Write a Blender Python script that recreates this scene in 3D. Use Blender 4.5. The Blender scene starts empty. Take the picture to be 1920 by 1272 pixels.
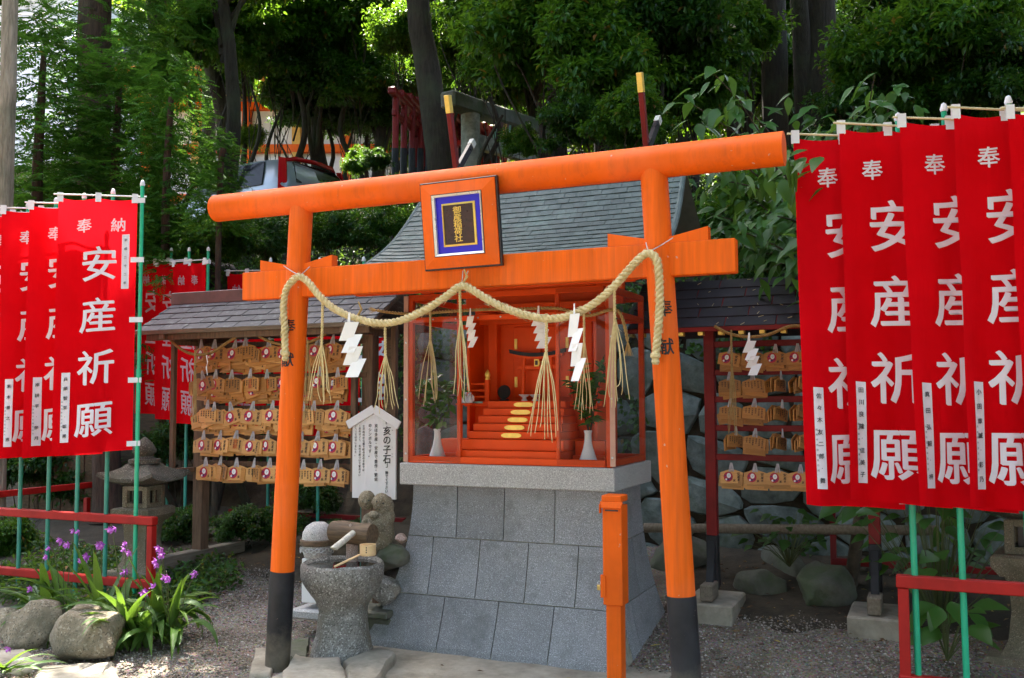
import bpy, bmesh, math, random
import numpy as np
from mathutils import Matrix, Vector, noise as mnoise
random.seed(7)
RNG = np.random.default_rng(11)
R = math.radians
sc = bpy.context.scene
COL = sc.collection

# ------------------------------------------------------------------ camera
CAMP = Vector((2.3892, -4.7439, 1.6)); YAW, PIT, ROL, FPX = .4157, .0624, -.0041, 1797.34
_fw = Vector((-math.sin(YAW)*math.cos(PIT), math.cos(YAW)*math.cos(PIT), math.sin(PIT)))
_rt = Vector((math.cos(YAW), math.sin(YAW), 0)); _up = _rt.cross(_fw)
_r2 = math.cos(ROL)*_rt + math.sin(ROL)*_up; _u2 = -math.sin(ROL)*_rt + math.cos(ROL)*_up
cam = bpy.data.cameras.new('camera'); camo = bpy.data.objects.new('camera', cam); COL.objects.link(camo)
camo.matrix_world = Matrix(((_r2.x, _u2.x, -_fw.x, CAMP.x), (_r2.y, _u2.y, -_fw.y, CAMP.y), (_r2.z, _u2.z, -_fw.z, CAMP.z), (0, 0, 0, 1)))
cam.sensor_width = 36; cam.lens = FPX/1920*36; cam.clip_start = .05; cam.clip_end = 600
sc.camera = camo

# ------------------------------------------------------------------ sky, sun, exposure
SUN = Vector((-.30, .42, 1.0)).normalized()          # towards the sun: high, over the wooded hill behind the shrine
w = bpy.data.worlds.new('World'); sc.world = w; w.use_nodes = True
nt = w.node_tree; bg = nt.nodes['Background']
sky = nt.nodes.new('ShaderNodeTexSky'); sky.sky_type = 'NISHITA'; sky.sun_disc = False
sky.sun_elevation = math.asin(SUN.z); sky.sun_rotation = math.atan2(SUN.x, SUN.y)
sky.air_density = 1.0; sky.dust_density = 4.0; sky.ozone_density = .5
nt.links.new(sky.outputs[0], bg.inputs[0]); bg.inputs[1].default_value = .15
sl = bpy.data.lights.new('sun', 'SUN'); sl.energy = 4.6; sl.angle = R(.53); sl.color = (1, .95, .86)
slo = bpy.data.objects.new('sun', sl); COL.objects.link(slo); slo.location = (0, 0, 30)
slo.rotation_euler = SUN.to_track_quat('Z', 'Y').to_euler()
vs = sc.view_settings; vs.view_transform = 'Standard'; vs.look = 'None'; vs.gamma = 1; vs.exposure = 3.02
vs.use_white_balance = True; vs.white_balance_temperature = 6700; vs.white_balance_tint = 9
sc.render.engine = 'CYCLES'
cy = sc.cycles; cy.use_denoising = True; cy.max_bounces = 7; cy.diffuse_bounces = 3; cy.glossy_bounces = 3
cy.transmission_bounces = 5; cy.transparent_max_bounces = 10; cy.sample_clamp_indirect = 6; cy.caustics_reflective = False; cy.caustics_refractive = False

# ------------------------------------------------------------------ helpers
def at(px, py, X=None, Y=None, Z=None, D=None):
    """the real point seen at that picture position on the plane X=, Y= or Z= (or at camera depth D)"""
    d = _fw + _r2*((px-960)/FPX) - _u2*((py-636)/FPX)
    if D is not None: t = D
    elif X is not None: t = (X-CAMP.x)/d.x
    elif Y is not None: t = (Y-CAMP.y)/d.y
    else: t = (Z-CAMP.z)/d.z
    return CAMP + d*t

def wmat(o):
    m = o.matrix_basis.copy()
    if o.parent: m = wmat(o.parent) @ o.matrix_parent_inverse @ m
    return m

def tag(o, label=None, cat=None, group=None, kind=None):
    if label: o['label'] = label
    if cat: o['category'] = cat
    if group: o['group'] = group
    if kind: o['kind'] = kind
    return o

def link(name, me, parent=None, local=False, mat=None, M=None):
    o = bpy.data.objects.new(name, me); COL.objects.link(o)
    if parent:
        o.parent = parent
        if not local: o.matrix_parent_inverse = wmat(parent).inverted()
    if M is not None: o.matrix_basis = M
    return o

def empty(name, loc=(0, 0, 0), rz=0, label=None, cat=None, group=None, parent=None):
    o = bpy.data.objects.new(name, None); COL.objects.link(o); o.empty_display_size = .1
    o.location = loc; o.rotation_euler = (0, 0, rz)
    if parent:
        o.parent = parent; o.matrix_parent_inverse = wmat(parent).inverted()
    tag(o, label, cat, group)
    return o

def copy_tree(o, parent=None):
    c = o.copy(); COL.objects.link(c)
    if parent: c.parent = parent
    for ch in list(o.children): copy_tree(ch, c)
    return c

def frame_rot(d, up=Vector((0, 0, 1))):
    d = Vector(d).normalized()
    if abs(d.dot(up)) > .98: up = Vector((1, 0, 0))
    x = up.cross(d).normalized(); y = d.cross(x)
    return x, y, d

class MB:
    def __init__(s): s.v = []; s.f = []
    def add(s, V, F):
        k = len(s.v); s.v.extend(tuple(p) for p in V); s.f.extend(tuple(i+k for i in f) for f in F); return s
    def box(s, c, d, bev=.004, rz=0, M=None):
        hx, hy, hz = d[0]/2, d[1]/2, d[2]/2; b = min(bev, hx*.45, hy*.45, hz*.45)
        V = []; idx = {}
        for sx in (-1, 1):
            for sy in (-1, 1):
                for sz in (-1, 1):
                    idx[sx, sy, sz] = len(V)
                    V += [(sx*hx, sy*(hy-b), sz*(hz-b)), (sx*(hx-b), sy*hy, sz*(hz-b)), (sx*(hx-b), sy*(hy-b), sz*hz)]
        F = []
        for a in range(3):
            o1, o2 = [(1, 2), (0, 2), (0, 1)][a]
            for sg in (-1, 1):
                q = []
                for e1, e2 in ((-1, -1), (1, -1), (1, 1), (-1, 1)):
                    k = [0, 0, 0]; k[a] = sg; k[o1] = e1; k[o2] = e2; q.append(idx[tuple(k)]+a)
                F.append(q)
            for e1 in (-1, 1):
                for e2 in (-1, 1):
                    k0 = [0, 0, 0]; k1 = [0, 0, 0]; k0[a] = -1; k1[a] = 1
                    for k in (k0, k1): k[o1] = e1; k[o2] = e2
                    i0, i1 = idx[tuple(k0)], idx[tuple(k1)]
                    F.append([i0+o1, i1+o1, i1+o2, i0+o2])
        for k, i in idx.items(): F.append([i, i+1, i+2])
        if M is None: M = Matrix.Translation(c) @ Matrix.Rotation(rz, 4, 'Z')
        return s.add([M @ Vector(p) for p in V], F)
    def bar(s, a, b, wd, ht, bev=.003, up=Vector((0, 0, 1))):
        a, b = Vector(a), Vector(b); x, y, d = frame_rot(b-a, up); c = (a+b)/2
        M = Matrix(((x.x, y.x, d.x, c.x), (x.y, y.y, d.y, c.y), (x.z, y.z, d.z, c.z), (0, 0, 0, 1)))
        return s.box(None, (wd, ht, (b-a).length), bev, M=M)
    def tube(s, pts, r, n=8, cap=True):
        pts = [Vector(p) for p in pts]; N = len(pts)
        rr = r if isinstance(r, (list, tuple)) else [r]*N
        V = []; F = []; x = None
        for i, p in enumerate(pts):
            t = (pts[min(i+1, N-1)] - pts[max(i-1, 0)])
            if t.length < 1e-9: t = Vector((0, 0, 1))
            t.normalize()
            if x is None: x, y, _ = frame_rot(t)
            else:
                x = x - t*x.dot(t)
                if x.length < 1e-6: x, y, _ = frame_rot(t)
                x.normalize(); y = t.cross(x)
            for k in range(n):
                a = 2*math.pi*k/n; V.append(p + (x*math.cos(a)+y*math.sin(a))*rr[i])
        for i in range(N-1):
            for k in range(n):
                F.append((i*n+k, i*n+(k+1) % n, (i+1)*n+(k+1) % n, (i+1)*n+k))
        if cap:
            F.append(tuple(range(n))[::-1]); F.append(tuple((N-1)*n+k for k in range(n)))
        return s.add(V, F)
    def lathe(s, prof, n=24, c=(0, 0, 0), rot=0, M=None):
        V = []; F = []; m = len(prof)
        for r, z in prof:
            for k in range(n):
                a = rot+2*math.pi*k/n; V.append(Vector((r*math.cos(a), r*math.sin(a), z)))
        for i in range(m-1):
            for k in range(n):
                F.append((i*n+k, i*n+(k+1) % n, (i+1)*n+(k+1) % n, (i+1)*n+k))
        F.append(tuple(range(n))[::-1]); F.append(tuple((m-1)*n+k for k in range(n)))
        M = M or Matrix.Translation(c)
        return s.add([M @ p for p in V], F)
    def prism(s, poly, M, depth):
        """2-D outline (x, z) pushed depth along local y (from -depth/2 to depth/2)"""
        n = len(poly)
        V = [M @ Vector((x, -depth/2, z)) for x, z in poly] + [M @ Vector((x, depth/2, z)) for x, z in poly]
        F = [tuple(range(n)), tuple(range(n, 2*n))[::-1]] + [(i, i+n, (i+1) % n+n, (i+1) % n) for i in range(n)]
        return s.add(V, F)
    def grid(s, fn, nu, nv):
        V = [fn(i/nu, j/nv) for j in range(nv+1) for i in range(nu+1)]
        F = [(j*(nu+1)+i, j*(nu+1)+i+1, (j+1)*(nu+1)+i+1, (j+1)*(nu+1)+i) for j in range(nv) for i in range(nu)]
        return s.add(V, F)
    def jitter(s, amp, scale, seed=0):
        o = Vector((seed*13.1, seed*7.7, seed*3.3)); out = []
        for p in s.v:
            q = Vector(p); out.append(tuple(q + mnoise.noise_vector(q*scale+o)*amp))
        s.v = out; return s
    def mesh(s, name, smooth=False, recalc=True, angle=None):
        me = bpy.data.meshes.new(name); me.from_pydata(s.v, [], s.f)
        if recalc:
            bm = bmesh.new(); bm.from_mesh(me); bmesh.ops.recalc_face_normals(bm, faces=bm.faces); bm.to_mesh(me); bm.free()
        if smooth:
            me.polygons.foreach_set('use_smooth', [True]*len(me.polygons))
            if angle:
                try: me.set_sharp_from_angle(angle=R(angle))
                except Exception: pass
        me.update(); return me
    def build(s, name, mat, parent=None, smooth=False, local=False, angle=40, recalc=True):
        me = s.mesh(name, smooth, recalc, angle)
        if mat: me.materials.append(mat)
        return link(name, me, parent, local)

def np_mesh(name, V, F, mat=None):
    """fast mesh from numpy arrays (F of equal-length faces)"""
    me = bpy.data.meshes.new(name); V = np.asarray(V, np.float32); F = np.asarray(F, np.int32); k = F.shape[1]
    me.vertices.add(len(V)); me.vertices.foreach_set('co', V.ravel())
    me.loops.add(F.size); me.loops.foreach_set('vertex_index', F.ravel())
    me.polygons.add(len(F)); me.polygons.foreach_set('loop_start', np.arange(0, F.size, k, dtype=np.int32))
    try: me.polygons.foreach_set('loop_total', np.full(len(F), k, np.int32))
    except Exception: pass
    me.update(calc_edges=True); me.validate()
    if mat: me.materials.append(mat)
    return me

# ------------------------------------------------------------------ materials
class NT:
    def __init__(s, name):
        s.m = bpy.data.materials.new(name); s.m.use_nodes = True; s.t = s.m.node_tree; s.n = s.t.nodes
        s.b = s.n['Principled BSDF']; s.out = s.n['Material Output']
    def new(s, ty, **k):
        n = s.n.new(ty)
        for a, v in k.items(): setattr(n, a, v)
        return n
    def lk(s, a, b): s.t.links.new(a, b)
    def coord(s, world=False):
        if world: return s.new('ShaderNodeNewGeometry').outputs['Position']
        return s.new('ShaderNodeTexCoord').outputs['Object']
    def noise(s, scale, detail=4, rough=.55, vec=None, world=True):
        n = s.new('ShaderNodeTexNoise'); n.inputs['Scale'].default_value = scale; n.inputs['Detail'].default_value = detail; n.inputs['Roughness'].default_value = rough
        s.lk(vec if vec is not None else s.coord(world), n.inputs['Vector']); return n.outputs['Fac']
    def ramp(s, fac, stops):
        r = s.new('ShaderNodeValToRGB'); e = r.color_ramp.elements
        while len(e) > 1: e.remove(e[-1])
        e[0].position = stops[0][0]; e[0].color = (*stops[0][1], 1)
        for p, c in stops[1:]: k = e.new(p); k.color = (*c, 1)
        s.lk(fac, r.inputs['Fac']); return r.outputs['Color']
    def mix(s, fac, a, b, mode='MIX'):
        m = s.new('ShaderNodeMix', data_type='RGBA', blend_type=mode)
        if isinstance(fac, (int, float)): m.inputs[0].default_value = fac
        else: s.lk(fac, m.inputs[0])
        for i, c in ((6, a), (7, b)):
            if isinstance(c, tuple): m.inputs[i].default_value = (*c, 1)
            else: s.lk(c, m.inputs[i])
        return m.outputs[2]
    def math(s, op, a, b=0.):
        m = s.new('ShaderNodeMath', operation=op)
        for i, c in ((0, a), (1, b)):
            if isinstance(c, (int, float)): m.inputs[i].default_value = c
            else: s.lk(c, m.inputs[i])
        return m.outputs[0]
    def bump(s, h, strength=.3, dist=.01):
        b = s.new('ShaderNodeBump'); b.inputs['Strength'].default_value = strength; b.inputs['Distance'].default_value = dist
        s.lk(h, b.inputs['Height']); s.lk(b.outputs[0], s.b.inputs['Normal'])
    def col(s, c):
        if isinstance(c, tuple): s.b.inputs['Base Color'].default_value = (*c, 1)
        else: s.lk(c, s.b.inputs['Base Color'])
    def set(s, **k):
        for a, v in k.items():
            i = s.b.inputs[a.replace('_', ' ')]
            if isinstance(v, (int, float, tuple)): i.default_value = v
            else: s.lk(v, i)
        return s
    def rand(s): return s.new('ShaderNodeObjectInfo').outputs['Random']
    def island(s): return s.new('ShaderNodeNewGeometry').outputs['Random Per Island']

def paint(name, c, rough=.4, var=.12, scale=6, bump=.05, bscale=60, spec=.5, objvar=0., stretch=None, wear=0, dirt=0):
    t = NT(name); vec = t.coord(True)
    if stretch:
        mp = t.new('ShaderNodeMapping'); mp.inputs['Scale'].default_value = stretch; t.lk(vec, mp.inputs['Vector']); vec = mp.outputs[0]
    f = t.noise(scale, 5, .6, vec)
    d = tuple(x*(1-var*1.6) for x in c); l = tuple(min(1, x*(1+var)) for x in c)
    k = t.ramp(f, [(.3, d), (.7, l)])
    if objvar:
        hv = t.new('ShaderNodeHueSaturation'); t.lk(k, hv.inputs['Color'])
        mr = t.new('ShaderNodeMapRange'); mr.inputs[3].default_value = 1-objvar; mr.inputs[4].default_value = 1+objvar
        t.lk(t.rand(), mr.inputs[0]); t.lk(mr.outputs[0], hv.inputs['Value']); k = hv.outputs[0]
    if wear:                                              # sun-bleached bands, grey runs, small chips down to the primer
        mp = t.new('ShaderNodeMapping'); mp.inputs['Scale'].default_value = (26, 26, 1.6); t.lk(t.coord(True), mp.inputs['Vector'])
        k = t.mix(t.ramp(t.noise(1.0, 6, .7, mp.outputs[0]), [(.50, (0, 0, 0)), (.74, (wear, wear, wear))]), k, tuple(x*.62+.015 for x in c))
        k = t.mix(t.ramp(t.noise(1.3, 5, .6), [(.5, (0, 0, 0)), (.8, (wear*.7, wear*.7, wear*.7))]), k, tuple(min(1, x*.9+.10) for x in c))
        k = t.mix(t.ramp(t.noise(34, 3, .5), [(.735, (0, 0, 0)), (.75, (wear, wear, wear))]), k, (.55, .42, .34))
    if dirt:
        sp_ = t.new('ShaderNodeSeparateXYZ'); t.lk(t.coord(True), sp_.inputs[0]); hgt_ = t.math('ADD', sp_.outputs[2], t.math('MULTIPLY', t.noise(9, 5, .7), .5))
        k = t.mix(t.ramp(hgt_, [(.26, (dirt, dirt, dirt)), (.55, (0, 0, 0))]), k, (.17, .14, .10))
    t.col(k); t.set(Roughness=t.math('ADD', t.math('MULTIPLY', t.noise(scale*2.3, 3), .2), rough-.1))
    t.b.inputs['Specular IOR Level'].default_value = spec
    if bump: t.bump(t.noise(bscale, 4, .6, vec), bump, .004)
    return t.m

def stone(name, c1, c2, scale=9, speck=None, rough=.85, bump=.5, bscale=40, moss=0, moss_c=(.06, .085, .035), objvar=.12):
    t = NT(name); f = t.noise(scale, 8, .65); k = t.ramp(f, [(.3, c1), (.7, c2)])
    if speck:
        g = t.noise(speck[0], 2, .6); k = t.mix(t.ramp(g, [(.36, (1, 1, 1)), (.44, (0, 0, 0))]), k, speck[1]); k = t.mix(t.ramp(t.noise(speck[0]*.8, 2, .5), [(.56, (0, 0, 0)), (.66, (1, 1, 1))]), k, speck[2])
    if moss:
        g = t.noise(3.5, 6, .7); k = t.mix(t.ramp(g, [(.55-moss*.2, (0, 0, 0)), (.72-moss*.2, (.8, .8, .8))]), k, moss_c)
    if objvar:
        hv = t.new('ShaderNodeHueSaturation'); t.lk(k, hv.inputs['Color'])
        mr = t.new('ShaderNodeMapRange'); mr.inputs[3].default_value = 1-objvar; mr.inputs[4].default_value = 1+objvar
        t.lk(t.rand(), mr.inputs[0]); t.lk(mr.outputs[0], hv.inputs['Value']); k = hv.outputs[0]
    t.col(k); t.set(Roughness=rough); t.bump(t.noise(bscale, 8, .7), bump, .012)
    return t.m

def wood(name, c1, c2, axis=(1, 1, 8), rough=.7, bump=.25, objvar=.1):
    t = NT(name); mp = t.new('ShaderNodeMapping'); mp.inputs['Scale'].default_value = axis; t.lk(t.coord(False), mp.inputs['Vector'])
    f = t.noise(6, 6, .65, mp.outputs[0]); k = t.ramp(f, [(.28, c1), (.72, c2)])
    hv = t.new('ShaderNodeHueSaturation'); t.lk(k, hv.inputs['Color'])
    mr = t.new('ShaderNodeMapRange'); mr.inputs[3].default_value = 1-objvar; mr.inputs[4].default_value = 1+objvar
    t.lk(t.rand(), mr.inputs[0]); t.lk(mr.outputs[0], hv.inputs['Value']); t.col(hv.outputs[0])
    t.set(Roughness=rough); t.bump(t.noise(14, 5, .6, mp.outputs[0]), bump, .004)
    return t.m

def leafmat(name, dark, light, trans=.35, tcol=None, rough=.42, spec=.4, brown=0., tint=.5):
    rough = rough+.02; spec = spec*.8
    """leaf: glossy face, light coming through it, every leaf its own shade"""
    t = NT(name); r = t.island(); k = t.ramp(r, [(0, dark), (.75, light), (1, tuple(min(1, x*1.25) for x in light))])
    g = t.noise(.9, 3); k = t.mix(t.math('MULTIPLY', g, tint), k, dark)
    if brown: k = t.mix(t.ramp(t.math('FRACT', t.math('MULTIPLY', r, 37.7)), [(1-brown-.001, (0, 0, 0)), (1-brown, (1, 1, 1))]), k, (.23, .12, .03))
    t.col(k); t.set(Roughness=rough); t.b.inputs['Specular IOR Level'].default_value = spec
    tr = t.new('ShaderNodeBsdfTranslucent')
    tc = t.mix(.55, k, tcol or tuple(min(1, x*2.6) for x in light)); t.lk(tc, tr.inputs['Color'])
    ms = t.new('ShaderNodeMixShader'); ms.inputs[0].default_value = trans
    t.lk(t.b.outputs[0], ms.inputs[1]); t.lk(tr.outputs[0], ms.inputs[2]); t.lk(ms.outputs[0], t.out.inputs['Surface'])
    return t.m

M = {}
M['orange'] = paint('vermilion_paint', (.84, .125, .004), .55, .10, 3, .10, 30, spec=.2, wear=.6)
M['orange_grain'] = paint('vermilion_on_wood', (.84, .13, .004), .58, .12, 2.2, .25, 10, spec=.2, stretch=(14, 2, .6), wear=.65)
M['red_orange'] = paint('shrine_vermilion', (.80, .075, .004), .5, .07, 4, .04, spec=.25)
M['redpaint'] = paint('fence_red', (.42, .014, .010), .5, .16, 5, .1, spec=.25)
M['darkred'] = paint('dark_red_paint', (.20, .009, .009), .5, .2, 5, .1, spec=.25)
M['black'] = paint('black_base_paint', (.014, .014, .017), .5, .4, 7, .25, 45, spec=.3, wear=.3, dirt=.8)
M['blackedge'] = paint('black_lacquer', (.012, .006, .008), .3, .2)
M['ink'] = paint('ink', (.012, .012, .016), .6, .1, bump=0)
M['white'] = paint('white_paint', (.78, .78, .78), .45, .04, 3, 0)
M['board_white'] = paint('notice_board_white', (.62, .62, .64), .5, .06, 3, .05)
M['paper'] = paint('white_paper', (.85, .85, .86), .75, .03, 5, .03)
M['blue'] = paint('blue_mat', (.012, .004, .62), .35, .05, bump=0)
M['silver'] = paint('silver_frame', (.72, .70, .64), .3, .06); M['silver'].node_tree.nodes['Principled BSDF'].inputs['Metallic'].default_value = .5
M['gold'] = paint('gold', (.92, .62, .13), .34, .1, 20, .1); M['gold'].node_tree.nodes['Principled BSDF'].inputs['Metallic'].default_value = .35
M['brownplate'] = paint('brown_plate', (.035, .006, .004), .3, .3, 20)
M['green_pole'] = paint('green_pole', (.012, .42, .22), .35, .1, 5, .04, objvar=.12)
M['teal_pole'] = paint('teal_pole', (.03, .30, .22), .4, .2, 5, .05, objvar=.15)
M['granite'] = stone('grey_granite', (.185, .19, .20), (.245, .25, .26), 5, (260, (.06, .062, .07), (.46, .47, .50)), .6, .12, 160, moss=.10, moss_c=(.12, .125, .125), objvar=.16)
M['granite_pale'] = stone('pale_granite', (.36, .355, .345), (.43, .42, .41), 5, (240, (.09, .09, .09), (.66, .65, .63)), .7, .08, 200, objvar=0)
M['mortar'] = stone('mortar', (.17, .165, .13), (.36, .345, .28), 20, rough=.95, objvar=0)
M['roughstone'] = stone('carved_stone', (.12, .112, .098), (.32, .305, .28), 14, (110, (.07, .068, .06), (.46, .45, .42)), .85, 1.0, 45, moss=.2, moss_c=(.11, .09, .045))
M['boulder'] = stone('boulder', (.12, .095, .06), (.28, .23, .155), 9, (70, (.07, .06, .04), (.36, .32, .24)), .9, 1.0, 13, moss=.3, moss_c=(.085, .08, .05))
M['darkstone'] = stone('dark_mossy_stone', (.06, .06, .045), (.14, .14, .11), 5, None, .9, .6, 22, moss=.45)  # dark stone tone with broad moss patches
M['wallstone'] = stone('wall_stone', (.06, .08, .072), (.20, .24, .22), 9, None, .88, .9, 16, moss=.2, moss_c=(.07, .10, .06), objvar=.22)
t_ = M['wallstone'].node_tree; _b = t_.nodes['Principled BSDF']; _src = _b.inputs['Base Color'].links[0].from_socket; _h = NT.__new__(NT); _h.m = M['wallstone']; _h.t = t_; _h.n = t_.nodes; _h.b = _b
_h.col(_h.mix(_h.ramp(_h.noise(5, 7, .75), [(.58, (0, 0, 0)), (.66, (.65, .65, .65))]), _src, (.17, .21, .19)))
M['lantern'] = stone('lantern_stone', (.12, .10, .065), (.28, .235, .16), 14, (180, (.07, .06, .045), (.38, .33, .24)), .9, .6, 50, moss=.3, moss_c=(.09, .085, .05))
M['lantern_cap'] = stone('mossy_lantern_cap', (.032, .030, .022), (.10, .092, .07), 12, (150, (.04, .04, .03), (.22, .21, .17)), .92, .7, 40, moss=.5, moss_c=(.045, .05, .028))
M['pinkstone'] = stone('pink_stone', (.34, .23, .19), (.5, .38, .33), 20, (160, (.2, .14, .12), (.6, .5, .45)), .85, .3, 60)
M['concrete'] = stone('pale_concrete', (.20, .175, .135), (.40, .36, .285), 6, None, .92, .4, 40, moss=.12, moss_c=(.16, .14, .10))
M['straw'] = wood('straw', (.48, .36, .14), (.78, .65, .36), (3, 3, 3), .7, .15)
M['straw_old'] = wood('old_straw', (.27, .16, .05), (.50, .34, .13), (3, 3, 3), .8, .3)
M['rope'] = wood('thick_rope', (.42, .32, .13), (.74, .63, .36), (6, 6, 6), .72, .25, 0)
M['rope_brown'] = wood('brown_rope', (.17, .085, .018), (.36, .19, .05), (6, 6, 6), .75, .3)
M['bamboo'] = wood('bamboo_rod', (.55, .46, .25), (.74, .66, .42), (2, 2, 2), .45, .05)
M['bamboo_grey'] = wood('weathered_bamboo', (.40, .385, .33), (.62, .60, .53), (8, 8, 1), .5, .1)
M['woodbrown'] = wood('weathered_brown_wood', (.07, .038, .022), (.19, .11, .065), (9, 9, 1), .75, .4)
M['wooddark'] = wood('dark_log', (.045, .028, .016), (.17, .11, .06), (1, 9, 9), .7, .6)
M['woodgrey'] = wood('grey_wood', (.12, .095, .07), (.25, .21, .155), (9, 1, 9), .85, .4)
M['ema'] = wood('tablet_wood', (.52, .25, .075), (.70, .38, .13), (1.2, 1, 14), .6, .08, .22)
M['ema_aged'] = wood('aged_tablet_wood', (.36, .145, .032), (.54, .25, .065), (1.2, 1, 14), .6, .08, .25)
M['ladle'] = wood('ladle_wood', (.60, .40, .20), (.76, .56, .32), (2, 2, 6), .6, .05)
M['purple'] = paint('purple_print', (.10, .02, .12), .6, .1, bump=0)
M['pinkred'] = paint('crimson_print', (.50, .015, .05), .6, .1, bump=0)
M['orange_print'] = paint('faded_orange_print', (.62, .13, .03), .6, .3, bump=0)
M['string'] = paint('white_string', (.52, .49, .50), .9, .2, 30, .2, 200)
M['white_tab'] = paint('white_tab', (.78, .77, .80), .8, .05, 8, .1, 200)
M['porcelain'] = paint('porcelain', (.76, .77, .80), .12, .03, bump=0)
M['water'] = NT('basin_water').set(Base_Color=(.02, .025, .025, 1), Roughness=.04).m
M['steel'] = NT('steel').set(Base_Color=(.55, .55, .55, 1), Roughness=.3, Metallic=.9).m
M['brass'] = NT('brass').set(Base_Color=(.5, .36, .12, 1), Roughness=.35, Metallic=.8).m
M['verdigris'] = paint('verdigris', (.16, .34, .28), .6, .2, 20)
M['ground_dark'] = stone('dark_soil', (.025, .019, .011), (.075, .058, .036), 7, None, 1, .8, 30, objvar=0)

def glassmat(name, tint, refl=1.0, haze=.05):
    t = NT(name); tr = t.new('ShaderNodeBsdfTransparent'); tr.inputs[0].default_value = (*tint, 1)
    gl = t.new('ShaderNodeBsdfGlossy'); gl.inputs['Roughness'].default_value = .03
    df = t.new('ShaderNodeBsdfDiffuse'); df.inputs[0].default_value = (.5, .5, .5, 1)
    fr = t.new('ShaderNodeFresnel'); fr.inputs[0].default_value = 1.5
    m1 = t.new('ShaderNodeMixShader'); m1.inputs[0].default_value = haze; t.lk(tr.outputs[0], m1.inputs[1]); t.lk(df.outputs[0], m1.inputs[2])
    m2 = t.new('ShaderNodeMixShader'); t.lk(t.math('MULTIPLY', fr.outputs[0], refl), m2.inputs[0]); t.lk(m1.outputs[0], m2.inputs[1]); t.lk(gl.outputs[0], m2.inputs[2])
    t.lk(m2.outputs[0], t.out.inputs['Surface']); return t.m
M['acrylic'] = glassmat('acrylic_sheet', (.92, .92, .92), .2, .005)
M['acrylic_edge'] = paint('acrylic_edge', (.50, .27, .20), .35, .1)
M['carglass'] = NT('car_glass').set(Base_Color=(.006, .008, .009, 1), Roughness=.12, Specular_IOR_Level=.12).m

def slatemat(name, c1, c2, blot, blotc, objvar=.16):
    t = NT(name); k = t.ramp(t.noise(10, 6, .6), [(.3, c1), (.7, c2)])
    k = t.mix(t.ramp(t.noise(blot, 7, .7), [(.56, (0, 0, 0)), (.68, (.7, .7, .7))]), k, blotc)
    hv = t.new('ShaderNodeHueSaturation'); t.lk(k, hv.inputs['Color'])
    mr = t.new('ShaderNodeMapRange'); mr.inputs[3].default_value = 1-objvar; mr.inputs[4].default_value = 1+objvar
    t.lk(t.rand(), mr.inputs[0]); t.lk(mr.outputs[0], hv.inputs['Value']); t.col(hv.outputs[0])
    t.set(Roughness=.62); t.bump(t.noise(60, 6, .7), .35, .004); return t.m
M['slate'] = slatemat('green_slate', (.045, .068, .064), (.088, .118, .112), 3, (.12, .18, .16))
M['slate_rack'] = slatemat('brown_slate', (.042, .038, .044), (.085, .078, .085), 14, (.18, .21, .20))
M['slate_right'] = slatemat('dark_board', (.015, .011, .016), (.032, .026, .034), 6, (.03, .03, .03))
M['copper'] = paint('brown_copper', (.11, .05, .045), .4, .2, 8)

t = NT('red_cloth'); _c = t.ramp(t.noise(5, 4), [(.3, (.66, .0015, .006)), (.7, (.76, .002, .008))]); t.col(_c); t.set(Roughness=.9); t.b.inputs['Specular IOR Level'].default_value = .05
_mp = t.new('ShaderNodeMapping'); _mp.inputs['Scale'].default_value = (7, 7, 1.3); t.lk(t.coord(True), _mp.inputs['Vector'])
t.bump(t.math('ADD', t.noise(1.0, 5, .55, _mp.outputs[0]), t.math('MULTIPLY', t.noise(600, 2), .04)), .55, .05)
_tr = t.new('ShaderNodeBsdfTranslucent'); _tr.inputs[0].default_value = (.8, .01, .02, 1); _ms = t.new('ShaderNodeMixShader'); _ms.inputs[0].default_value = .3
t.lk(t.b.outputs[0], _ms.inputs[1]); t.lk(_tr.outputs[0], _ms.inputs[2]); t.lk(_ms.outputs[0], t.out.inputs['Surface']); M['redcloth'] = t.m
M['cloth_white'] = paint('white_print_on_cloth', (.74, .70, .76), .8, .05, 8, .05, 400)
M['cloth_pink'] = paint('print_showing_through_cloth', (.50, .28, .33), .8, .05, 8, .05, 400)

# gravel ground
t = NT('gravel_ground'); v1 = t.new('ShaderNodeTexVoronoi'); v1.inputs['Scale'].default_value = 95; t.lk(t.coord(True), v1.inputs['Vector'])
k = t.mix(.55, t.ramp(t.noise(60, 4), [(.3, (.15, .12, .09)), (.7, (.31, .265, .22))]), v1.outputs['Color'], 'SOFT_LIGHT')
k = t.mix(t.ramp(t.noise(1.7, 6, .7), [(.42, (0, 0, 0)), (.62, (.75, .75, .75))]), k, (.075, .05, .03))
t.col(k); t.set(Roughness=.95); t.bump(v1.outputs['Distance'], .8, .01); M['gravel'] = t.m
t = NT('pebble'); k = t.ramp(t.island(), [(0, (.09, .07, .05)), (.5, (.23, .195, .16)), (.85, (.34, .30, .26)), (1, (.52, .49, .45))]); t.col(k); t.set(Roughness=.85); M['pebble'] = t.m

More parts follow.
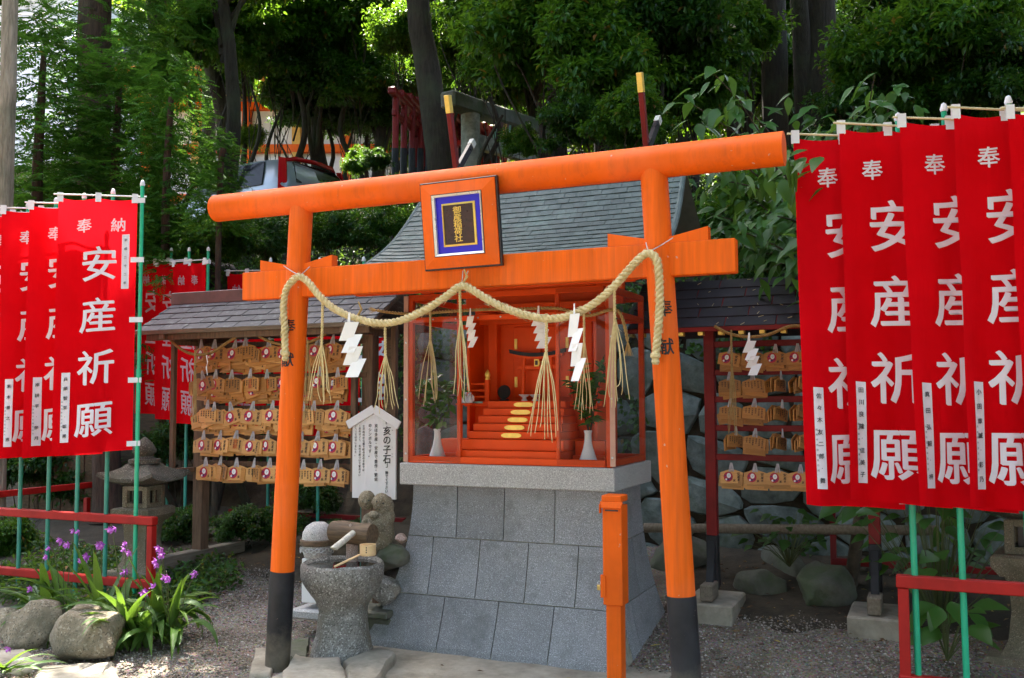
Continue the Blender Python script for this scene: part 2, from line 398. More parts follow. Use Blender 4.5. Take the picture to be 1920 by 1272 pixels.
# text: glyph outlines from Blender's own built-in font
_glyphs = {}
def glyph(ch, bold=0., sub=0):
    key = (ch, bold, sub)
    if key in _glyphs: return _glyphs[key]
    cu = bpy.data.curves.new('glyph', 'FONT'); cu.body = ch; cu.size = 1; cu.offset = 0; cu.resolution_u = 3
    o = bpy.data.objects.new('glyph', cu); COL.objects.link(o)
    me = bpy.data.meshes.new_from_object(o.evaluated_get(bpy.context.evaluated_depsgraph_get()))
    COL.objects.unlink(o); bpy.data.objects.remove(o); bpy.data.curves.remove(cu)
    bm = bmesh.new(); bm.from_mesh(me); bpy.data.meshes.remove(me)
    bmesh.ops.remove_doubles(bm, verts=bm.verts, dist=1e-4)
    bmesh.ops.dissolve_limit(bm, angle_limit=.03, verts=bm.verts, edges=bm.edges); bmesh.ops.triangulate(bm, faces=bm.faces)
    for _ in range(sub):
        e = [x for x in bm.edges if x.calc_length() > .18]
        if e: bmesh.ops.subdivide_edges(bm, edges=e, cuts=1); bmesh.ops.triangulate(bm, faces=bm.faces)
    V = np.array([(p.co.x, p.co.y) for p in bm.verts]) if len(bm.verts) else np.zeros((0, 2)); bm.verts.index_update()
    F = [tuple(p.index for p in f.verts) for f in bm.faces]; bm.free()
    if len(V):
        c = (V.max(0)+V.min(0))/2 if ch not in '・。、ー' else np.array((.5, .36)); V = V-c
    V = np.concatenate([V, np.zeros((len(V), 1))], 1)
    if bold and len(V):                                   # brush weight: the same outline laid a hair higher, slightly shifted
        n = len(V); V[:, 1] += .07*V[:, 0]; sh_ = [(0, 0), (bold, -bold*.75), (-bold, bold*.75), (bold*.5, -bold*.38), (-bold*.5, bold*.38), (bold*.25, bold*.25)]
        F = [tuple(i+n*k for i in f) for k in range(len(sh_)) for f in F]
        V = np.concatenate([V+np.array((a, b, .0004*k)) for k, (a, b) in enumerate(sh_)])
    _glyphs[key] = (V, F); return V, F

def put_text(mb, fn, chars, bold=0.):
    """chars: (ch, x, y, size[, sx]); fn maps a flat (x, y) onto the surface"""
    for it in chars:
        ch, x, y, s = it[:4]; sx = it[4] if len(it) > 4 else 1.
        V, F = glyph(ch, bold, 1 if s > .09 else 0)
        if len(V): mb.add([fn(x+p[0]*s*sx, y+p[1]*s, p[2]) for p in V], F)

# ================================================================== SETTING
def sstep(a, b, x):
    t = min(1, max(0, (x-a)/(b-a))); return t*t*(3-2*t)
def gz(x, y):
    return .13*max(0, y-.75) if y < 3.6 else .37
def hz(x, y):
    """wooded hillside behind the shrine: a steep bank, the terrace with the parked car, then the higher wood"""
    base = .37 + sstep(3.4, 4.0, y)*(1.55*sstep(-2.6, -1.4, x))
    t1 = 4.55
    if y < 8.6:
        z = base + (t1-base)*min(1, max(0, (y-4.0)/4.6))**.9 if y > 4.0 else base
    else: z = t1 + .02*(y-8.6)
    z += sstep(12, 20, y)*2.4 + max(0, y-20)*.32
    return z + .12*mnoise.noise(Vector((x*.5, y*.5, 0)))*sstep(4, 6, y)

xs = np.concatenate([np.linspace(-70, -8, 14), np.linspace(-7, 6, 53)[0:], np.linspace(7, 70, 14)]); ys = np.concatenate([np.linspace(-60, -3, 14), np.linspace(-2.6, 4, 34)])
mb = MB(); nx = len(xs)
mb.v = [(x, y, gz(x, y) + .012*mnoise.noise(Vector((x*1.3, y*1.3, 2)))*(abs(x) < 7)) for y in ys for x in xs]
mb.f = [(j*nx+i, j*nx+i+1, (j+1)*nx+i+1, (j+1)*nx+i) for j in range(len(ys)-1) for i in range(nx-1)]
g = mb.build('ground', M['gravel'], smooth=True); tag(g, kind='structure')
xs = np.concatenate([np.linspace(-90, -17, 16), np.linspace(-16, 12, 57), np.linspace(13, 80, 14)]); ys = np.concatenate([np.linspace(3.5, 12, 36), np.linspace(12.5, 90, 32)])
mb = MB(); nx = len(xs)
mb.v = [(x, y, hz(x, y)-.02) for y in ys for x in xs]
mb.f = [(j*nx+i, j*nx+i+1, (j+1)*nx+i+1, (j+1)*nx+i) for j in range(len(ys)-1) for i in range(nx-1)]
g = mb.build('hillside_terrain', M['ground_dark'], smooth=True); tag(g, kind='structure')

# pebbles lying on the gravel
def pebbles():
    n = 26000; P = []
    while len(P) < n:
        if random.random() < .62: x, y = random.uniform(-3.4, -.9), random.uniform(-.9, 2.4)
        else: x, y = random.uniform(.55, 2.6), random.uniform(.3, 2.3)
        P.append((x, y, gz(x, y)+.003))
    P = np.array(P); r = RNG.uniform(.004, .011, n)
    base = np.array([(1, 0, 0), (-1, 0, 0), (0, 1, 0), (0, -1, 0), (0, 0, .7), (0, 0, -.7)], float)
    a = RNG.uniform(0, 6.28, n); s = RNG.uniform(.6, 1.3, (n, 3))
    B = base[None]*s[:, None, :]*r[:, None, None]
    ca, sa = np.cos(a)[:, None], np.sin(a)[:, None]
    B = np.stack([B[..., 0]*ca-B[..., 1]*sa, B[..., 0]*sa+B[..., 1]*ca, B[..., 2]], -1)+P[:, None, :]
    F0 = np.array([(0, 2, 4), (2, 1, 4), (1, 3, 4), (3, 0, 4), (2, 0, 5), (1, 2, 5), (3, 1, 5), (0, 3, 5)])
    F = (F0[None]+6*np.arange(n)[:, None, None]).reshape(-1, 3)
    o = link('gravel', np_mesh('gravel', B.reshape(-1, 3), F, M['pebble']))
    tag(o, 'loose grey and brown gravel strewn over the yard', 'gravel', kind='stuff')
pebbles()

# ================================================================== TORII
SB, ST, KZ, KR, LK, PR = 1.238, 1.093, 2.811, .0841, 1.7477, .07
tor = empty('torii_gate', (0, 0, 0), 0, 'orange torii gate with black pillar feet standing before the small shrine', 'torii gate')
def pil_x(s, z): return s*(SB+(ST-SB)*z/KZ)
for s, pxy in ((-1, (528, 1075)), (1, (1278, 1122))):
    zb = at(*pxy, Y=-PR).z
    p = MB().tube([(pil_x(s, zb*.6), 0, zb*.6)] + [(pil_x(s, z), 0, z) for z in np.linspace(zb, KZ-.02, 9)], PR, 40).build('pillar', M['orange_grain'], tor, True)
    MB().tube([(pil_x(s, z), 0, z) for z in (-.12, zb*.5, zb)], PR+.0035, 40).build('black_foot', M['black'], p, True)
    # brush characters on the pillar front, turned to the camera
    for ch, pxs in (('奉', ((541, 612), (1245, 578))), ('献', ((538, 675), (1248, 650)))):
        mb = MB()
        px, py = pxs[0 if s < 0 else 1]; zc = at(px, py, Y=-PR).z; xc = at(px, py, Y=-PR).x; 
        a0 = math.asin(max(-.95, min(.95, (xc-pil_x(s, zc))/PR)))
        put_text(mb, lambda x, z, h=0, zc=zc, a0=a0: Vector((pil_x(s, z+zc)+(PR+.002+h)*math.sin(a0+x/PR), -(PR+.002+h)*math.cos(a0+x/PR), z+zc)), [(ch, 0, 0, .088, 1.0)], .02); mb.build('character', M['ink'], p, recalc=False)
MB().tube([(x, 0, KZ) for x in np.linspace(-LK, LK, 13)], KR, 56).build('top_beam', M['orange'], tor, True)
NZ, NH, NL = 2.2999, .0853, 1.5095
MB().box((0, 0, NZ), (2*NL, .07, 2*NH), .005).build('tie_beam', M['orange_grain'], tor)
for s in (-1, 1):
    for e in (-1, 1):
        xi = pil_x(s, 2.4)+e*(PR*.8); xo = xi+e*.205; z0 = NZ+NH+.001
        MB().prism([(xi, z0), (xo, z0), (xo, z0+.068), (xi, z0+.026)], Matrix.Identity(4), .06).build('wedge', M['orange'], tor)

# ------------------------------------------------------------------ name plaque on the torii
pl = empty('name_plaque', (.035, -.1, 2.33), 0, 'orange framed name plaque with blue mat and gold characters on the torii beams', 'plaque')
PM = Matrix.Translation((.035, -.105, 2.555)) @ Matrix.Rotation(R(7), 4, 'X') @ Matrix.Rotation(R(-.6), 4, 'Y')
def ring(mb, w0, h0, w1, h1, y0, y1, yb):
    """picture frame: outer w0 x h0 at depth y0, inner w1 x h1 at depth y1, back at yb; four mitred bars"""
    o = [(-w0, -h0), (w0, -h0), (w0, h0), (-w0, h0)]; i = [(-w1, -h1), (w1, -h1), (w1, h1), (-w1, h1)]
    for k in range(4):
        a, b = k, (k+1) % 4
        V = [(o[a][0], y0, o[a][1]), (o[b][0], y0, o[b][1]), (i[b][0], y1, i[b][1]), (i[a][0], y1, i[a][1])]
        V += [(p[0], yb, p[2]) for p in V]
        mb.add([PM @ Vector(p) for p in V], [(0, 1, 2, 3), (7, 6, 5, 4), (0, 4, 5, 1), (1, 5, 6, 2), (2, 6, 7, 3), (3, 7, 4, 0)])
    return mb
W0, H0 = .226, .233
MB().box(None, (2*W0+.02, .03, 2*H0+.02), .003, M=PM @ Matrix.Translation((0, .012, 0))).build('edge_board', M['blackedge'], pl)
for k in range(4):                                # four mitred frame boards
    mb = MB(); ring(mb, W0, H0, W0-.072, H0-.062, -.012, -.03, 0); nb = MB(); nb.v = mb.v[k*8:k*8+8]; nb.f = [(0, 1, 2, 3), (7, 6, 5, 4), (0, 4, 5, 1), (1, 5, 6, 2), (2, 6, 7, 3), (3, 7, 4, 0)]
    nb.build('frame_board', M['orange'], pl)
W1, H1 = W0-.072, H0-.062
ring(MB(), W1, H1, W1-.004, H1-.004, -.0315, -.0315, -.005).build('dark_rim', M['blackedge'], pl)
ring(MB(), W1-.0045, H1-.0045, W1-.016, H1-.016, -.035, -.026, -.004).build('silver_frame', M['silver'], pl)
MB().box(None, (2*W1-.03, .006, 2*H1-.03), .001, M=PM @ Matrix.Translation((0, -.006, 0))).build('blue_mat', M['blue'], pl)
ring(MB(), .102, .118, .092, .108, -.014, -.020, -.0085).build('gold_frame', M['gold'], pl)
bp = MB().box(None, (.182, .004, .214), .0005, M=PM @ Matrix.Translation((0, -.0115, 0))).build('plate', M['brownplate'], pl)
for i, c in enumerate('御産稲荷社'):
    mb = MB(); put_text(mb, lambda x, z, h=0: PM @ Vector((x, -.0145-h, z)), [(c, -.008, .078-.0385*i, .042, 1.25)], .014); mb.build('character', M['gold'], bp, recalc=False)

# ------------------------------------------------------------------ ropes, tassels, paper streamers
def smooth_path(P, n):
    """Catmull-Rom through P, n samples a span"""
    P = [Vector(p) for p in P]; out = []
    for i in range(len(P)-1):
        p0, p1, p2, p3 = P[max(i-1, 0)], P[i], P[i+1], P[min(i+2, len(P)-1)]
        for k in range(n):
            t = k/n; out.append(.5*((2*p1)+(p2-p0)*t+(2*p0-5*p1+4*p2-p3)*t*t+(3*p1-p0-3*p2+p3)*t**3))
    out.append(P[-1]); return out
def resample(pts, step):
    L = [0]
    for a, b in zip(pts, pts[1:]): L.append(L[-1]+(b-a).length)
    n = max(2, int(L[-1]/step)); out = []; j = 0
    for k in range(n+1):
        d = L[-1]*k/n
        while j < len(L)-2 and L[j+1] < d: j += 1
        t = (d-L[j])/max(1e-9, L[j+1]-L[j]); out.append(pts[j].lerp(pts[j+1], min(1, t)))
    return out
def laid_rope(mb, pts, r, pitch, strands=3, step=None, n=7):
    """rope of twisted strands along pts"""
    step = step or pitch/9; P = resample(pts, step); x = None; fr = []
    for i, p in enumerate(P):
        t = (P[min(i+1, len(P)-1)]-P[max(i-1, 0)]).normalized()
        if x is None: x, y, _ = frame_rot(t)
        else: x = (x-t*x.dot(t)).normalized(); y = t.cross(x)
        fr.append((p, x.copy(), y.copy()))
    rs = r*.52; ro = r*.52
    for s in range(strands):
        mb.tube([p+(x*math.cos(a)+y*math.sin(a))*ro for (p, x, y), a in ((f, 2*math.pi*(i*step/pitch+s/strands)) for i, f in enumerate(fr))], rs, n)
    return mb
def straw_tassel(parent, top, cord_len, total, spread, n, seed, old=False, lean=0.):
    rd = random.Random(seed); top = Vector(top); k = M['straw_old' if old else 'straw']
    mb = MB(); b = top+Vector((lean*cord_len, 0, -cord_len))
    laid_rope(mb, smooth_path([top+Vector((0, 0, .03)), top.lerp(b, .5), b], 6), .009, .03, 2, .006, 6)
    for i in range(n):
        a = (i+.5)/n*2-1; e = top+Vector((a*spread+rd.uniform(-.15, .15)*spread+lean*total, rd.uniform(-.35, .35)*spread, -total*rd.uniform(.9, 1.02)))
        s = b+Vector((a*.006, rd.uniform(-.006, .006), .03)); m = s.lerp(e, .4)+Vector((a*.10*spread+rd.uniform(-.007, .007), rd.uniform(-.006, .006), 0)); bend = rd.random() < .22
        k2 = s.lerp(e, .74)+Vector((a*.05*spread+rd.uniform(-.008, .008), rd.uniform(-.008, .008), 0))
        if bend: e = k2+Vector((rd.uniform(-.03, .03), rd.uniform(-.02, .02), -total*rd.uniform(.04, .16)))
        mb.tube(smooth_path([s, s.lerp(m, .5)+Vector((rd.uniform(-.002, .002), 0, 0)), m, k2, e], 3), [.0027]*9+[.0022]*3+[.0014], 5)
    for i in range(6):
        e = b+Vector((rd.gauss(0, .014), rd.gauss(0, .01), -rd.uniform(.02, .09))); mb.tube([b+Vector((0, 0, rd.uniform(-.01, .04))), b.lerp(e, .5), e], [.0012, .001, .0006], 4)
    return mb.build('straw_tassel', k, parent, True, angle=60)
def shide(parent, top, size, rot, seed, segs=4):
    """folded zigzag paper streamer"""
    rd = random.Random(seed); top = Vector(top); MT = Matrix.Translation(top) @ Matrix.Rotation(rot, 4, 'Z')
    wq, hq = size; mb = MB(); x = 0; z = -.02
    mb.add([MT @ Vector(p) for p in ((-.006, 0, .035), (.004, 0, .035), (.006, .001, -.03), (-.014, .001, -.03))], [(0, 1, 2, 3)])
    for i in range(segs):
        y0, y1 = (0, -.016) if i % 2 else (-.016, 0); sk = .55*wq
        p = [(x-wq/2+sk*.5, y0, z), (x+wq/2+sk*.5, y0*.6+.004, z), (x+wq/2-sk*.5, y1, z-hq), (x-wq/2-sk*.5, y1*.6-.004, z-hq)]
        V = [MT @ Vector(q) for q in p]; n = (V[1]-V[0]).cross(V[2]-V[0]).normalized()*.0006
        mb.add([q-n for q in V]+[q+n for q in V], [(0, 1, 2, 3), (7, 6, 5, 4), (0, 4, 5, 1), (1, 5, 6, 2), (2, 6, 7, 3), (3, 7, 4, 0)])
        x += sk*.42*(1 if i % 2 == 0 else .35); z -= hq*.66
    return mb.build('paper_streamer', M['paper'], parent)

YR = -.115
ropeP = [(535, 664), (534, 620), (532, 575), (536, 546), (548, 527), (562, 519), (578, 529), (597, 553), (627, 579), (667, 597), (712, 606), (752, 601), (800, 580), (836, 556), (863, 537),
         (884, 543), (920, 565), (960, 583), (1000, 594), (1036, 598), (1072, 591), (1112, 571), (1150, 539), (1180, 505), (1200, 484), (1215, 475), (1229, 483), (1235, 508), (1237, 560), (1234, 620), (1229, 668)]
rp = empty('straw_rope', at(863, 537, Y=YR), 0, 'thick pale twisted sacred rope draped across the orange torii with tassels', 'rope')
mb = MB(); laid_rope(mb, smooth_path([at(*p, Y=YR) for p in ropeP], 8), .0212, .082, 3, .0085, 8); mb.jitter(.0012, 60); mb.build('twisted_rope', M['rope'], rp, True, angle=80)
mb = MB(); rq = random.Random(77); pth = resample(smooth_path([at(*p, Y=YR) for p in ropeP], 8), .012)
for i in range(3, len(pth)-3):
    for _ in range(2):
        a = rq.uniform(0, 6.28); tg = (pth[i+2]-pth[i-2]).normalized(); x, y, _d = frame_rot(tg); o = (x*math.cos(a)+y*math.sin(a)); q0 = pth[i]+o*.019; mb.tube([q0, q0+o*rq.uniform(.002, .008)+tg*rq.uniform(-.02, .02), q0+o*rq.uniform(.003, .012)+tg*rq.uniform(-.035, .035)-Vector((0, 0, .004))], [.0011, .0009, .0005], 3)
tag(mb.build('loose_fibres', M['rope'], rp, recalc=False), kind='stuff')
for pxy in ((535, 664), (1229, 668)):
    a = at(*pxy, Y=YR); MB().lathe([(.012, .02), (.025, .012), (.026, -.005), (.018, -.012), (.021, -.03), (.012, -.042)], 14, a).jitter(.003, 90).build('rope_end_knot', M['rope'], rp, True)
for px, c, tot, sp, n, lean in ((605, 80, 182, 30, 8, -.02), (722, 68, 170, 27, 8, .02), (862, 70, 205, 20, 8, .03), (1025, 72, 225, 32, 9, -.02), (1152, 70, 218, 28, 8, .0)):
    ytop = {605: 578, 722: 610, 862: 542, 1025: 600, 1152: 542}[px]; a = at(px, ytop, Y=YR); m = a.z-at(px, ytop+100, Y=YR).z
    straw_tassel(rp, a, c*m/100, tot*m/100, sp*m/100, n, px, lean=lean)
shide(rp, at(655, 598, Y=YR-.03), (.078, .105), R(12), 1); shide(rp, at(1077, 582, Y=YR-.03), (.072, .115), R(-35), 2)
for c, es in (((562, 517), ((532, 499), (581, 500))), ((1216, 473), ((1211, 455), (1262, 446))), ((866, 535), ((868, 508), (878, 508)))):
    mb = MB()
    for e in es: mb.tube([at(*c, Y=YR), at((c[0]+e[0])/2, (c[1]+e[1])/2+1, Y=-.085), at(*e, Y=-.075)], .0028, 6)
    mb.build('tie_string', M['string'], rp, True)
for p in ((680, 566), (878, 505)): MB().tube([at(p[0]-8, p[1], Y=YR), at(p[0]-2, p[1]+14, Y=YR), at(p[0]-12, p[1]+30, Y=YR)], [.004, .007, .006], 6).build('rope_stub', M['straw_old'], rp, True)

# ================================================================== SHRINE
CX = -.147
sh = empty('inari_shrine', (CX, 1.2, 0), 0, 'small vermilion shrine in a glazed case on a flared grey granite pedestal with slate roof', 'shrine')
PXL, PXR, PYF, PYB, PZT = -.83, .535, .905, 1.6, 1.036
def flare(z):
    t = 1-max(0, min(1, z/PZT)); return .25*t**2.1
JZ = [PZT, .697, .335, -.25]
ped = MB()
for z0, z1 in ((-.25, .17), (.17, .34), (.34, .52), (.52, .7), (.7, PZT)):
    pass
RF = .6
zz = [-.25, 0, .1, .2, .34, .5, .7, .9, PZT]; V = []
for z in zz:
    f = flare(z)-.012; V += [(PXL-f, PYF-f, z), (PXR+f*RF, PYF-f, z), (PXR+f*RF, PYB+f, z), (PXL-f, PYB+f, z)]
F = [(i*4+k, i*4+(k+1) % 4, i*4+4+(k+1) % 4, i*4+4+k) for i in range(len(zz)-1) for k in range(4)]
pedo = ped.add(V, F).build('pedestal', M['mortar'], sh)
def panel(face, s0, s1, zt, zb, edge0, edge1):
    """one granite facing block, curved with the flare; s along the face; edge flags = follow the flaring corner"""
    g = .0032; n = 6; V = []
    for j in range(n+1):
        z = zt-g+(zb+g-zt+g)*j/n; f = flare(z)
        for k, s in ((0, s0), (1, s1)):
            ss = s + ((-f if k == 0 else (f*RF if face == 'front' else f)) if (edge0 if k == 0 else edge1) else (g if k == 0 else -g))
            for dpt in (0, .03):
                if face == 'front': V.append((ss + ((0 if k == 0 else 0)), PYF-f+dpt, z))
                else: V.append((PXR+f*RF-dpt, ss, z))
    F = []
    for j in range(n):
        a = j*4; b = a+4
        F += [(a, a+2, b+2, b), (a+1, b+1, b+3, a+3), (a, b, b+1, a+1), (a+2, a+3, b+3, b+2)]
    F += [(0, 1, 3, 2), (n*4, n*4+2, n*4+3, n*4+1)]
    return MB().add(V, F).build('stone_block', M['granite'], pedo)
for r, (js, yp) in enumerate(((((858, 946, 1041)), PYF), (((812, 900, 991, 1085)), PYF-.03), (((836, 937, 1041)), PYF-.1))):
    yy = (970, 1065, 1175)[r]; xsn = [PXL] + [at(x, yy, Y=yp).x for x in js] + [PXR]
    for i in range(len(xsn)-1): panel('front', xsn[i], xsn[i+1], JZ[r], JZ[r+1], i == 0, i == len(xsn)-2)
    ysn = [PYF+.031, (1.2, 1.35, 1.12)[r], PYB]
    for i in range(2): panel('side', ysn[i], ysn[i+1], JZ[r], JZ[r+1], False, i == 1)
LX0, LX1, LY0, LY1, LZ0, LZ1 = -.894, .60, .83, 1.65, PZT, 1.178
MB().box(((LX0+LX1)/2, (LY0+LY1)/2, (LZ0+LZ1)/2), (LX1-LX0, LY1-LY0, LZ1-LZ0), .006).build('stone_ledge', M['granite_pale'], sh)

# glazed case
case = empty('glazed_case', (CX, .85, LZ1), parent=sh)
CX0, CX1, CY0, CY1, CZ0, CZ1 = -.855, .575, .865, 1.62, LZ1+.001, 2.30
def post(x, y, wd=.034, dp=.034, z0=CZ0, z1=CZ1, m='red_orange', nm='post'): return MB().box((x, y, (z0+z1)/2), (wd, dp, z1-z0), .003).build(nm, M[m], case)
for x in (CX0+.02, CX1-.02):
    for y in (CY0+.02, CY1-.02): post(x, y)
for px in (861, 1046): post(at(px, 700, Y=CY0+.02).x, CY0+.022, .024, .024)
for y in (CY0+.018, CY1-.018):
    MB().box((CX, y, CZ0+.022), (CX1-CX0-.075, .03, .044), .003).build('sill_rail', M['red_orange'], case)
    MB().box((CX, y, CZ1-.17), (CX1-CX0-.075, .03, .034), .003).build('head_rail', M['red_orange'], case)
    MB().box((CX, y, CZ1-.02), (CX1-CX0-.075, .03, .04), .003).build('head_rail', M['red_orange'], case)
for x in (CX0+.018, CX1-.018):
    for z in (CZ0+.022, CZ1-.17, CZ1-.02): MB().box((x, (CY0+CY1)/2, z), (.03, CY1-CY0-.078, .04), .003).build('side_rail', M['red_orange'], case)
for x, nm in ((CX0-.008, 'pane'), (CX1+.008, 'pane')):
    MB().box((x, (CY0+CY1)/2, (CZ0+CZ1)/2), (.005, CY1-CY0, CZ1-CZ0-.01), .0005).build(nm, M['acrylic'], case)
    MB().box((x*1.0+(.0 if x > 0 else -.0), CY0-.006, (CZ0+CZ1)/2), (.034, .006, CZ1-CZ0-.012), .001).build('edge_strip', M['acrylic_edge'], case)
xm0, xm1 = at(861, 700, Y=CY0).x, at(1046, 700, Y=CY0).x
for a, b in ((CX0+.012, xm0+.01), (xm1-.01, CX1-.012)):
    MB().box(((a+b)/2, CY0-.003, (CZ0+CZ1)/2), (b-a, .004, CZ1-CZ0-.02), .0005).build('pane', M['acrylic'], case)
for x in (CX0-.006, CX1+.006):
    for z in (CZ0+.06, CZ0+.42, CZ0+.8):
        MB().lathe([(.007, 0), (.007, .003), (.003, .005)], 10, M=Matrix.Translation((x, CY0-.009, z)) @ Matrix.Rotation(R(90), 4, 'X')).build('screw', M['steel'], case)
for px in range(770, 1140, 42):
    p = at(px, 592 - (px-770)*.012, Y=CY0-.002); MB().lathe([(.006, 0), (.006, .003), (.002, .005)], 8, M=Matrix.Translation((p.x, CY0+.001, CZ1-.17)) @ Matrix.Rotation(R(90), 4, 'X')).build('screw', M['steel'], case)

# the hall inside the case
hall = empty('inner_hall', (CX, 1.5, CZ0), parent=sh)
MB().box((CX, 1.56, 1.73), (1.06, .05, 1.1), .004).build('back_wall', M['red_orange'], hall)
for x in (-.36, .36): MB().box((CX+x, 1.5, 1.9), (.07, .07, .62), .006).build('column', M['red_orange'], hall)
for x in (-.11, .11):
    d = MB().box((CX+x, 1.525, 1.86), (.21, .022, .5), .004).build('door', M['red_orange'], hall)
    for z in (1.72, 1.99): MB().box((CX+x+(-.085 if x < 0 else .085), 1.511, z), (.022, .008, .075), .003).build('hinge', M['gold'], d)
    MB().box((CX+x*.16, 1.511, 1.84), (.014, .006, .05), .002).build('latch', M['gold'], d)
for z, h in ((2.16, .06), (2.25, .05)): MB().box((CX, 1.49, z), (.98, .06, h), .004).build('lintel', M['red_orange'], hall)
for x in (-.47, .47): MB().box((CX+x, 1.45, 1.74), (.022, .3, .9), .003).build('side_board', M['red_orange'], hall)
VZ = 1.585
MB().box((CX, 1.42, VZ-.018), (1.02, .2, .036), .003).build('veranda', M['red_orange'], hall)
for x in (-.43, .43): MB().box((CX+x, 1.317, VZ-.008), (.13, .01, .014), .002).build('end_plate', M['verdigris'], hall)
MB().box((CX, 1.45, 1.37), (.96, .12, .38), .003).build('under_board', M['red_orange'], hall)
# staircase: two broad lower steps, five upper ones with gold plates
stair = empty('staircase', (CX, 1.1, CZ0), parent=hall)
stp = [(0, 838), (1, 816), (2, 802), (3, 788), (4, 774), (5, 761), (6, 748)]
ny = 7; z = CZ0+.002
hs = [.085, .07, .05, .05, .05, .05, .05]; y = .9
for i in range(ny):
    hw = .355-.012*i if i > 1 else .37; hh = hs[i]; y0 = .915+.052*i
    st = MB().box((CX, (y0+1.38)/2, z+hh/2), (hw*2, 1.38-y0-.001*i, hh-.0015), .003).build('step', M['red_orange'], stair); z += hh
    if i > 1:
        mb = MB(); cxp = CX-.015
        poly = []
        for a in np.linspace(0, 2*math.pi, 33)[:-1]:
            ex = .072; poly.append((ex*math.copysign(abs(math.cos(a))**.35, math.cos(a))*(1+.07*math.cos(8*a)*0), (.0125+.003*abs(math.cos(2*a)))*math.sin(a)))
        mb.prism(poly, Matrix.Translation((cxp, y0-.003, z-hh/2)), .004)
        mb.lathe([(.0035, 0), (.0035, .003)], 8, M=Matrix.Translation((cxp-.05, y0-.004, z-hh/2)) @ Matrix.Rotation(R(90), 4, 'X'))
        mb.lathe([(.0035, 0), (.0035, .003)], 8, M=Matrix.Translation((cxp+.05, y0-.004, z-hh/2)) @ Matrix.Rotation(R(90), 4, 'X'))
        mb.build('gold_plate', M['gold'], st)
for s in (-1, 1):
    MB().box((CX+s*.49, 1.2, CZ0+.075), (.2, .16, .15), .003).build('side_plinth', M['red_orange'], hall)
    MB().box((CX+s*.50, 1.13, CZ0+.03), (.22, .12, .055), .003).build('side_plinth', M['red_orange'], hall)
    rl = empty('railing', (CX+s*.4, 1.35, VZ), parent=hall)
    for xo, hgt in ((.335, .15), (.475, .13)):
        MB().box((CX+s*xo, 1.335, VZ+hgt/2), (.03, .03, hgt), .003).build('rail_post', M['red_orange'], rl)
    MB().lathe([(.018, 0), (.019, .006), (.012, .012), (.017, .02), (.02, .035), (.016, .05), (.007, .062), (.001, .07)], 16, (CX+s*.335, 1.335, VZ+.15)).build('finial', M['gold'], rl, True)
    for zo in (.03, .075, .12): MB().box((CX+s*.405, 1.335, VZ+zo), (.125, .016, .014), .002).build('rail', M['red_orange'], rl)

# miniature torii before the doors
mt = empty('miniature_torii', (CX, 1.42, VZ), 0, 'miniature red torii with a black curved top beam before the inner doors', 'torii')
for s in (-1, 1): MB().tube([(CX+s*.115, 1.44, VZ), (CX+s*.10, 1.44, VZ+.3)], .015, 14).build('pillar', M['red_orange'], mt, True)
mb = MB(); n = 12
def tb(hw, z, cv, hgt, dp):
    m = MB(); V = []
    for i in range(n+1):
        x = -1+2*i/n; zz = z+cv*x*x
        V += [(CX+x*hw, 1.44-dp/2, zz-hgt/2), (CX+x*hw, 1.44+dp/2, zz-hgt/2), (CX+x*hw*1.02, 1.44+dp/2, zz+hgt/2), (CX+x*hw*1.02, 1.44-dp/2, zz+hgt/2)]
    F = [(i*4+k, i*4+(k+1) % 4, i*4+4+(k+1) % 4, i*4+4+k) for i in range(n) for k in range(4)]+[(0, 1, 2, 3), (n*4+3, n*4+2, n*4+1, n*4)]
    return m.add(V, F)
tb(.205, VZ+.322, .028, .026, .04).build('top_beam', M['black'], mt); tb(.19, VZ+.300, .024, .016, .03).build('second_beam', M['red_orange'], mt)
MB().box((CX, 1.44, VZ+.235), (.30, .016, .028), .002).build('tie_beam', M['red_orange'], mt)
tp = MB().box((CX, 1.425, VZ+.265), (.035, .008, .05), .002).build('tablet', M['gold'], mt); MB().box((CX, 1.42, VZ+.265), (.02, .004, .032), .001).build('tablet_panel', M['brownplate'], tp)

for i, (xo, lab) in enumerate(((-.075, 'white footed offering dish nearest the dark round mirror in the shrine'), (.005, 'white footed offering dish in front of the miniature torii right pillar'))):
    o = MB().lathe([(.022, 0), (.02, .006), (.014, .015), (.014, .022), (.034, .036), (.041, .042), (.039, .044), (.02, .035), (.0, .033)], 24, (CX+xo, 1.38, VZ+.001)).build('offering_dish', M['porcelain'], None, True); tag(o, lab, 'dish', 'offering dishes on the shrine veranda')
mr = empty('round_mirror', (CX-.225, 1.37, VZ), 0, 'small dark round mirror standing on the shrine veranda', 'mirror')
MB().lathe([(.048, 0), (.05, .004), (.048, .008), (0, .008)], 28, M=Matrix.Translation((CX-.225, 1.375, VZ+.062)) @ Matrix.Rotation(R(82), 4, 'X')).build('disc', NT('dark_mirror').set(Base_Color=(.03, .03, .035, 1), Roughness=.2, Metallic=.5).m, mr, True)
MB().box((CX-.225, 1.372, VZ+.008), (.06, .03, .014), .003).build('stand', M['black'], mr)

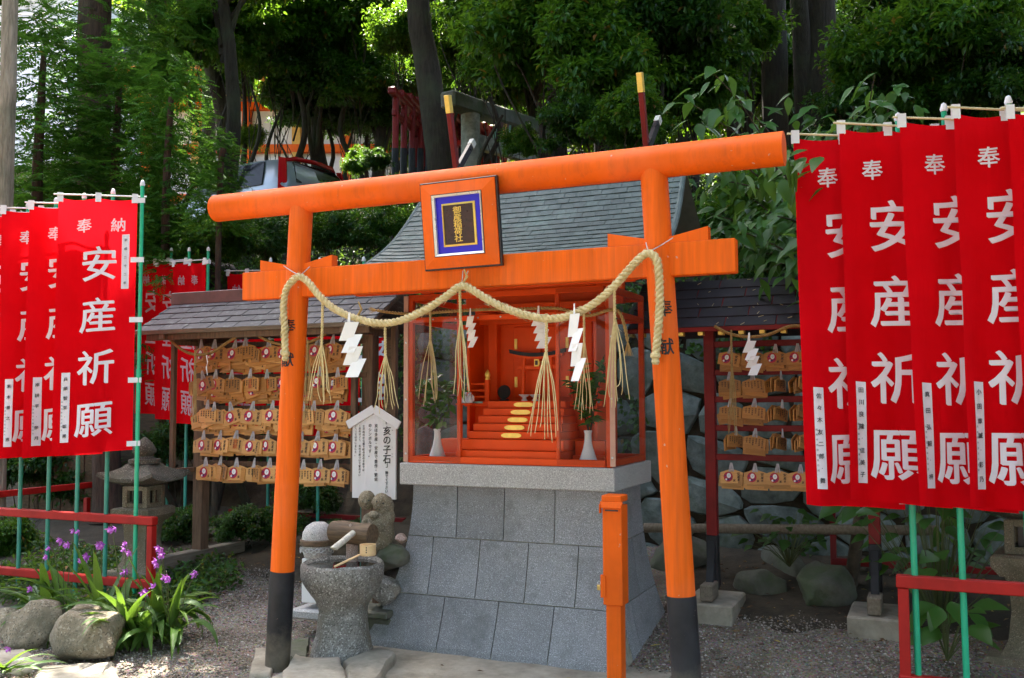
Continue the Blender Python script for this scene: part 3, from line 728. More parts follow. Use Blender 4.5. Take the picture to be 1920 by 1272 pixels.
# little white foxes on the side shelf
def fox(name, loc, s, rz, lab):
    root = empty(name, loc, rz, lab, 'figurine', 'white fox figurines beside the inner stairs')
    b = MB(); b.lathe([(.006, 0), (.016, .004), (.018, .014), (.014, .028), (.010, .040), (.007, .046)], 12); b.tube([(0, -.006, .03), (.0, -.014, .012), (0, -.016, 0)], [.006, .005, .006], 8)
    b.v = [(x*s, y*s, z*s) for x, y, z in b.v]; b.build('body', M['porcelain'], root, True, local=True)
    h = MB(); h.tube([(0, .006, .05), (0, -.004, .052), (0, -.018, .046)], [.007, .010, .003], 10)
    for e in (-1, 1): h.tube([(e*.005, .002, .058), (e*.007, .003, .072)], [.004, .0006], 6)
    h.v = [(x*s, y*s, z*s) for x, y, z in h.v]; h.build('head', M['porcelain'], root, True, local=True)
    tl = MB(); tl.tube([(0, .014, .008), (.0, .026, .02), (0, .026, .04), (0, .018, .055)], [.005, .009, .008, .001], 8); tl.v = [(x*s, y*s, z*s) for x, y, z in tl.v]; tl.build('tail', M['porcelain'], root, True, local=True)
sp = MB().box((CX-.475, 1.27, VZ-.02), (.12, .07, .012), .002).build('side_shelf', M['red_orange'], hall)
for i, (dx, dy, s, rz) in enumerate(((-.042, .0, 1.15, .2), (-.018, .008, .95, -.2), (.004, -.004, 1.2, .3), (.024, .01, 1.0, 0), (.042, -.006, 1.1, -.4))):
    fox('fox_figurine', (CX-.475+dx, 1.262+dy, VZ-.0135), s, rz, 'little white seated fox figurine, %s in the row left of the gold finial' % ('first', 'second', 'third', 'fourth', 'last')[i])

# vases with evergreen sprigs
leafV = None
M['sakaki'] = leafmat('evergreen_leaf', (.03, .10, .018), (.10, .24, .04), .15, (.2, .4, .04), .22, .6)
def blade(L, Wd, curl=.25, fold=.15, n=6, tipsharp=1.0):
    """leaf along +y from the origin, face +z"""
    V = []; F = []
    for i in range(n+1):
        t = i/n; wv = Wd/2*((max(t, .004)/.36)**.6 if t < .36 else max(0., (1-t)/.64)**.85); y = L*t; z = -curl*L*t*t
        V += [(-wv, y, z+fold*wv), (0, y, z), (wv, y, z+fold*wv)]
    for i in range(n):
        a = i*3; F += [(a, a+1, a+4, a+3), (a+1, a+2, a+5, a+4)]
    return V, F
def sprig(parent, base, hgt, rad, nl, seed, leafmesh, mstem, name='leaf'):
    rd = random.Random(seed); mb = MB(); base = Vector(base); k = 0
    for b in range(7):
        a = b/7*6.28+rd.uniform(-.3, .3); tip = base+Vector((math.cos(a)*rad*rd.uniform(.5, 1), math.sin(a)*rad*.5*rd.uniform(.5, 1), hgt*rd.uniform(.6, 1)))
        path = smooth_path([base-Vector((0, 0, .03)), base.lerp(tip, .5)+Vector((0, 0, hgt*.12)), tip], 4); mb.tube(path, [.003-.002*i/(len(path)-1) for i in range(len(path))], 5)
        for j in range(nl//7):
            t = .2+.8*(j+rd.random())/(nl//7); i = min(len(path)-2, int(t*(len(path)-1))); p = path[i].lerp(path[i+1], t*(len(path)-1)-i)
            d = Vector((rd.gauss(0, 1), rd.gauss(0, .7)-.3, rd.gauss(.2, .6))).normalized(); x, y, z = frame_rot(d); up = Vector((rd.gauss(0, .4), -.6, 1)).normalized()
            xx = d.cross(up).normalized(); zz = xx.cross(d); s = rd.uniform(.75, 1.25)
            link(name, leafmesh, parent, True, M=wmat(parent).inverted() @ (Matrix(((xx.x, d.x, zz.x, p.x), (xx.y, d.y, zz.y, p.y), (xx.z, d.z, zz.z, p.z), (0, 0, 0, 1))) @ Matrix.Scale(s, 4)))
    mb.build('stem', mstem, parent, True)
M['stem'] = paint('green_stem', (.08, .10, .03), .6, .2); M['bark_thin'] = paint('thin_bark', (.07, .05, .03), .8, .3, 20, .3)
V_, F_ = blade(.075, .036, .2, .18); _m = MB().add(V_, F_).mesh('leaf', True, False); _m.materials.append(M['sakaki'])
for i, (px, py, ph, lab) in enumerate(((820, 853, 118, 'left'), (1103, 862, 135, 'right'))):
    b = at(px, py, Y=.985 if i == 0 else .97); b.z = CZ0+.004
    vz = MB().lathe([(.058, 0), (.062, .006), (.058, .03), (.044, .07), (.031, .11), (.0235, .15), (.0215, .185), (.022, .2), (.026, .211), (.026, .218), (.017, .214), (.015, .15), (0, .14)], 32, b).build('vase', M['porcelain'], None, True)
    tag(vz, 'white flared porcelain vase %s' % ('beside the left glass pane of the shrine case' if i == 0 else 'at the right glass pane of the shrine case'), 'vase', 'porcelain vases in the shrine case')
    sg = empty('evergreen_sprig', b+Vector((0, 0, .2)), 0, 'bunch of dark glossy evergreen leaves in the %s vase of the shrine' % lab, 'plant', 'evergreen bunches in the vases')
    sprig(sg, b+Vector((.01, 0, .2)), .40 if i == 0 else .46, .20 if i == 0 else .16, 182, 40+i, _m, M['bark_thin'])
# white pebbles on the case floor
mb = MB(); rd = random.Random(5)
for i in range(120):
    x = rd.choice((rd.uniform(CX0+.04, -.55), rd.uniform(.22, CX1-.04))); r = rd.uniform(.004, .009); mb.lathe([(r*.6, 0), (r, r*.4), (r*.5, r*.9)], 6, (x, rd.uniform(.9, 1.05), CZ0+.001), rd.random())
tag(mb.build('gravel_in_case', M['granite_pale']), 'white pebbles spread on the floor of the shrine case', 'pebbles', kind='stuff')

# ------------------------------------------------------------------ shrine roof
prof = [(.45, 2.325), (.62, 2.40), (.8, 2.487), (1.0, 2.61), (1.14, 2.72), (1.26, 2.84), (1.36, 2.96), (1.45, 3.07), (1.53, 3.16), (1.60, 3.23)]
pp = resample(smooth_path([Vector((0, y, z)) for y, z in prof], 8), .002)
roof = empty('roof', (CX, 1.6, 2.3), parent=sh)
def rside(t): e = t**1.4; return (-1.17+.13*e, .94-.07*e)          # left and right verge from eave (t=0) to ridge (t=1)
NR = 26
def rpt(t, u, h=0.):
    """point on the front slope: t up the slope, u across; h above it"""
    i = t*(len(pp)-1); k = min(len(pp)-2, int(i)); p = pp[k].lerp(pp[k+1], i-k); tn = (pp[min(k+4, len(pp)-1)]-pp[max(k-3, 0)]).normalized(); nm = Vector((0, -tn.z, tn.y))
    a, b = rside(t); lift = .05*(abs(2*u-1)**6)*(1-t)**2
    q = Vector((a+(b-a)*u, p.y, p.z+lift)); return q+nm*h
core = MB(); ncol = 22
core.grid(lambda u, t: rpt(t, u, -.01), 20, 24); k = len(core.v); core.grid(lambda u, t: rpt(t, u, -.055), 20, 24)
deck = core.build('roof_deck', M['wooddark'], roof)
rowlen = 1/NR; slate_extra = MB(); count = 0
rd = random.Random(9)
for r in range(NR):
    off = .5 if r % 2 else 0
    for c in range(-1, ncol):
        u0, u1 = (c+off)/ncol, (c+1+off)/ncol; u0, u1 = max(0, u0), min(1, u1)
        if u1-u0 < .006: continue
        g = .0012; t0, t1 = r*rowlen, min(1, (r+1.25)*rowlen); dz = rd.uniform(-.0012, .0012)
        V = []
        for tt, hh in ((t0, .008+dz), (t1, .001+dz)):
            for uu in (u0+g/2, u1-g/2):
                V.append(rpt(tt, uu, hh)); V.append(rpt(tt, uu, hh-.0075))
        F = [(0, 2, 6, 4), (1, 5, 7, 3), (0, 1, 3, 2), (4, 6, 7, 5), (0, 4, 5, 1), (2, 3, 7, 6)]
        if 7 <= r < 21 and count < 300: MB().add(V, F).build('slate', M['slate'], roof, recalc=True); count += 1
        else: slate_extra.add(V, F)
tag(slate_extra.build('slate_courses', M['slate'], roof), kind='stuff')
# verges, eave edge, ridge, back slope
for u in (0, 1):
    e = -1 if u == 0 else 1
    MB().tube([rpt(t, u, -.008)+Vector((e*.012, 0, 0)) for t in np.linspace(0, 1, 26)], .02, 8).build('verge_roll', M['slate'], roof, True)
    mb = MB(); mb.grid(lambda a, t: rpt(t, u, -.02-a*.09)+Vector((-e*.02, 0, 0)), 1, 24); mb.build('verge_board', M['red_orange'], roof)
MB().tube([rpt(0, u, -.012)+Vector((0, -.003, 0)) for u in np.linspace(0, 1, 21)], .013, 8).build('eave_edge', M['verdigris'], roof, True)
MB().grid(lambda u, t: Vector((rside(1-t*.8)[0]+(rside(1-t*.8)[1]-rside(1-t*.8)[0])*u, 1.62+.55*t, 3.22-.7*t**.8)), 4, 8).build('back_slope', M['slate'], roof)
MB().box((-.08, 1.62, 3.235), (1.86, .1, .06), .02).build('ridge', M['slate'], roof)
MB().tube([(-1.03, 1.62, 3.27), (.86, 1.62, 3.27)], .025, 12).build('ridge_roll', M['copper'], roof, True)
for x in (-.88, .6):
    for (y1, z1, m) in ((1.49, 3.86 if x < 0 else 3.82, 'darkred'), (1.86, 3.6, 'blackedge')):
        a, b = Vector((x, 1.62+(1.62-y1)*.4, 3.2)), Vector((x+(0 if m == 'darkred' else .03), y1, z1)); d = (b-a).normalized()
        f = MB().bar(a, b, .035, .05, .003).build('crossed_finial', M[m], roof); MB().bar(b-d*(.13 if m == 'darkred' else .06), b+d*.002, .039, .054, .002).build('gold_tip', M['gold' if m == 'darkred' else 'bamboo_grey'], f)
# gable timbers and eave rafters
for u in (-.98, .70): MB().bar((u, .95, 2.42), (u, 1.62, 3.15), .05, .09).build('gable_timber', M['red_orange'], roof)
for k in range(14):
    x = -1.05+k*.145; MB().bar((x, .52, 2.29), (x, 1.0, 2.545), .028, .035).build('rafter', M['red_orange'], roof)
MB().box((CX, .62, 2.305), (1.9, .05, .05), .004).build('eave_beam', M['red_orange'], roof)
MB().box((CX, 1.55, 2.7), (1.2, .05, .9), .004).build('gable_wall', M['red_orange'], roof)
for x in (-.72, .43): MB().box((x, .9, 2.4), (.06, .08, .19), .004).build('bracket', M['red_orange'], roof)

# thin old rope across the front of the case
YS = .835
r2 = empty('thin_straw_rope', at(940, 580, Y=YS), 0, 'thin frayed brown straw rope tied across the glazed shrine front', 'rope')
mb = MB(); laid_rope(mb, smooth_path([at(*p, Y=YS) for p in ((707, 582), (730, 586), (775, 589), (830, 585), (900, 581), (960, 580), (1040, 578), (1075, 586), (1105, 592), (1140, 582), (1158, 583), (1168, 600), (1177, 640))], 7), .0115, .045, 2, .007, 7)
mb.build('twisted_rope', M['straw_old'], r2, True, angle=80)
for px, py in ((1177, 640), (707, 582)):
    mb = MB(); a = at(px, py, Y=YS); rd = random.Random(px)
    for i in range(14):
        e = a+(Vector((rd.uniform(-.035, .035), rd.uniform(-.02, .02), -.09)) if px > 900 else Vector((-.06, rd.uniform(-.02, .02), rd.uniform(-.02, .03)))); mb.tube([a, a.lerp(e, .5), e], [.003, .0022, .001], 5)
    mb.build('frayed_end', M['straw_old'], r2, True)
for px, c, tot, sp, old in ((807, 55, 172, 23, False), (1095, 60, 195, 20, True)):
    a = at(px, 590, Y=YS-.01); m = (a.z-at(px, 690, Y=YS).z)/100; straw_tassel(r2, a, c*m, tot*m, sp*m, 8, px, False)
shide(r2, at(882, 588, Y=YS-.02), (.052, .068), R(-20), 5); shide(r2, at(1010, 584, Y=YS-.02), (.062, .072), R(10), 6)

# ================================================================== THINGS ROUND THE SHRINE
# ------------------------------------------------------------------ orange money post with padlock
bx = at(1153, 1200, Y=.40); BX, BY = bx.x, .42
ob = empty('offering_post', (BX, BY, 0), 0, 'slim orange metal offering box on a post with a brass padlock', 'offering box')
zt = at(1155, 930, Y=BY-.06).z; zs = at(1155, 1137, Y=BY-.06).z
MB().box((BX, BY, zs/2-.04), (.085, .085, zs+.1), .004).build('post', M['orange'], ob)
bd = MB().box((BX+.002, BY, (zt-.055+zs)/2), (.112, .112, zt-.055-zs), .004).build('box_body', M['orange'], ob)
MB().box((BX, BY, zt-.018), (.116, .122, .036), .005).build('lid', M['orange'], ob)
MB().bar((BX, BY-.076, zt-.068), (BX, BY-.058, zt-.034), .13, .006).build('slot_hood', M['orange'], ob)
for s in (-1, 1): MB().box((BX+s*.062, BY-.068, zt-.072), (.005, .03, .05), .001).build('hood_cheek', M['orange'], ob)
MB().box((BX, BY-.0575, zt-.082), (.075, .004, .008), .0005).build('coin_slot', M['blackedge'], ob)
zh = at(1130, 1100, Y=BY-.06).z
MB().box((BX-.062, BY-.05, zh), (.012, .02, .125), .002).build('hasp', M['orange'], ob); MB().box((BX-.048, BY-.06, zh), (.022, .006, .12), .002).build('hasp_plate', M['orange'], ob)
pk = MB().box((BX-.077, BY-.055, zh-.008), (.022, .014, .03), .003).build('padlock', M['brass'], ob)
MB().tube([(BX-.077+.008*math.cos(a), BY-.055, zh+.012+.016*math.sin(a)) for a in np.linspace(0, math.pi, 9)], .0022, 6).build('shackle', M['steel'], pk, True)

# ------------------------------------------------------------------ stone basin
bc = Vector((-1.0, .33, 0))
bs = empty('stone_basin', bc, 0, 'rough hewn stone water basin on a flared pedestal foot under the bamboo spout', 'basin')
rdm = random.Random(3)
prf = [(.20, -.05), (.205, .02), (.195, .06), (.178, .12), (.164, .19), (.156, .25), (.157, .29), (.175, .325), (.21, .365), (.245, .41), (.264, .46), (.268, .50), (.265, .528), (.256, .536), (.243, .534), (.234, .52), (.222, .50), (.17, .485), (0.02, .48)]
mb = MB(); pd = resample([Vector((r*.96, 0, z*1.12)) for r, z in prf], .022); mb.lathe([(p.x, p.z) for p in pd], 56, bc)
mb.v = [tuple(Vector(p)+mnoise.noise_vector(Vector(p)*9)*.010+mnoise.noise_vector(Vector(p)*30)*.004) for p in mb.v]
mb.build('bowl', M['roughstone'], bs, True)
MB().lathe([(.228, 0), (.228, .002)], 40, bc+Vector((0, 0, .578))).build('water', M['water'], bs)

# log with bamboo spout on its stone post
lc = at(661, 1000, Y=.42); lg = empty('bamboo_spout', (lc.x, .42, 0), 0, 'short dark log with a grey bamboo water spout above the basin', 'water spout')
mb = MB(); hl = .148
LP = [lc+Vector((x, -.02*x, -.03*x)) for x in np.linspace(-hl, hl, 9)]
mb.tube(LP, [.066, .07, .071, .07, .07, .069, .07, .071, .068], 28).jitter(.004, 14); mb.build('log', M['wooddark'], lg, True, angle=50)
sa, sb_ = at(662, 1000, Y=.34), at(626, 1029, Y=.12)
d = (sb_-sa).normalized(); mb = MB(); x, y, _ = frame_rot(d); n = 18; V = []
for rr, tt in ((.0195, 0), (.0195, 1), (.0145, 1), (.0145, .55)):
    p = sa.lerp(sb_, tt); V += [p+(x*math.cos(2*math.pi*k/n)+y*math.sin(2*math.pi*k/n))*rr+(d*.022*math.sin(2*math.pi*k/n) if tt == 1 else Vector()) for k in range(n)]
mb.add(V, [(i*n+k, i*n+(k+1) % n, i*n+n+(k+1) % n, i*n+n+k) for i in range(3) for k in range(n)]+[tuple(3*n+k for k in range(n))]); mb.build('spout', M['bamboo_grey'], lg, True, angle=50)
sp = at(660, 1045, Y=.46); MB().lathe([(.036, -.06), (.037, .06), (.036, lc.z-sp.z-.05)], 20, sp).build('support_post', M['pinkstone'], lg, True)
MB().lathe([(.008, 0), (.008, .004)], 8, M=Matrix.Translation(at(657, 985, Y=.348)) @ Matrix.Rotation(R(90), 4, 'X')).build('bolt', M['steel'], lg)

# ladle resting on the rim
lb = at(687, 1040, Y=.28); ld = empty('water_ladle', lb, 0, 'pale wooden water ladle lying across the basin rim', 'ladle')
MB().lathe([(.046, 0), (.049, .004), (.049, .066), (.0455, .066), (.045, .008), (0, .007)], 28, lb+Vector((.01, .0, -.004))).build('cup', M['ladle'], ld, True, angle=40)
MB().bar(at(676, 1040, Y=.24), at(627, 1063, Y=.07), .014, .01, .002).build('handle', M['ladle'], ld)
mb = MB(); [mb.box(lb+Vector((.028, -.046, .02+.014*i)), (.006, .003, .009), .0005) for i in range(3)]; mb.build('burnt_mark', M['ink'], ld)

# dome stone with belt and chain
dc = at(596, 1038, Y=.75); ds = empty('dome_stone', (dc.x, .75, 0), 0, 'rounded grey stone with a dark belt and white chain on a pale block', 'stone ornament')
dz = dc.z
mb = MB(); mb.lathe([(.09, -.02), (.10, .02), (.106, .06), (.107, .10), (.10, .145), (.078, .185), (.045, .207), (.005, .212)], 32, (dc.x, .75, dz)).jitter(.004, 9).build('dome', M['granite_pale'], ds, True)
MB().lathe([(.112, 0), (.121, .006), (.121, .036), (.112, .042)], 36, (dc.x, .75, dz+.058)).build('belt', M['wooddark'], ds, True)
for k in range(17):
    a = R(180)+math.pi*k/16; c = Vector((dc.x+.117*math.cos(a), .75+.117*math.sin(a), dz+.035-.012*(k % 3 == 1)))
    tp = [c+Vector((-math.sin(a)*.016*math.cos(b), math.cos(a)*.016*math.cos(b), .012*math.sin(b))) for b in np.linspace(0, 2*math.pi, 11)]
    MB().tube(tp, .003, 5).build('chain_link', M['steel'], ds, True)
zb = at(565, 1118, Y=.74).z; MB().box((dc.x, .78, (dz-.02+zb)/2-.02), (.18, .18, dz-zb-.0), .006).build('block', M['white'], ds)
MB().box((dc.x+.02, .8, zb-.1), (.34, .3, .07), .015).jitter(.006, 6).build('foot_slab', M['granite_pale'], ds)

# rocks under the carved figures
def rock(name, c, size, seed, mat, label, cat='rock', group=None, flat=.3, sub=3, parent=None, amp=.35, rz=0):
    bm = bmesh.new(); bmesh.ops.create_icosphere(bm, subdivisions=sub+1, radius=1)
    o = Vector((seed*5.1, seed*2.3, seed*9.7)); rd = random.Random(seed)
    planes = [(Vector((rd.gauss(0, 1), rd.gauss(0, 1), rd.gauss(0, 1))).normalized(), rd.uniform(.58, .88)) for _ in range(10)]
    for v in bm.verts:
        p = v.co.normalized()
        for n, dd in planes:
            k = p.dot(n)
            if k > dd: p = p-n*(k-dd)*.92
        p = p*(1+amp*.35*mnoise.noise(p*1.2+o)+.10*amp*mnoise.noise(p*3.5+o)+.05*amp*mnoise.noise(p*9+o))
        v.co = Vector((p.x*size[0], p.y*size[1], p.z*size[2]))
    me = bpy.data.meshes.new(name); bm.to_mesh(me); bm.free(); me.polygons.foreach_set('use_smooth', [True]*len(me.polygons)); me.materials.append(mat)
    ob = link(name, me, parent, local=parent is not None); ob.location = c; ob.rotation_euler = (0, 0, rz)
    if label: tag(ob, label, cat, group)
    return ob
ry = .78
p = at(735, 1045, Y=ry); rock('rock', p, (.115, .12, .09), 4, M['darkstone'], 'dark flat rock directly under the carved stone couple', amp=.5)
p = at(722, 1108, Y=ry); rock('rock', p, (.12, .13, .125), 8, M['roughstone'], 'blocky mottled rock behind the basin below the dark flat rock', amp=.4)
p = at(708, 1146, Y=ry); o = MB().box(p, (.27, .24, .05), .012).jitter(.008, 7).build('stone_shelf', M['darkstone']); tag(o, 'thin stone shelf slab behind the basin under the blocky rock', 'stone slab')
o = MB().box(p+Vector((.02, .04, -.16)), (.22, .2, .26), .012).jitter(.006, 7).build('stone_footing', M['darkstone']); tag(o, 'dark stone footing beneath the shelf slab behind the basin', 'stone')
p = at(752, 1010, Y=1.0); rock('rock', p, (.045, .05, .035), 12, M['pinkstone'], 'small reddish stone between the carved couple and the pedestal')

# carved couple
sc0 = at(706, 1030, Y=.76); cs = empty('carved_couple', sc0, 0, 'weathered stone carving of two round headed figures leaning together', 'statue')
U = 1/283
def blob_statue():
    bm = bmesh.new()
    def ball(px, py, r, sq=(1, 1, 1), dy=0):
        c = at(px, py, Y=.76+dy); bmesh.ops.create_icosphere(bm, subdivisions=3, radius=r*U, matrix=Matrix.Translation(c) @ Matrix.Diagonal((*sq, 1)))
    ball(688, 938, 16.5, (1, 1, 1.12)); ball(715, 943, 17, (1, 1, 1.08)); ball(722, 950, 17, (.95, 1.1, 1.25), .02)
    ball(712, 990, 27, (.9, .9, 1.25)); ball(722, 1000, 22, (.8, 1, 1.3), .01); ball(693, 978, 15, (1, .8, 1.1)); ball(690, 1000, 20, (.8, .8, 1.2)); ball(712, 1015, 26, (.95, .95, .8))
    ball(700, 966, 9, (1.3, .8, .8), -.07); ball(684, 985, 8, (.9, .8, 1.6), -.05); ball(728, 970, 14, (.9, 1, 1.3), .02)
    ball(686, 944, 2.6, (1, 1.6, 1.2), -.055); ball(709, 949, 2.6, (1, 1.6, 1.2), -.057)
    me = bpy.data.meshes.new('figures'); bm.to_mesh(me); bm.free()
    o = bpy.data.objects.new('tmp', me); COL.objects.link(o); md = o.modifiers.new('r', 'REMESH'); md.mode = 'VOXEL'; md.voxel_size = .0042; sm = o.modifiers.new('s', 'SMOOTH'); sm.iterations = 4
    m2 = bpy.data.meshes.new_from_object(o.evaluated_get(bpy.context.evaluated_depsgraph_get())); COL.objects.unlink(o); bpy.data.objects.remove(o)
    co = np.empty(len(m2.vertices)*3); m2.vertices.foreach_get('co', co); co = co.reshape(-1, 3)
    co = np.array([tuple(Vector(p)+mnoise.noise_vector(Vector(p)*38)*.0035+mnoise.noise_vector(Vector(p)*90)*.0016) for p in co]); m2.vertices.foreach_set('co', co.ravel())
    m2.polygons.foreach_set('use_smooth', [True]*len(m2.polygons)); m2.materials.append(M['lantern']); m2.name = 'figures'
    return link('figures', m2, cs)
fg = blob_statue()
mb = MB()
for px, py, dy in ((680, 940, -.058), (691, 939, -.058), (706, 941, -.062), (718, 944, -.05)):
    mb = MB(); mb.lathe([(.006, -.004), (.0045, .001), (.001, .003)], 10, M=Matrix.Translation(at(px, py, Y=.76+dy)) @ Matrix.Rotation(R(90), 4, 'X')); mb.build('eye', M['ink'], cs)
mb = MB(); mb.tube([at(683, 950, Y=.70), at(686, 952, Y=.698), at(690, 950, Y=.70)], .0018, 6); mb.build('mouth', M['ink'], cs); mb = MB(); mb.tube([at(704, 956, Y=.698), at(708, 954, Y=.696), at(713, 957, Y=.698)], .0018, 6); mb.build('mouth', M['ink'], cs)

# white notice board
SY = 1.12
nb = empty('notice_board', at(704, 1000, Y=SY), 0, 'white wooden notice board with small gable roof and black vertical writing', 'sign')
c = [at(*p, Y=SY) for p in ((663, 787), (745, 798), (741, 937), (661, 933))]; x0, x1 = (c[0].x+c[3].x)/2, (c[1].x+c[2].x)/2; z0, z1 = (c[2].z+c[3].z)/2, at(704, 768, Y=SY).z; ze = at(704, 792, Y=SY).z; xm = (x0+x1)/2
MB().prism([(x0, z0), (x1, z0), (x1, ze), (xm, z1-.006), (x0, ze)], Matrix.Translation((0, SY, 0)), .018).build('board', M['board_white'], nb)
for s in (-1, 1):
    e = Vector((xm+s*(x1-x0)*.60, SY-.02, ze-.022)); MB().bar((xm, SY-.012, z1+.004), e, .06, .012, .002, up=Vector((0, 1, 0))).build('gable_strip', M['board_white'], nb)
MB().box((xm, SY+.03, z0/2+.05), (.04, .04, z0+.5), .003).build('post', M['woodbrown'], nb)
mb = MB(); S = x1-x0; ff = lambda x, z, h=0: Vector((x, SY-.0105-h, z))
def col(mb, text, fx, ztop, size, step=None, bold=.01):
    put_text(mb, ff, [(ch, x0+fx*S, ztop-size*.5-i*(step or size*1.05), size) for i, ch in enumerate(text) if ch != ' '], bold)
Hh = ze-z0; zt_ = ze+.02
col(mb, '亥の子石', .805, zt_-.045, .068, .067, .02); put_text(mb, ff, [('「', x0+.80*S, zt_-.018, .045), ('」', x0+.80*S, zt_-.322, .045)], .02)
col(mb, '撫でて下さい', .80, zt_-.36, .026, .0262); col(mb, '亥は多産・安産で豊作・繁栄', .555, zt_-.03, .0285, .0315); col(mb, 'のシンボルです。', .415, zt_-.03, .0275, .030)
col(mb, '江戸時代から城下町の亥の子祭では', .265, zt_-.04, .0185, .0207, .006); col(mb, '「亥の子〳〵 亥の子餅ついて繁昌せい', .175, zt_-.035, .0185, .0207, .006); col(mb, '〳〵」とはやしました。', .08, zt_-.035, .0185, .021, .006)
col(mb, 'い', .93, zt_-.07, .012); col(mb, 'こ', .93, zt_-.19, .012); col(mb, 'いし', .93, zt_-.235, .012, .018)
tag(mb.build('lettering', M['ink'], nb, recalc=False), kind='stuff')

# ------------------------------------------------------------------ kerb stones round the basin and paving in front
def slab(poly, z0, z1, seed, mat, name, label, cat='paving stone', group=None):
    """irregular flat stone from picture outline points already turned into ground points"""
    rd = random.Random(seed); c = sum((Vector(p) for p in poly), Vector())/len(poly); P = []
    for i, p in enumerate(poly):
        q = Vector(poly[(i+1) % len(poly)]); P += [Vector(p).lerp(q, t)+Vector((rd.uniform(-.012, .012), rd.uniform(-.012, .012), 0)) for t in (0, .2, .4, .6, .8)]
    n = len(P); V = [(p.x, p.y, z0) for p in P]; lv = ((.995, -.03), (.97, -.012), (.9, 0), (.75, .0), (.55, 0), (.3, 0))
    for sc_, dz_ in lv:
        for p in P:
            q = c+(p-c)*sc_; h = .016*mnoise.noise(Vector((q.x*5, q.y*5, seed)))+.009*mnoise.noise(Vector((q.x*16, q.y*16, seed))); sh_ = mnoise.noise_vector(Vector((q.x*9, q.y*9, seed+3)))*.012
            V.append((q.x+sh_.x, q.y+sh_.y, z1+dz_+h))
    V.append((c.x, c.y, z1)); m = len(lv)
    F = [(r*n+i, r*n+(i+1) % n, (r+1)*n+(i+1) % n, (r+1)*n+i) for r in range(m) for i in range(n)]+[(m*n+i, m*n+(i+1) % n, (m+1)*n) for i in range(n)]
    o = MB().add(V, F).build(name, mat, None, True, angle=50); tag(o, label, cat, group); return o
G = lambda px, py, z=.03: Vector((at(px, py, Z=z).x, at(px, py, Z=z).y, 0))
kg = 'kerb stones round the basin'
slab([G(478, 1215), G(505, 1215), G(512, 1262), G(470, 1262)], -.05, .03, 1, M['concrete'], 'kerb_stone', 'pale kerb stone left of the torii pillar black foot', group=kg)
slab([G(545, 1240), G(640, 1248), G(655, 1300), G(520, 1295)], -.05, .075, 2, M['concrete'], 'kerb_stone', 'pale worn kerb stone in front of the stone basin', group=kg)
slab([G(645, 1247), G(712, 1218), G(745, 1232), G(700, 1290), G(652, 1298)], -.05, .07, 3, M['concrete'], 'kerb_stone', 'angular kerb stone pointing up beside the pedestal corner', group=kg)
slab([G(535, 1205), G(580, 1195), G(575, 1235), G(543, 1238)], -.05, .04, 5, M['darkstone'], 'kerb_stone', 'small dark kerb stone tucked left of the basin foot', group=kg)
zp = .004
o = MB().grid(lambda u, v: Vector((-1.15+u*2.1, -.95+v*1.85, .010+.006*mnoise.noise(Vector((u*9, v*9, 1))))), 16, 14).build('paving_apron', M['concrete'], None, True); tag(o, kind='structure')
for i, pts in enumerate((((75, 1250), (215, 1242), (228, 1275), (60, 1278)), ((-30, 1222), (50, 1215), (85, 1240), (40, 1258), (-40, 1250)))):
    slab([G(*p) for p in pts], -.05, .035, 20+i, M['concrete'], 'flagstone', ('sunlit flagstone below the biggest boulder', 'flagstone at the left picture edge below the boulders', 'partly buried flagstone beside the gravel in front')[i], group='flagstones along the front edge')
wr = [(168, 1195, (.30, .22, .235), 31, 'largest rounded brown boulder in front of the purple orchids', .1), (72, 1170, (.27, .2, .19), 35, 'tilted brown boulder half under the orchid leaves', .2), (8, 1158, (.17, .15, .11), 38, 'low grey boulder at the left edge behind the flagstone', .3)]
for px, py, s, sd, lab, dy in wr:
    p = at(px, py, Y=-.3+dy); p.z = s[2]*.52; rock('boulder', p, s, sd, M['boulder'], lab, 'boulder', 'boulders before the left fence', amp=.5, rz=sd)

# ------------------------------------------------------------------ votive tablets
EW, EH = .150, .098
def ema_outline(k=1.): return [(-EW/2*k, -EH/2*k), (EW/2*k, -EH/2*k), (EW/2*k, EH*.25*k), (0, EH/2*k), (-EW/2*k, EH*.25*k)]
_b = MB(); _b.prism(ema_outline(), Matrix.Identity(4), .008)
EMA_ME = _b.mesh('board'); EMA_ME.materials.append(M['ema']); _b2 = MB(); _b2.prism(ema_outline(), Matrix.Identity(4), .008); EMA_ME2 = _b2.mesh('board'); EMA_ME2.materials.append(M['ema_aged'])
def disc(mb, cx, cz, rx, rz_, y, n=14): mb.add([(cx+rx*math.cos(2*math.pi*k/n), y, cz+rz_*math.sin(2*math.pi*k/n)) for k in range(n)], [tuple(range(n))])
_d = MB(); disc(_d, -.022, -.004, .031, .034, -.0046); PIC_A = _d.mesh('picture', recalc=False); PIC_A.materials.append(M['pinkred'])
_d = MB(); disc(_d, -.018, .004, .014, .017, -.0052); disc(_d, -.034, -.022, .008, .007, -.0052); PIC_B = _d.mesh('picture_face', recalc=False); PIC_B.materials.append(M['paper'])
_d = MB(); [disc(_d, x, z, r, r*.8, -.0056, 8) for x, z, r in ((-.022, -.022, .009), (-.006, -.016, .006), (-.042, .004, .006), (-.021, .007, .002), (-.014, .007, .002), (-.018, .0, .0025))]; PIC_C = _d.mesh('picture_pattern', recalc=False); PIC_C.materials.append(M['purple'])
_d = MB(); put_text(_d, lambda x, z, h=0: Vector((x, -.0048-h*.5, z)), [('安', .046, .016, .022), ('産', .046, -.006, .02), ('祈', .046, -.026, .016), ('亥', .018, -.028, .019)], .02); PIC_T = _d.mesh('writing', recalc=False); PIC_T.materials.append(M['ink'])
_d = MB(); rd = random.Random(2)
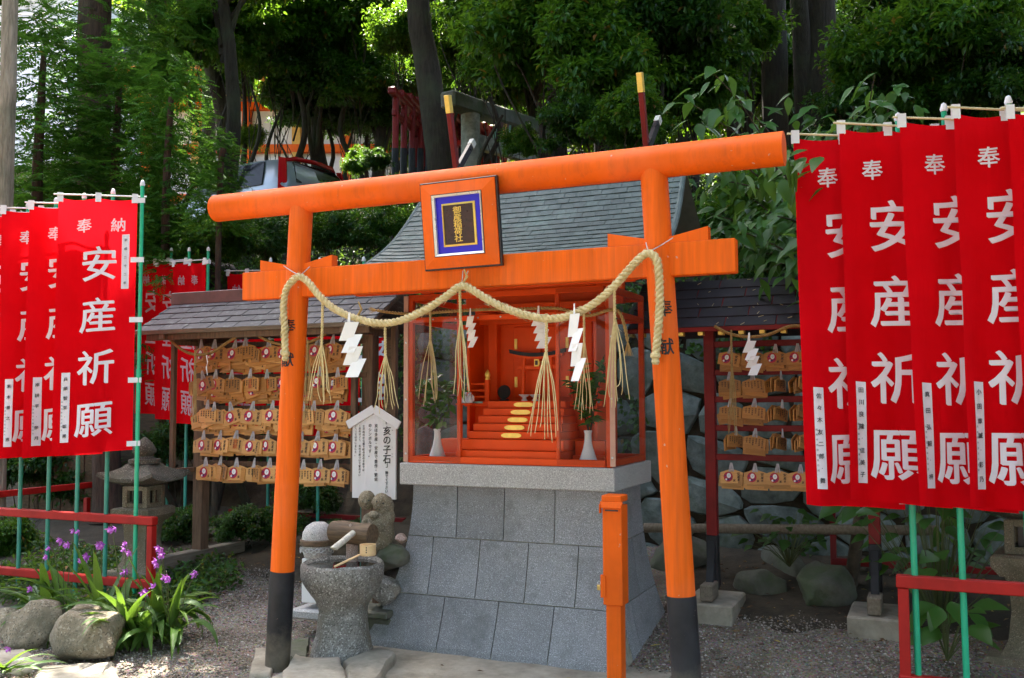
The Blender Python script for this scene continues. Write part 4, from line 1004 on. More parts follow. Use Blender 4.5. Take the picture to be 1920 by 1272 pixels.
for cix in range(6): put_text(_d, lambda x, z, h=0: Vector((x, -.0048-h*.5, z)), [(rd.choice('安産祈願元気生子無事健康母父家'), -.052+cix*.021, .018-.0125*j, .0115) for j in range(rd.randint(3, 5))], .012)
PIC_W = _d.mesh('writing', recalc=False); PIC_W.materials.append(M['ink'])
_d = MB(); put_text(_d, lambda x, z, h=0: Vector((x, -.0052-h*.5, z)), [('祈', 0, .012, .03), ('願', 0, -.018, .03)], .02); PIC_O = _d.mesh('seal', recalc=False); PIC_O.materials.append(M['orange_print'])
def tassel_mesh():
    mb = MB(); rd = random.Random(4)
    for i in range(9):
        a = rd.uniform(-1, 1); mb.tube([(a*.006, 0, .045), (a*.013, -.002, .02), (a*.02, -.004+rd.uniform(-.006, .004), -.014)], [.002, .0024, .0018], 4)
    m = mb.mesh('string'); m.materials.append(M['string']); return m
TAS = tassel_mesh()
def ema(loc, side, tilt=0, yaw=0, pitch=0, s=1., label='', group='', string=True, aged=False, cnt=[0]):
    e = empty('votive_tablet', loc, 0, label, 'votive tablet', group); e.rotation_euler = (pitch, tilt, yaw); e.scale = (s, s, s)
    b = link('board', EMA_ME2 if aged else EMA_ME, e, True)
    if side == 'picture':
        for nme, me in (('picture', PIC_A), ('picture_face', PIC_B), ('picture_pattern', PIC_C), ('writing', PIC_T)): link(nme, me, b, True)
    elif side == 'writing': link('writing', PIC_W, b, True)
    elif side == 'seal': link('writing', PIC_W, b, True); link('seal', PIC_O, b, True)
    if string: link('string', TAS, e, True, M=Matrix.Translation((0, -.004, EH*.5-.004)))
    return e
NUM = ['first', 'second', 'third', 'fourth', 'fifth', 'sixth', 'seventh', 'eighth', 'ninth', 'tenth']

# ---- left rack
rk = empty('tablet_rack', (-2.6, 1.85, gz(0, 1.85)), 0, 'brown roofed wooden rack crowded with votive tablets behind the left torii pillar', 'rack')
RY = 1.80
xl, xr = at(372, 950, Y=RY).x, at(690, 800, Y=RY).x; zg = .3
for x in (xl, xr):
    MB().box((x, RY+.03, (zg+2.35)/2), (.1, .1, 2.35-zg), .005).build('post', M['woodbrown'], rk)
    MB().box((x, RY+.03, zg-.03), (.11, 1.05, .1), .006).build('foot_beam', M['woodgrey'], rk)
for k, dy in enumerate((-.33, .0)):
    o = MB().box((xl+.0, RY+.03+dy, zg-.13), (.2, .22, .1), .012).jitter(.006, 6).build('foot_stone', M['darkstone']); tag(o, ('stone block under the front end of the left rack foot beam', 'stone block under the middle of the left rack foot beam')[k], 'stone block')
barz = [at(500, y, Y=RY-.05).z for y in (645, 706, 766, 822, 872)]
for z in barz: MB().box(((xl+xr)/2, RY-.01, z), (xr-xl, .03, .045), .003).build('tablet_bar', M['woodbrown'], rk)
for x, s in ((at(325, 760, Y=RY-.25).x, 0),):
    zz0, zz1 = at(330, 888, Y=RY-.25).z, 2.15
    MB().box((x, RY-.25, (zz0+zz1)/2), (.04, .04, zz1-zz0), .003).build('side_post', M['woodbrown'], rk); MB().bar((x, RY-.25, zz0+.02), (xl-.03, RY-.02, zz0+.02), .03, .04).build('side_rail', M['woodbrown'], rk)
    MB().bar((x, RY-.25, zz1-.06), (xl-.03, RY-.02, zz1-.06), .03, .04).build('side_rail', M['woodbrown'], rk)
for px in (662, 712): x = at(px, 760, Y=RY-.1).x; MB().box((x, RY-.08 if px == 662 else RY+.12, 1.55), (.045, .045, 1.35), .003).build('side_post', M['woodbrown'], rk)
MB().box((xr+.12, RY+.14, 1.5), (.1, .02, 1.2), .003).build('side_board', M['wooddark'], rk)
for x in (xl-.05, xr+.03): MB().bar((x, RY-.42, 2.145), (x, RY+.4, 2.145), .05, .07).build('roof_bearer', M['woodbrown'], rk)
MB().box(((xl+xr)/2, RY-.36, 2.13), (xr-xl+.5, .05, .05), .004).build('eave_beam', M['woodbrown'], rk)
MB().box(((xl+xr)/2, RY+.0, 2.2), (xr-xl+.3, .06, .09), .004).build('top_beam', M['woodbrown'], rk)
# its slate roof
eL, eR = at(252, 623, Y=1.38), at(697, 604, Y=1.38); tL, tR = at(318, 568, Y=1.84), at(752, 548, Y=1.84)
rf = empty('roof', (-2.6, 1.6, 2.2), parent=rk)
ez, tz = (eL.z+eR.z)/2, (tL.z+tR.z)/2
ey, ty = 1.38, 1.84; ex0, ex1 = eL.x, eR.x
def rack_roof(parent, ex0, ex1, ey, ez, ty, tz, rows, cols, m, th=.014, skew=.5, name='slate', deckm='wooddark', seed=1):
    nrm = Vector((0, -(tz-ez), ty-ey)).normalized(); P = lambda t, u, h: Vector((ex0+(ex1-ex0)*u, ey+(ty-ey)*t, ez+(tz-ez)*t))+nrm*h; rd = random.Random(seed)
    for r in range(rows):
        off = (r*skew) % 1
        for c in range(-1, cols):
            u0, u1 = max(0, (c+off)/cols), min(1, (c+1+off)/cols)
            if u1-u0 < .01: continue
            t0, t1 = r/rows, min(1, (r+1.12)/rows); V = []; h = rd.uniform(-.001, .0015)
            for tt, hh in ((t0, th+h), (t1, .002+h)):
                for uu in (u0+.0022, u1-.0022): V += [P(tt, uu, hh), P(tt, uu, hh-th*.9)]
            MB().add(V, [(0, 2, 6, 4), (1, 5, 7, 3), (0, 1, 3, 2), (4, 6, 7, 5), (0, 4, 5, 1), (2, 3, 7, 6)]).build(name, M[m], parent)
    yb = 2*ty-ey
    V = [P(0, 0, -.002), P(0, 1, -.002), P(1, 1, -.002), P(1, 0, -.002), P(0, 0, -.03), P(0, 1, -.03), P(1, 1, -.03), P(1, 0, -.03)]
    MB().add(V, [(0, 1, 2, 3), (4, 7, 6, 5), (0, 4, 5, 1), (1, 5, 6, 2), (3, 2, 6, 7), (0, 3, 7, 4)]).build('roof_deck', M[deckm], parent)
    b = lambda p: Vector((p.x, 2*ty-p.y+.002, p.z))
    MB().add([b(p) for p in V], [(0, 1, 2, 3), (4, 7, 6, 5), (0, 4, 5, 1), (1, 5, 6, 2), (3, 2, 6, 7), (0, 3, 7, 4)]).build('back_slope', M[m], parent)
    MB().bar(P(0, 0, -.012)+Vector((0, -.006, 0)), P(0, 1, -.012)+Vector((0, -.006, 0)), .012, .035).build('eave_board', M[deckm], parent)
rack_roof(rf, ex0, ex1, ey, ez, ty, tz, 5, 9, 'slate_rack', .010, .38)
MB().box(((ex0+ex1)/2, ty, tz+.035), (ex1-ex0-.0, .09, .11), .006).build('ridge_cap', M['copper'], rf)
# tablets, bundle by bundle
rd = random.Random(21)
ebot = (668, 727, 786, 838, 890)
zrow = [at(500, y, Y=RY-.06).z for y in (660, 718, 778, 833, 885)]
for r in range(5):
    nb_ = 9; xa, xb = at(374, 780, Y=RY-.08).x, at(652, 780, Y=RY-.08).x
    for k in range(nb_):
        x = xa+(xb-xa)*(k+.5)/nb_+rd.uniform(-.015, .015); layers = (6, 6, 6, 4, 3)[r]
        for l in range(layers):
            top = l == layers-1; z = zrow[r]-.005-(layers-1-l)*(-.0)+rd.uniform(-.01, .01)-((layers-1-l)*.020 if r < 3 else (layers-1-l)*.011)
            y = RY-.06-.014*l-.004*(k % 2); tl = rd.gauss(0, .14 if r < 3 else .05)
            side = ('picture' if rd.random() < (.45 if r < 3 else .75) else ('writing' if rd.random() < .6 else 'seal')) if (top or rd.random() < .35) else ('writing' if rd.random() < .4 else None)
            rowname = ('top', 'second', 'third', 'fourth', 'bottom')[r]
            lab = 'wooden votive tablet in front of the %s bundle, %s row of the left rack' % (NUM[k], rowname) if top else 'votive tablet %s of the %s bundle, %s row of the left rack' % (('deepest', 'second deepest', 'third deepest', 'third foremost', 'second foremost')[4 if l == layers-2 else min(l, 3)], NUM[k], rowname)
            ema((x+rd.uniform(-.07, .07)*(0 if top and r > 2 else 1), y, z), side, tl, rd.gauss(-.05, .12), R(-4)+rd.uniform(-.06, .03), 1.36, lab, 'votive tablets on the left rack', string=top, aged=(r < 2) != (rd.random() < .2))
# brown rope under its eave
rr = empty('rack_rope', at(450, 640, Y=1.42), 0, 'brown twisted rope slung under the eave of the left rack', 'rope')
mb = MB(); laid_rope(mb, smooth_path([at(*p, Y=1.44) for p in ((310, 625), (330, 648), (360, 664), (395, 662), (430, 640), (462, 622), (480, 628), (510, 642), (545, 648), (585, 640), (612, 625), (622, 615))], 6), .013, .05, 3, .008, 6); mb.build('twisted_rope', M['rope_brown'], rr, True, angle=80)
straw_tassel(rr, at(366, 664, Y=1.43), .16, .56, .03, 8, 91, True); straw_tassel(rr, at(577, 645, Y=1.43), .12, .60, .06, 8, 92, True)
shide(rr, at(390, 662, Y=1.42), (.05, .07), R(-50), 7, 3)

# ---- right rack
QY = 1.92
q = empty('tablet_rack', (1.5, QY, gz(0, QY)), 0, 'dark red roofed rack of votive tablets before the stone wall', 'rack')
qx0, qx1 = at(1333, 800, Y=QY).x, at(1640, 1000, Y=QY).x
zbk = at(1333, 1003, Y=QY).z
for i, x in enumerate((qx0, qx1)):
    pz0 = .3
    MB().box((x, QY, (zbk+2.1)/2), (.072, .072, 2.1-zbk), .004).build('post', M['darkred'], q); MB().box((x, QY, (pz0+zbk)/2), (.076, .076, zbk-pz0), .004).build('post_foot', M['black'], q)
    for s in (-1, 1): MB().bar((x, QY+s*.13, .3), (x, QY+s*.035, .62), .05, .03).build('brace', M['black'], q)
    MB().box((x, QY-.14, .305), (.085, .2, .11), .008).build('foot_block', M['woodgrey'], q)
    sb = MB().box((x+.01, QY-.04, .165), (.34, .5, .16), .012).jitter(.008, 5).build('footing_stone', M['concrete']); tag(sb, ('pale stone footing under the rack post beside the torii', 'pale stone footing under the rack post behind the right fence')[i], 'footing', 'stone footings of the right rack')
bz = [at(1400, y, Y=QY).z for y in (645, 698, 749, 803, 858)]
for z in bz: MB().box(((qx0+qx1)/2, QY-.005, z), (qx1-qx0, .03, .042), .003).build('tablet_bar', M['darkred'], q)
MB().box(((qx0+qx1)/2, QY, 2.11), (qx1-qx0+.5, .07, .07), .004).build('top_beam', M['darkred'], q)
e0, e1 = at(1262, 613, Y=1.62), at(1560, 611, Y=1.62); t0_ = at(1262, 530, Y=2.0)
qr = empty('roof', (1.4, 1.9, 2.1), parent=q)
rack_roof(qr, .45, 2.45, 1.62, (e0.z+e1.z)/2, 2.02, t0_.z, 5, 6, 'slate_right', .012, .43, 'roof_board', 'darkred', 3)
for k in range(14):
    x = .55+k*.135; MB().box((x, 1.66, (e0.z+e1.z)/2-.035), (.035, .06, .03), .002).build('rafter_end', M['gold'], qr)
rd = random.Random(33)
qrow = [at(1400, y, Y=QY-.05).z for y in (672, 722, 772, 828, 893)]
for r in range(5):
    for k, px in enumerate((1372, 1416, 1458, 1500)):
        x = at(px, 800, Y=QY-.05).x; edge = (r in (1, 2, 3)) and (k > 1 or (r == 3 and k == 0)); n = 4 if not edge else 4; rowname = ('top', 'second', 'third', 'fourth', 'bottom')[r]
        for l in range(n):
            top = l == n-1
            lab = ('wooden votive tablet %s the %s bundle, %s row of the right rack' % ('in front of' if top else ('deepest in', 'second deepest in', 'third deepest in')[min(l, 2)], NUM[k], rowname))
            if edge: ema((x+(l-1.5)*.018, QY-.06-.006*l, qrow[r]+rd.uniform(-.012, .012)), 'writing', rd.gauss(0, .05)+(l-1.5)*.10, R(72)+rd.gauss(0, .12), 0, 1., 'votive tablet hanging edge-on, %s of the %s bundle, %s row, right rack' % (('leftmost', 'second', 'third', 'rightmost')[l], NUM[k], rowname), 'votive tablets on the right rack', top, aged=True)
            else: ema((x+rd.uniform(-.02, .02)*(not top), QY-.05-.012*l, qrow[r]-.014*(n-1-l)), ('picture' if r in (0, 4) and rd.random() < .85 else 'writing') if top or rd.random() < .4 else None, rd.gauss(0, .03 if r == 4 else .13), rd.gauss(0, .06), R(-3), 1., lab, 'votive tablets on the right rack', top, aged=r not in (4,))
rr = empty('rack_rope', at(1400, 620, Y=1.6), 0, 'brown twisted rope slung under the eave of the right rack', 'rope')
mb = MB(); laid_rope(mb, smooth_path([at(*p, Y=1.6) for p in ((1340, 612), (1365, 625), (1400, 632), (1440, 628), (1475, 614), (1500, 612), (1530, 622), (1560, 628))], 6), .0115, .045, 3, .008, 6); mb.build('twisted_rope', M['rope_brown'], rr, True, angle=80)
straw_tassel(rr, at(1371, 628, Y=1.59), .26, .66, .035, 7, 95, True); shide(rr, at(1405, 634, Y=1.58), (.058, .075), R(8), 8, 4)
mb = MB(); rs_ = random.Random(12)
for i in range(46):
    t_ = rs_.random(); x = rs_.uniform(.6, 2.3); c = Vector((x, 1.62+.40*t_, (e0.z+e1.z)/2+(t0_.z-(e0.z+e1.z)/2)*t_+.016)); a = rs_.uniform(0, 3.14); d = Vector((math.cos(a), math.sin(a)*.7, math.sin(a)*.55))*rs_.uniform(.006, .02); mb.tube([c-d, c+d], .0016, 4)
tag(mb.build('straw_litter', M['straw']), 'bits of pale straw scattered on the right rack roof', 'straw', kind='stuff')
# ------------------------------------------------------------------ banners
def banner(pole_xy, zbase, ztop, wd, ht, ang, seed, label, group, back=False, polem='green_pole', amp=.03, slip='', topslip='', tabs=True, lean=(0, 0), rod_tilt=0., slip_kind=0, gs=.278, gu=.535):
    """nobori: pole at the right edge, cloth hanging to the left of it; ang turns the cloth about the pole (0 = along -x)"""
    rd = random.Random(seed); root = empty('prayer_banner', (pole_xy[0], pole_xy[1], zbase), 0, label, 'banner', group)
    P0 = Vector((pole_xy[0], pole_xy[1], zbase)); P1 = Vector((pole_xy[0]+lean[0], pole_xy[1]+lean[1], ztop+.06))
    dx = Vector((-math.cos(ang), math.sin(ang)*-1, 0)); nrm = Vector((0, 0, 1)).cross(dx)*-1     # dx: from pole towards the free edge
    if nrm.y > 0: nrm = -nrm
    ph = rd.uniform(0, 6.28); ph2 = rd.uniform(0, 6.28); fq = rd.uniform(.9, 1.35)
    def f(u, t, h=0.):
        """u: 0 free edge .. 1 pole; t: 0 top .. 1 bottom"""
        a = amp*(.25+.75*t)*(1.05-u); dn = a*math.sin(2*math.pi*(fq*u+.15*t)+ph)+.35*a*math.sin(2*math.pi*(2.6*u-.4*t)+ph2)+.006*math.sin(9*u+14*t+ph)*(1-u)
        sag = .016*abs(math.sin(math.pi*2*u))*(1-t)**3+.012*(1-u)*t*math.sin(ph2)
        zz = ztop-.045-t*ht-sag+rod_tilt*(1-u)*wd; k = (zz-zbase)/(ztop+.06-zbase)
        c = P0.lerp(P1, k); return Vector((c.x, c.y, zz))+dx*((1-u)*wd+.035-.012*t*(1-u)*math.cos(ph))+nrm*(dn+h)
    cl = MB().grid(lambda u, t: f(u, t), 22, 44).build('cloth', M['redcloth'], root, True, recalc=False)
    big = '安産祈願'; ink = 'cloth_pink' if back else 'cloth_white'; chars = [('奉', .33 if not back else .33, .105, .115), ('納', .76, .10, .115)]
    for i, ch in enumerate(big): chars.append((ch, gu-.008*i, .258+.205*i, gs))
    for ch, u0, t0, s in chars:
            mb = MB(); V, F = glyph(ch, .014, 2)
            m = -1 if back else 1
            uu = (1-u0) if back else u0
            mb.add([f(uu+m*p[0]*s*.98/wd, t0-p[1]*s/ht*1.0, .0035+p[2]) for p in V], F)
            mb.build('character', M[ink], cl, recalc=False)
    def slipmesh(u0, u1, t0, t1, chars, size, nm):
        mb = MB(); mb.grid(lambda a, b: f(u0+(u1-u0)*a, t0+(t1-t0)*b, .0045), 3, 16); o = mb.build(nm, M['cloth_white'], cl, True, recalc=False)
        mb = MB()
        n = len(chars)
        for i, ch in enumerate(chars):
            if ch == ' ': continue
            V, F = glyph(ch, .012, 0); s = size*(.6 if ch in '・' else 1); uu = (u0+u1)/2; tt = t0+(t1-t0)*(i+.7)/(n+.4)
            mb.add([f(uu+p[0]*s/wd, tt-p[1]*s/ht, .007+p[2]) for p in V], F)
        if nm == 'name_slip':
            for i in range(9):
                V, F = glyph(rd.choice('平成年月日吉辰'), 0, 0); mb.add([f(u0+.14*(u1-u0)+p[0]*.012/wd, t0+(t1-t0)*(.42+.05*i)-p[1]*.012/ht, .007) for p in V], F)
        tag(mb.build('slip_writing', M['ink'], o, recalc=False), kind='stuff')
    if slip: slipmesh(.1, .205, .685, .955, slip, .03, 'name_slip')
    if topslip: slipmesh(.815, .91, .14, .36, topslip, .022, 'date_slip')
    # rod, tabs, pole
    r0, r1 = f(1.12, 0)+Vector((0, 0, .03)), f(-.06, 0)+Vector((0, 0, .03)); ro = -nrm*-.0
    MB().tube([r0, r1], .006, 8).build('cross_rod', M['bamboo' if group.startswith('right') else 'white'], root, True)
    for u in ((.02, .5, .97) if tabs else ()):
        a = f(u, 0); mb = MB(); hw = .021
        mb.add([a+dx*hw+nrm*.008+Vector((0, 0, .042)), a-dx*hw+nrm*.008+Vector((0, 0, .042)), a-dx*hw+nrm*.009+Vector((0, 0, -.03)), a+dx*hw+nrm*.009+Vector((0, 0, -.03)), a+dx*hw-nrm*.01+Vector((0, 0, .04)), a-dx*hw-nrm*.01+Vector((0, 0, .04)), a-dx*hw-nrm*.004+Vector((0, 0, -.03)), a+dx*hw-nrm*.004+Vector((0, 0, -.03))],
               [(0, 1, 2, 3), (0, 4, 5, 1), (5, 4, 7, 6)]); mb.build('tab', M['white_tab'], root, recalc=False)
    for t in (.005, .245, .485, .725, .975):
        a = f(.93, t); b = f(1, t)-dx*.055; mb = MB(); v = Vector((0, 0, .02))
        mb.add([a+v+nrm*.018, b+v+nrm*.018, b-v+nrm*.018, a-v+nrm*.018, b+v-nrm*.018, b-v-nrm*.018], [(0, 1, 2, 3), (1, 4, 5, 2)]); mb.build('pole_tab', M['white_tab'], root, recalc=False)
    mid = P0.lerp(P1, .55)
    MB().tube([P0, mid], .0165, 14).build('pole', M[polem], root, True); MB().tube([mid, P1], .0145, 14).build('pole', M['green_pole'], root, True)
    MB().tube([P0.lerp(P1, .54), P0.lerp(P1, .56)], .0195, 14).build('pole_joint', M['green_pole'], root, True)
    MB().lathe([(.017, 0), (.02, .012), (.012, .04), (.002, .046)], 12, P1).build('pole_cap', M['white_tab'], root, True)
    if polem == 'bare': pass
    return root

# left row
YF = .85                                               # the left fence line
zt0 = at(266, 362, Y=YF-.02).z
slipsL = ['兵頭智至・聡美', '岸耕平・奈月', '黒木善之・恵', '佐藤一郎・花', '田中健・幸', '森本茂']
lp = [(258, 'red banner beside the torii, front of the left row, with date slip'), (202, 'second red banner of the left row counted from the torii'), (147, 'third red banner of the left row counted from the torii'), (93, 'red banner at the left edge, fourth of the left row'), (40, 'fifth red banner of the left row, a sliver at the left edge')]
for i, (px, lab) in enumerate(lp):
    b = at(px-4, 1000, Y=YF); b2 = at(px+12 if i == 0 else px+8, 400, Y=YF)
    banner((b.x, YF+.02*0), .02, zt0-.008*i-(.03 if i else 0), .56, 1.94, R(40), 50+i, lab, 'left row of red prayer banners', polem='green_pole' if i == 0 else 'teal_pole', amp=.042, slip=slipsL[i], topslip='平成二十二年' if i == 0 else '', rod_tilt=-.035, gu=.535 if i == 0 else .47)
# right row
fr0 = at(1722, 1258, D=4.93); fr1 = at(1828, 1272, D=4.80); stp_ = fr1-fr0
slipsR = ['佐々木友二郎・舞', '田川良隆・佳美子', '真田弘毅・梓', '小田章誠・彩乃', '大西晃・春']
rl_ = ['red banner beside the torii end, first of the right row', 'second red banner of the right row counted from the torii', 'third red banner of the right row counted from the torii', 'fourth red banner of the right row with its name slip', 'red banner at the extreme right edge of the row']
ztops = [at(1560, 245, D=4.95).z, at(1650, 228, D=4.85).z, at(1760, 220, D=4.75).z, at(1860, 200, D=4.6).z, at(1950, 200, D=4.5).z]
for i in range(5):
    p = fr0+stp_*(0, .86, 2.0, 2.95, 3.9)[i]
    banner((p.x, p.y), .02, ztops[i]+.035, (.51, .50, .50, .50, .5)[i], 1.95, R(17), 70+i, rl_[i], 'right row of red prayer banners', amp=.05, slip=slipsR[i], rod_tilt=.07, lean=(-.02, 0), gs=.285)
# banners behind the left rack, seen from the back
bk = [(352, 690, 3.05), (318, 650, 3.2), (286, 640, 3.4), (470, 640, 3.5), (560, 640, 3.3), (640, 640, 3.1), (715, 620, 2.75)]
for i, (px, py, yy) in enumerate(bk):
    b = at(px, py, Y=yy); 
    lab = ['red banner seen from behind between the lantern and the rack post', 'red banner with mirrored writing, second left of the rack post', 'red banner with mirrored writing, directly right of the front green pole', 'red banner behind the middle of the left rack', 'red banner behind the rack and the left torii pillar', 'red banner behind the right part of the left rack', 'red banner edge showing between the rack and the glazed case'][i]
    if i == 6: banner((b.x+.06, yy), .3, 2.6, .10, 1.8, R(5), 95, lab, 'red banners behind the left rack', back=False, amp=.01, tabs=False)
    else: banner((b.x+.25, yy), .3, at(px, 505+ (0 if i > 2 else -20), Y=yy).z, .5, 1.7, R(-8 if i < 3 else 6), 80+i, lab, 'red banners behind the left rack', back=True, polem='teal_pole', amp=.03, rod_tilt=.02)

# ------------------------------------------------------------------ red fences
def fence(name, a, b, zs_, posts, label, m='redpaint', th=.062, ph=.8):
    r = empty(name, Vector(a), 0, label, 'fence', 'low red fences'); a, b = Vector(a), Vector(b)
    for z in zs_: MB().bar(a+Vector((0, 0, z)), b+Vector((0, 0, z)), th, th*1.0, .005).build('rail', M[m], r)
    for t in posts: p = a.lerp(b, t); MB().box((p.x, p.y, (zs_[0]-th*.55)/2+p.z/2-.05), (th*.85, th*.85, zs_[0]-th*.55+.1), .004).build('post', M[m], r)
    return r
fa = at(291, 972, Y=YF-.0); zr = at(270, 970, Y=YF-.03).z-.03; zl = at(190, 1085, Y=YF-.03).z-.02
fence('red_fence', (-5.2, YF, 0), (fa.x, YF, 0), (zr, zl), (.06, .985), 'low red fence holding the left banner poles behind the orchids')
a = at(-40, 931, D=9.2); b = at(200, 908, D=10.6); fz = gz(0, 2.2)
fence('red_fence', (a.x, a.y, .2), (b.x, b.y, .2), (a.z-.2, a.z-.2-.62), (.1, .83), 'red fence running back behind the left banner poles', 'redpaint')
c0 = at(1680, 1078, D=4.98); c1 = at(1960, 1104, D=4.70); zrr = c0.z-.03; zll = at(1700, 1262, D=4.95).z-.035
fence('red_fence', (c0.x, c0.y+.0, 0), (c0.x+(c1.x-c0.x)*2.2, c0.y+(c1.y-c0.y)*2.2, 0), (zrr, zll), (.022, .95), 'low red fence holding the right banner poles in front')
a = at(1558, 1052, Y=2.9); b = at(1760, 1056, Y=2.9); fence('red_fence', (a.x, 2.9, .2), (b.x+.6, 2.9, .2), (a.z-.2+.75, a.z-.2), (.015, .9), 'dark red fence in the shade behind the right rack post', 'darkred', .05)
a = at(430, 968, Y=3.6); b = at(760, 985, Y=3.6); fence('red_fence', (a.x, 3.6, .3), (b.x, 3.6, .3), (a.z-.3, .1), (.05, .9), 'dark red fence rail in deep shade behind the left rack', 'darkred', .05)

# ------------------------------------------------------------------ stone lanterns
def lantern(c, s, rot, label, zsh=0.):
    r = empty('stone_lantern', c, rot, label, 'stone lantern', 'stone lanterns'); k = M['lantern']
    def ring4(lst, n=4, sq=1.):                          # square sections with slightly lifted corners
        mb = MB(); V = []; F = []; m = 8
        for hw, z, lift in lst:
            for j in range(m*4):
                a = j/(m*4)*4; sd = int(a); t = a-sd; e = -1+2*t; cr = [(-1, -1), (1, -1), (1, 1), (-1, 1)]
                p, q_ = cr[sd], cr[(sd+1) % 4]; x, y = p[0]+(q_[0]-p[0])*t, p[1]+(q_[1]-p[1])*t; V.append((x*hw*s, y*hw*s, (z+lift*abs(e)**3)*s))
        N = m*4
        F = [(i*N+j, i*N+(j+1) % N, i*N+N+(j+1) % N, i*N+N+j) for i in range(len(lst)-1) for j in range(N)]+[tuple(range(N))[::-1], tuple((len(lst)-1)*N+j for j in range(N))]
        return mb.add(V, F)
    ring4([(.27, -.1, 0), (.27, .1, 0), (.25, .13, 0)]).jitter(.006, 9).build('base', k, r, True, True, 35)
    ring4([(.18, .13, 0), (.14, .22, 0), (.12, .40, 0), (.13, .55, 0), (.15, .60, 0)]).jitter(.005, 9).build('shaft', k, r, True, True, 35)
    ring4([(.17, .60, 0), (.215, .66, 0), (.215, .72, 0), (.19, .735, 0)]).jitter(.005, 9).build('platform', k, r, True, True, 35)
    fb = empty('fire_box', (0, 0, 0)); fb.parent = r
    for sx in (-1, 1):
        for sy in (-1, 1): MB().box((sx*.115*s, sy*.115*s, .84*s), (.055*s, .055*s, .21*s), .004).build('corner_post', k, fb, local=True)
    for a in range(4):
        for z in (.757, .925): MB().box(None, (.18*s, .04*s, .045*s), .003, M=Matrix.Rotation(a*math.pi/2, 4, 'Z') @ Matrix.Translation((0, .118*s, z*s))).build('window_bar', k, fb, local=True)
        MB().box(None, (.016*s, .03*s, .13*s), .002, M=Matrix.Rotation(a*math.pi/2, 4, 'Z') @ Matrix.Translation((0, .118*s, .84*s))).build('window_bar', k, fb, local=True)
    MB().box((0, 0, .84*s), (.15*s, .15*s, .2*s), .002).build('dark_inside', M['blackedge'], fb, local=True)
    ring4([(.14, .955, 0), (.29, .985, .05), (.315, 1.0, .06), (.305, 1.03, .06), (.22, 1.075, .02), (.15, 1.13, 0), (.12, 1.16, 0)]).jitter(.006, 9).build('cap_roof', M['lantern_cap'], r, True, True, 45)
    MB().lathe([(.15*s, 1.165*s), (.15*s, 1.205*s), (.10*s, 1.215*s), (.085*s, 1.24*s), (.11*s, 1.275*s), (.115*s, 1.30*s), (.08*s, 1.36*s), (.04*s, 1.40*s), (.012*s, 1.425*s)], 24).jitter(.004, 12).build('finial', M['lantern_cap'], r, True, True, 50)
    return r
lcL = at(270, 900, D=7.95); zrf = lcL.z
lantern((lcL.x, lcL.y, zrf-1.0*.83), .83, R(8), 'mossy stone lantern behind the left red fence')
lcR = at(1935, 955, D=5.6); lantern((lcR.x, lcR.y, lcR.z-1.0*.95), .95, R(-10), 'brown stone lantern cut by the right picture edge')

# ------------------------------------------------------------------ stone retaining wall behind
wl = empty('stone_wall', (1, 3.4, .3), 0, 'mossy dry stone retaining wall of irregular blocks behind the shrine', 'wall')
rd = random.Random(17)
MB().box((1.6, 3.53, 1.15), (7.4, .3, 2.1), .01).build('wall_core', M['ground_dark'], wl)
def clip(poly, p, n):
    """keep the side of the polygon where (q-p).n < 0"""
    out = []
    for i, a in enumerate(poly):
        b = poly[(i+1) % len(poly)]; da = (a-p).dot(n); db = (b-p).dot(n)
        if da <= 0: out.append(a)
        if (da < 0) != (db < 0) and abs(da-db) > 1e-9: out.append(a.lerp(b, da/(da-db)))
    return out
seeds = []; zc = .22; row = 0
while zc < 2.35:
    xc = -2.1+rd.random()*.3
    while xc < 5.3:
        seeds.append(Vector((xc+rd.uniform(-.09, .09), zc+rd.uniform(-.10, .10)))); xc += rd.choice((.28, .4, .5, .58, .66))
    zc += rd.uniform(.27, .36); row += 1
AN = .72                                                   # stones lie longer than tall
for k, s0 in enumerate(seeds):
    poly = [Vector(q_) for q_ in ((-2.2, .05), (5.4, .05), (5.4, 2.3), (-2.2, 2.3))]
    for j_, s1 in enumerate(seeds):
        if j_ == k or (s1-s0).length > 1.6: continue
        d_ = Vector(((s1.x-s0.x)*AN*AN, s1.y-s0.y)); poly = clip(poly, (s0+s1)/2, d_)
        if len(poly) < 3: break
    if len(poly) < 3: continue
    c_ = sum(poly, Vector((0, 0)))/len(poly); ring_ = []
    for i_, a_ in enumerate(poly):
        b_ = poly[(i_+1) % len(poly)]
        for t_ in (0, .5): ring_.append(a_.lerp(b_, t_))
    # rounded corners, joint gap
    n_ = len(ring_); ring_ = [(ring_[i_-1]+ring_[i_]*2.2+ring_[(i_+1) % n_])/4.2 for i_ in range(n_)]
    V = []; dep = rd.uniform(.0, .035); tx, tz_ = rd.uniform(-.12, .12), rd.uniform(-.12, .12)
    for sc_, yy in ((.985, 3.5), (.98, 3.375), (.93, 3.352), (.6, 3.335)):
        for q_ in ring_:
            e_ = c_+(q_-c_)*sc_; w_ = Vector((e_.x, yy-dep+(e_.x-c_.x)*tx+(e_.y-c_.y)*tz_ if yy < 3.45 else yy, e_.y)); V.append(w_+mnoise.noise_vector(w_*5)*(.03 if yy < 3.45 else 0)+mnoise.noise_vector(w_*17)*.013)
    V.append(Vector((c_.x, 3.33-dep, c_.y)))
    F = [(r_*n_+i_, r_*n_+(i_+1) % n_, (r_+1)*n_+(i_+1) % n_, (r_+1)*n_+i_) for r_ in range(3) for i_ in range(n_)]+[(3*n_+i_, 3*n_+(i_+1) % n_, 4*n_) for i_ in range(n_)]
    MB().add(V, F).build('wall_stone', M['wallstone'], wl, True, angle=18)
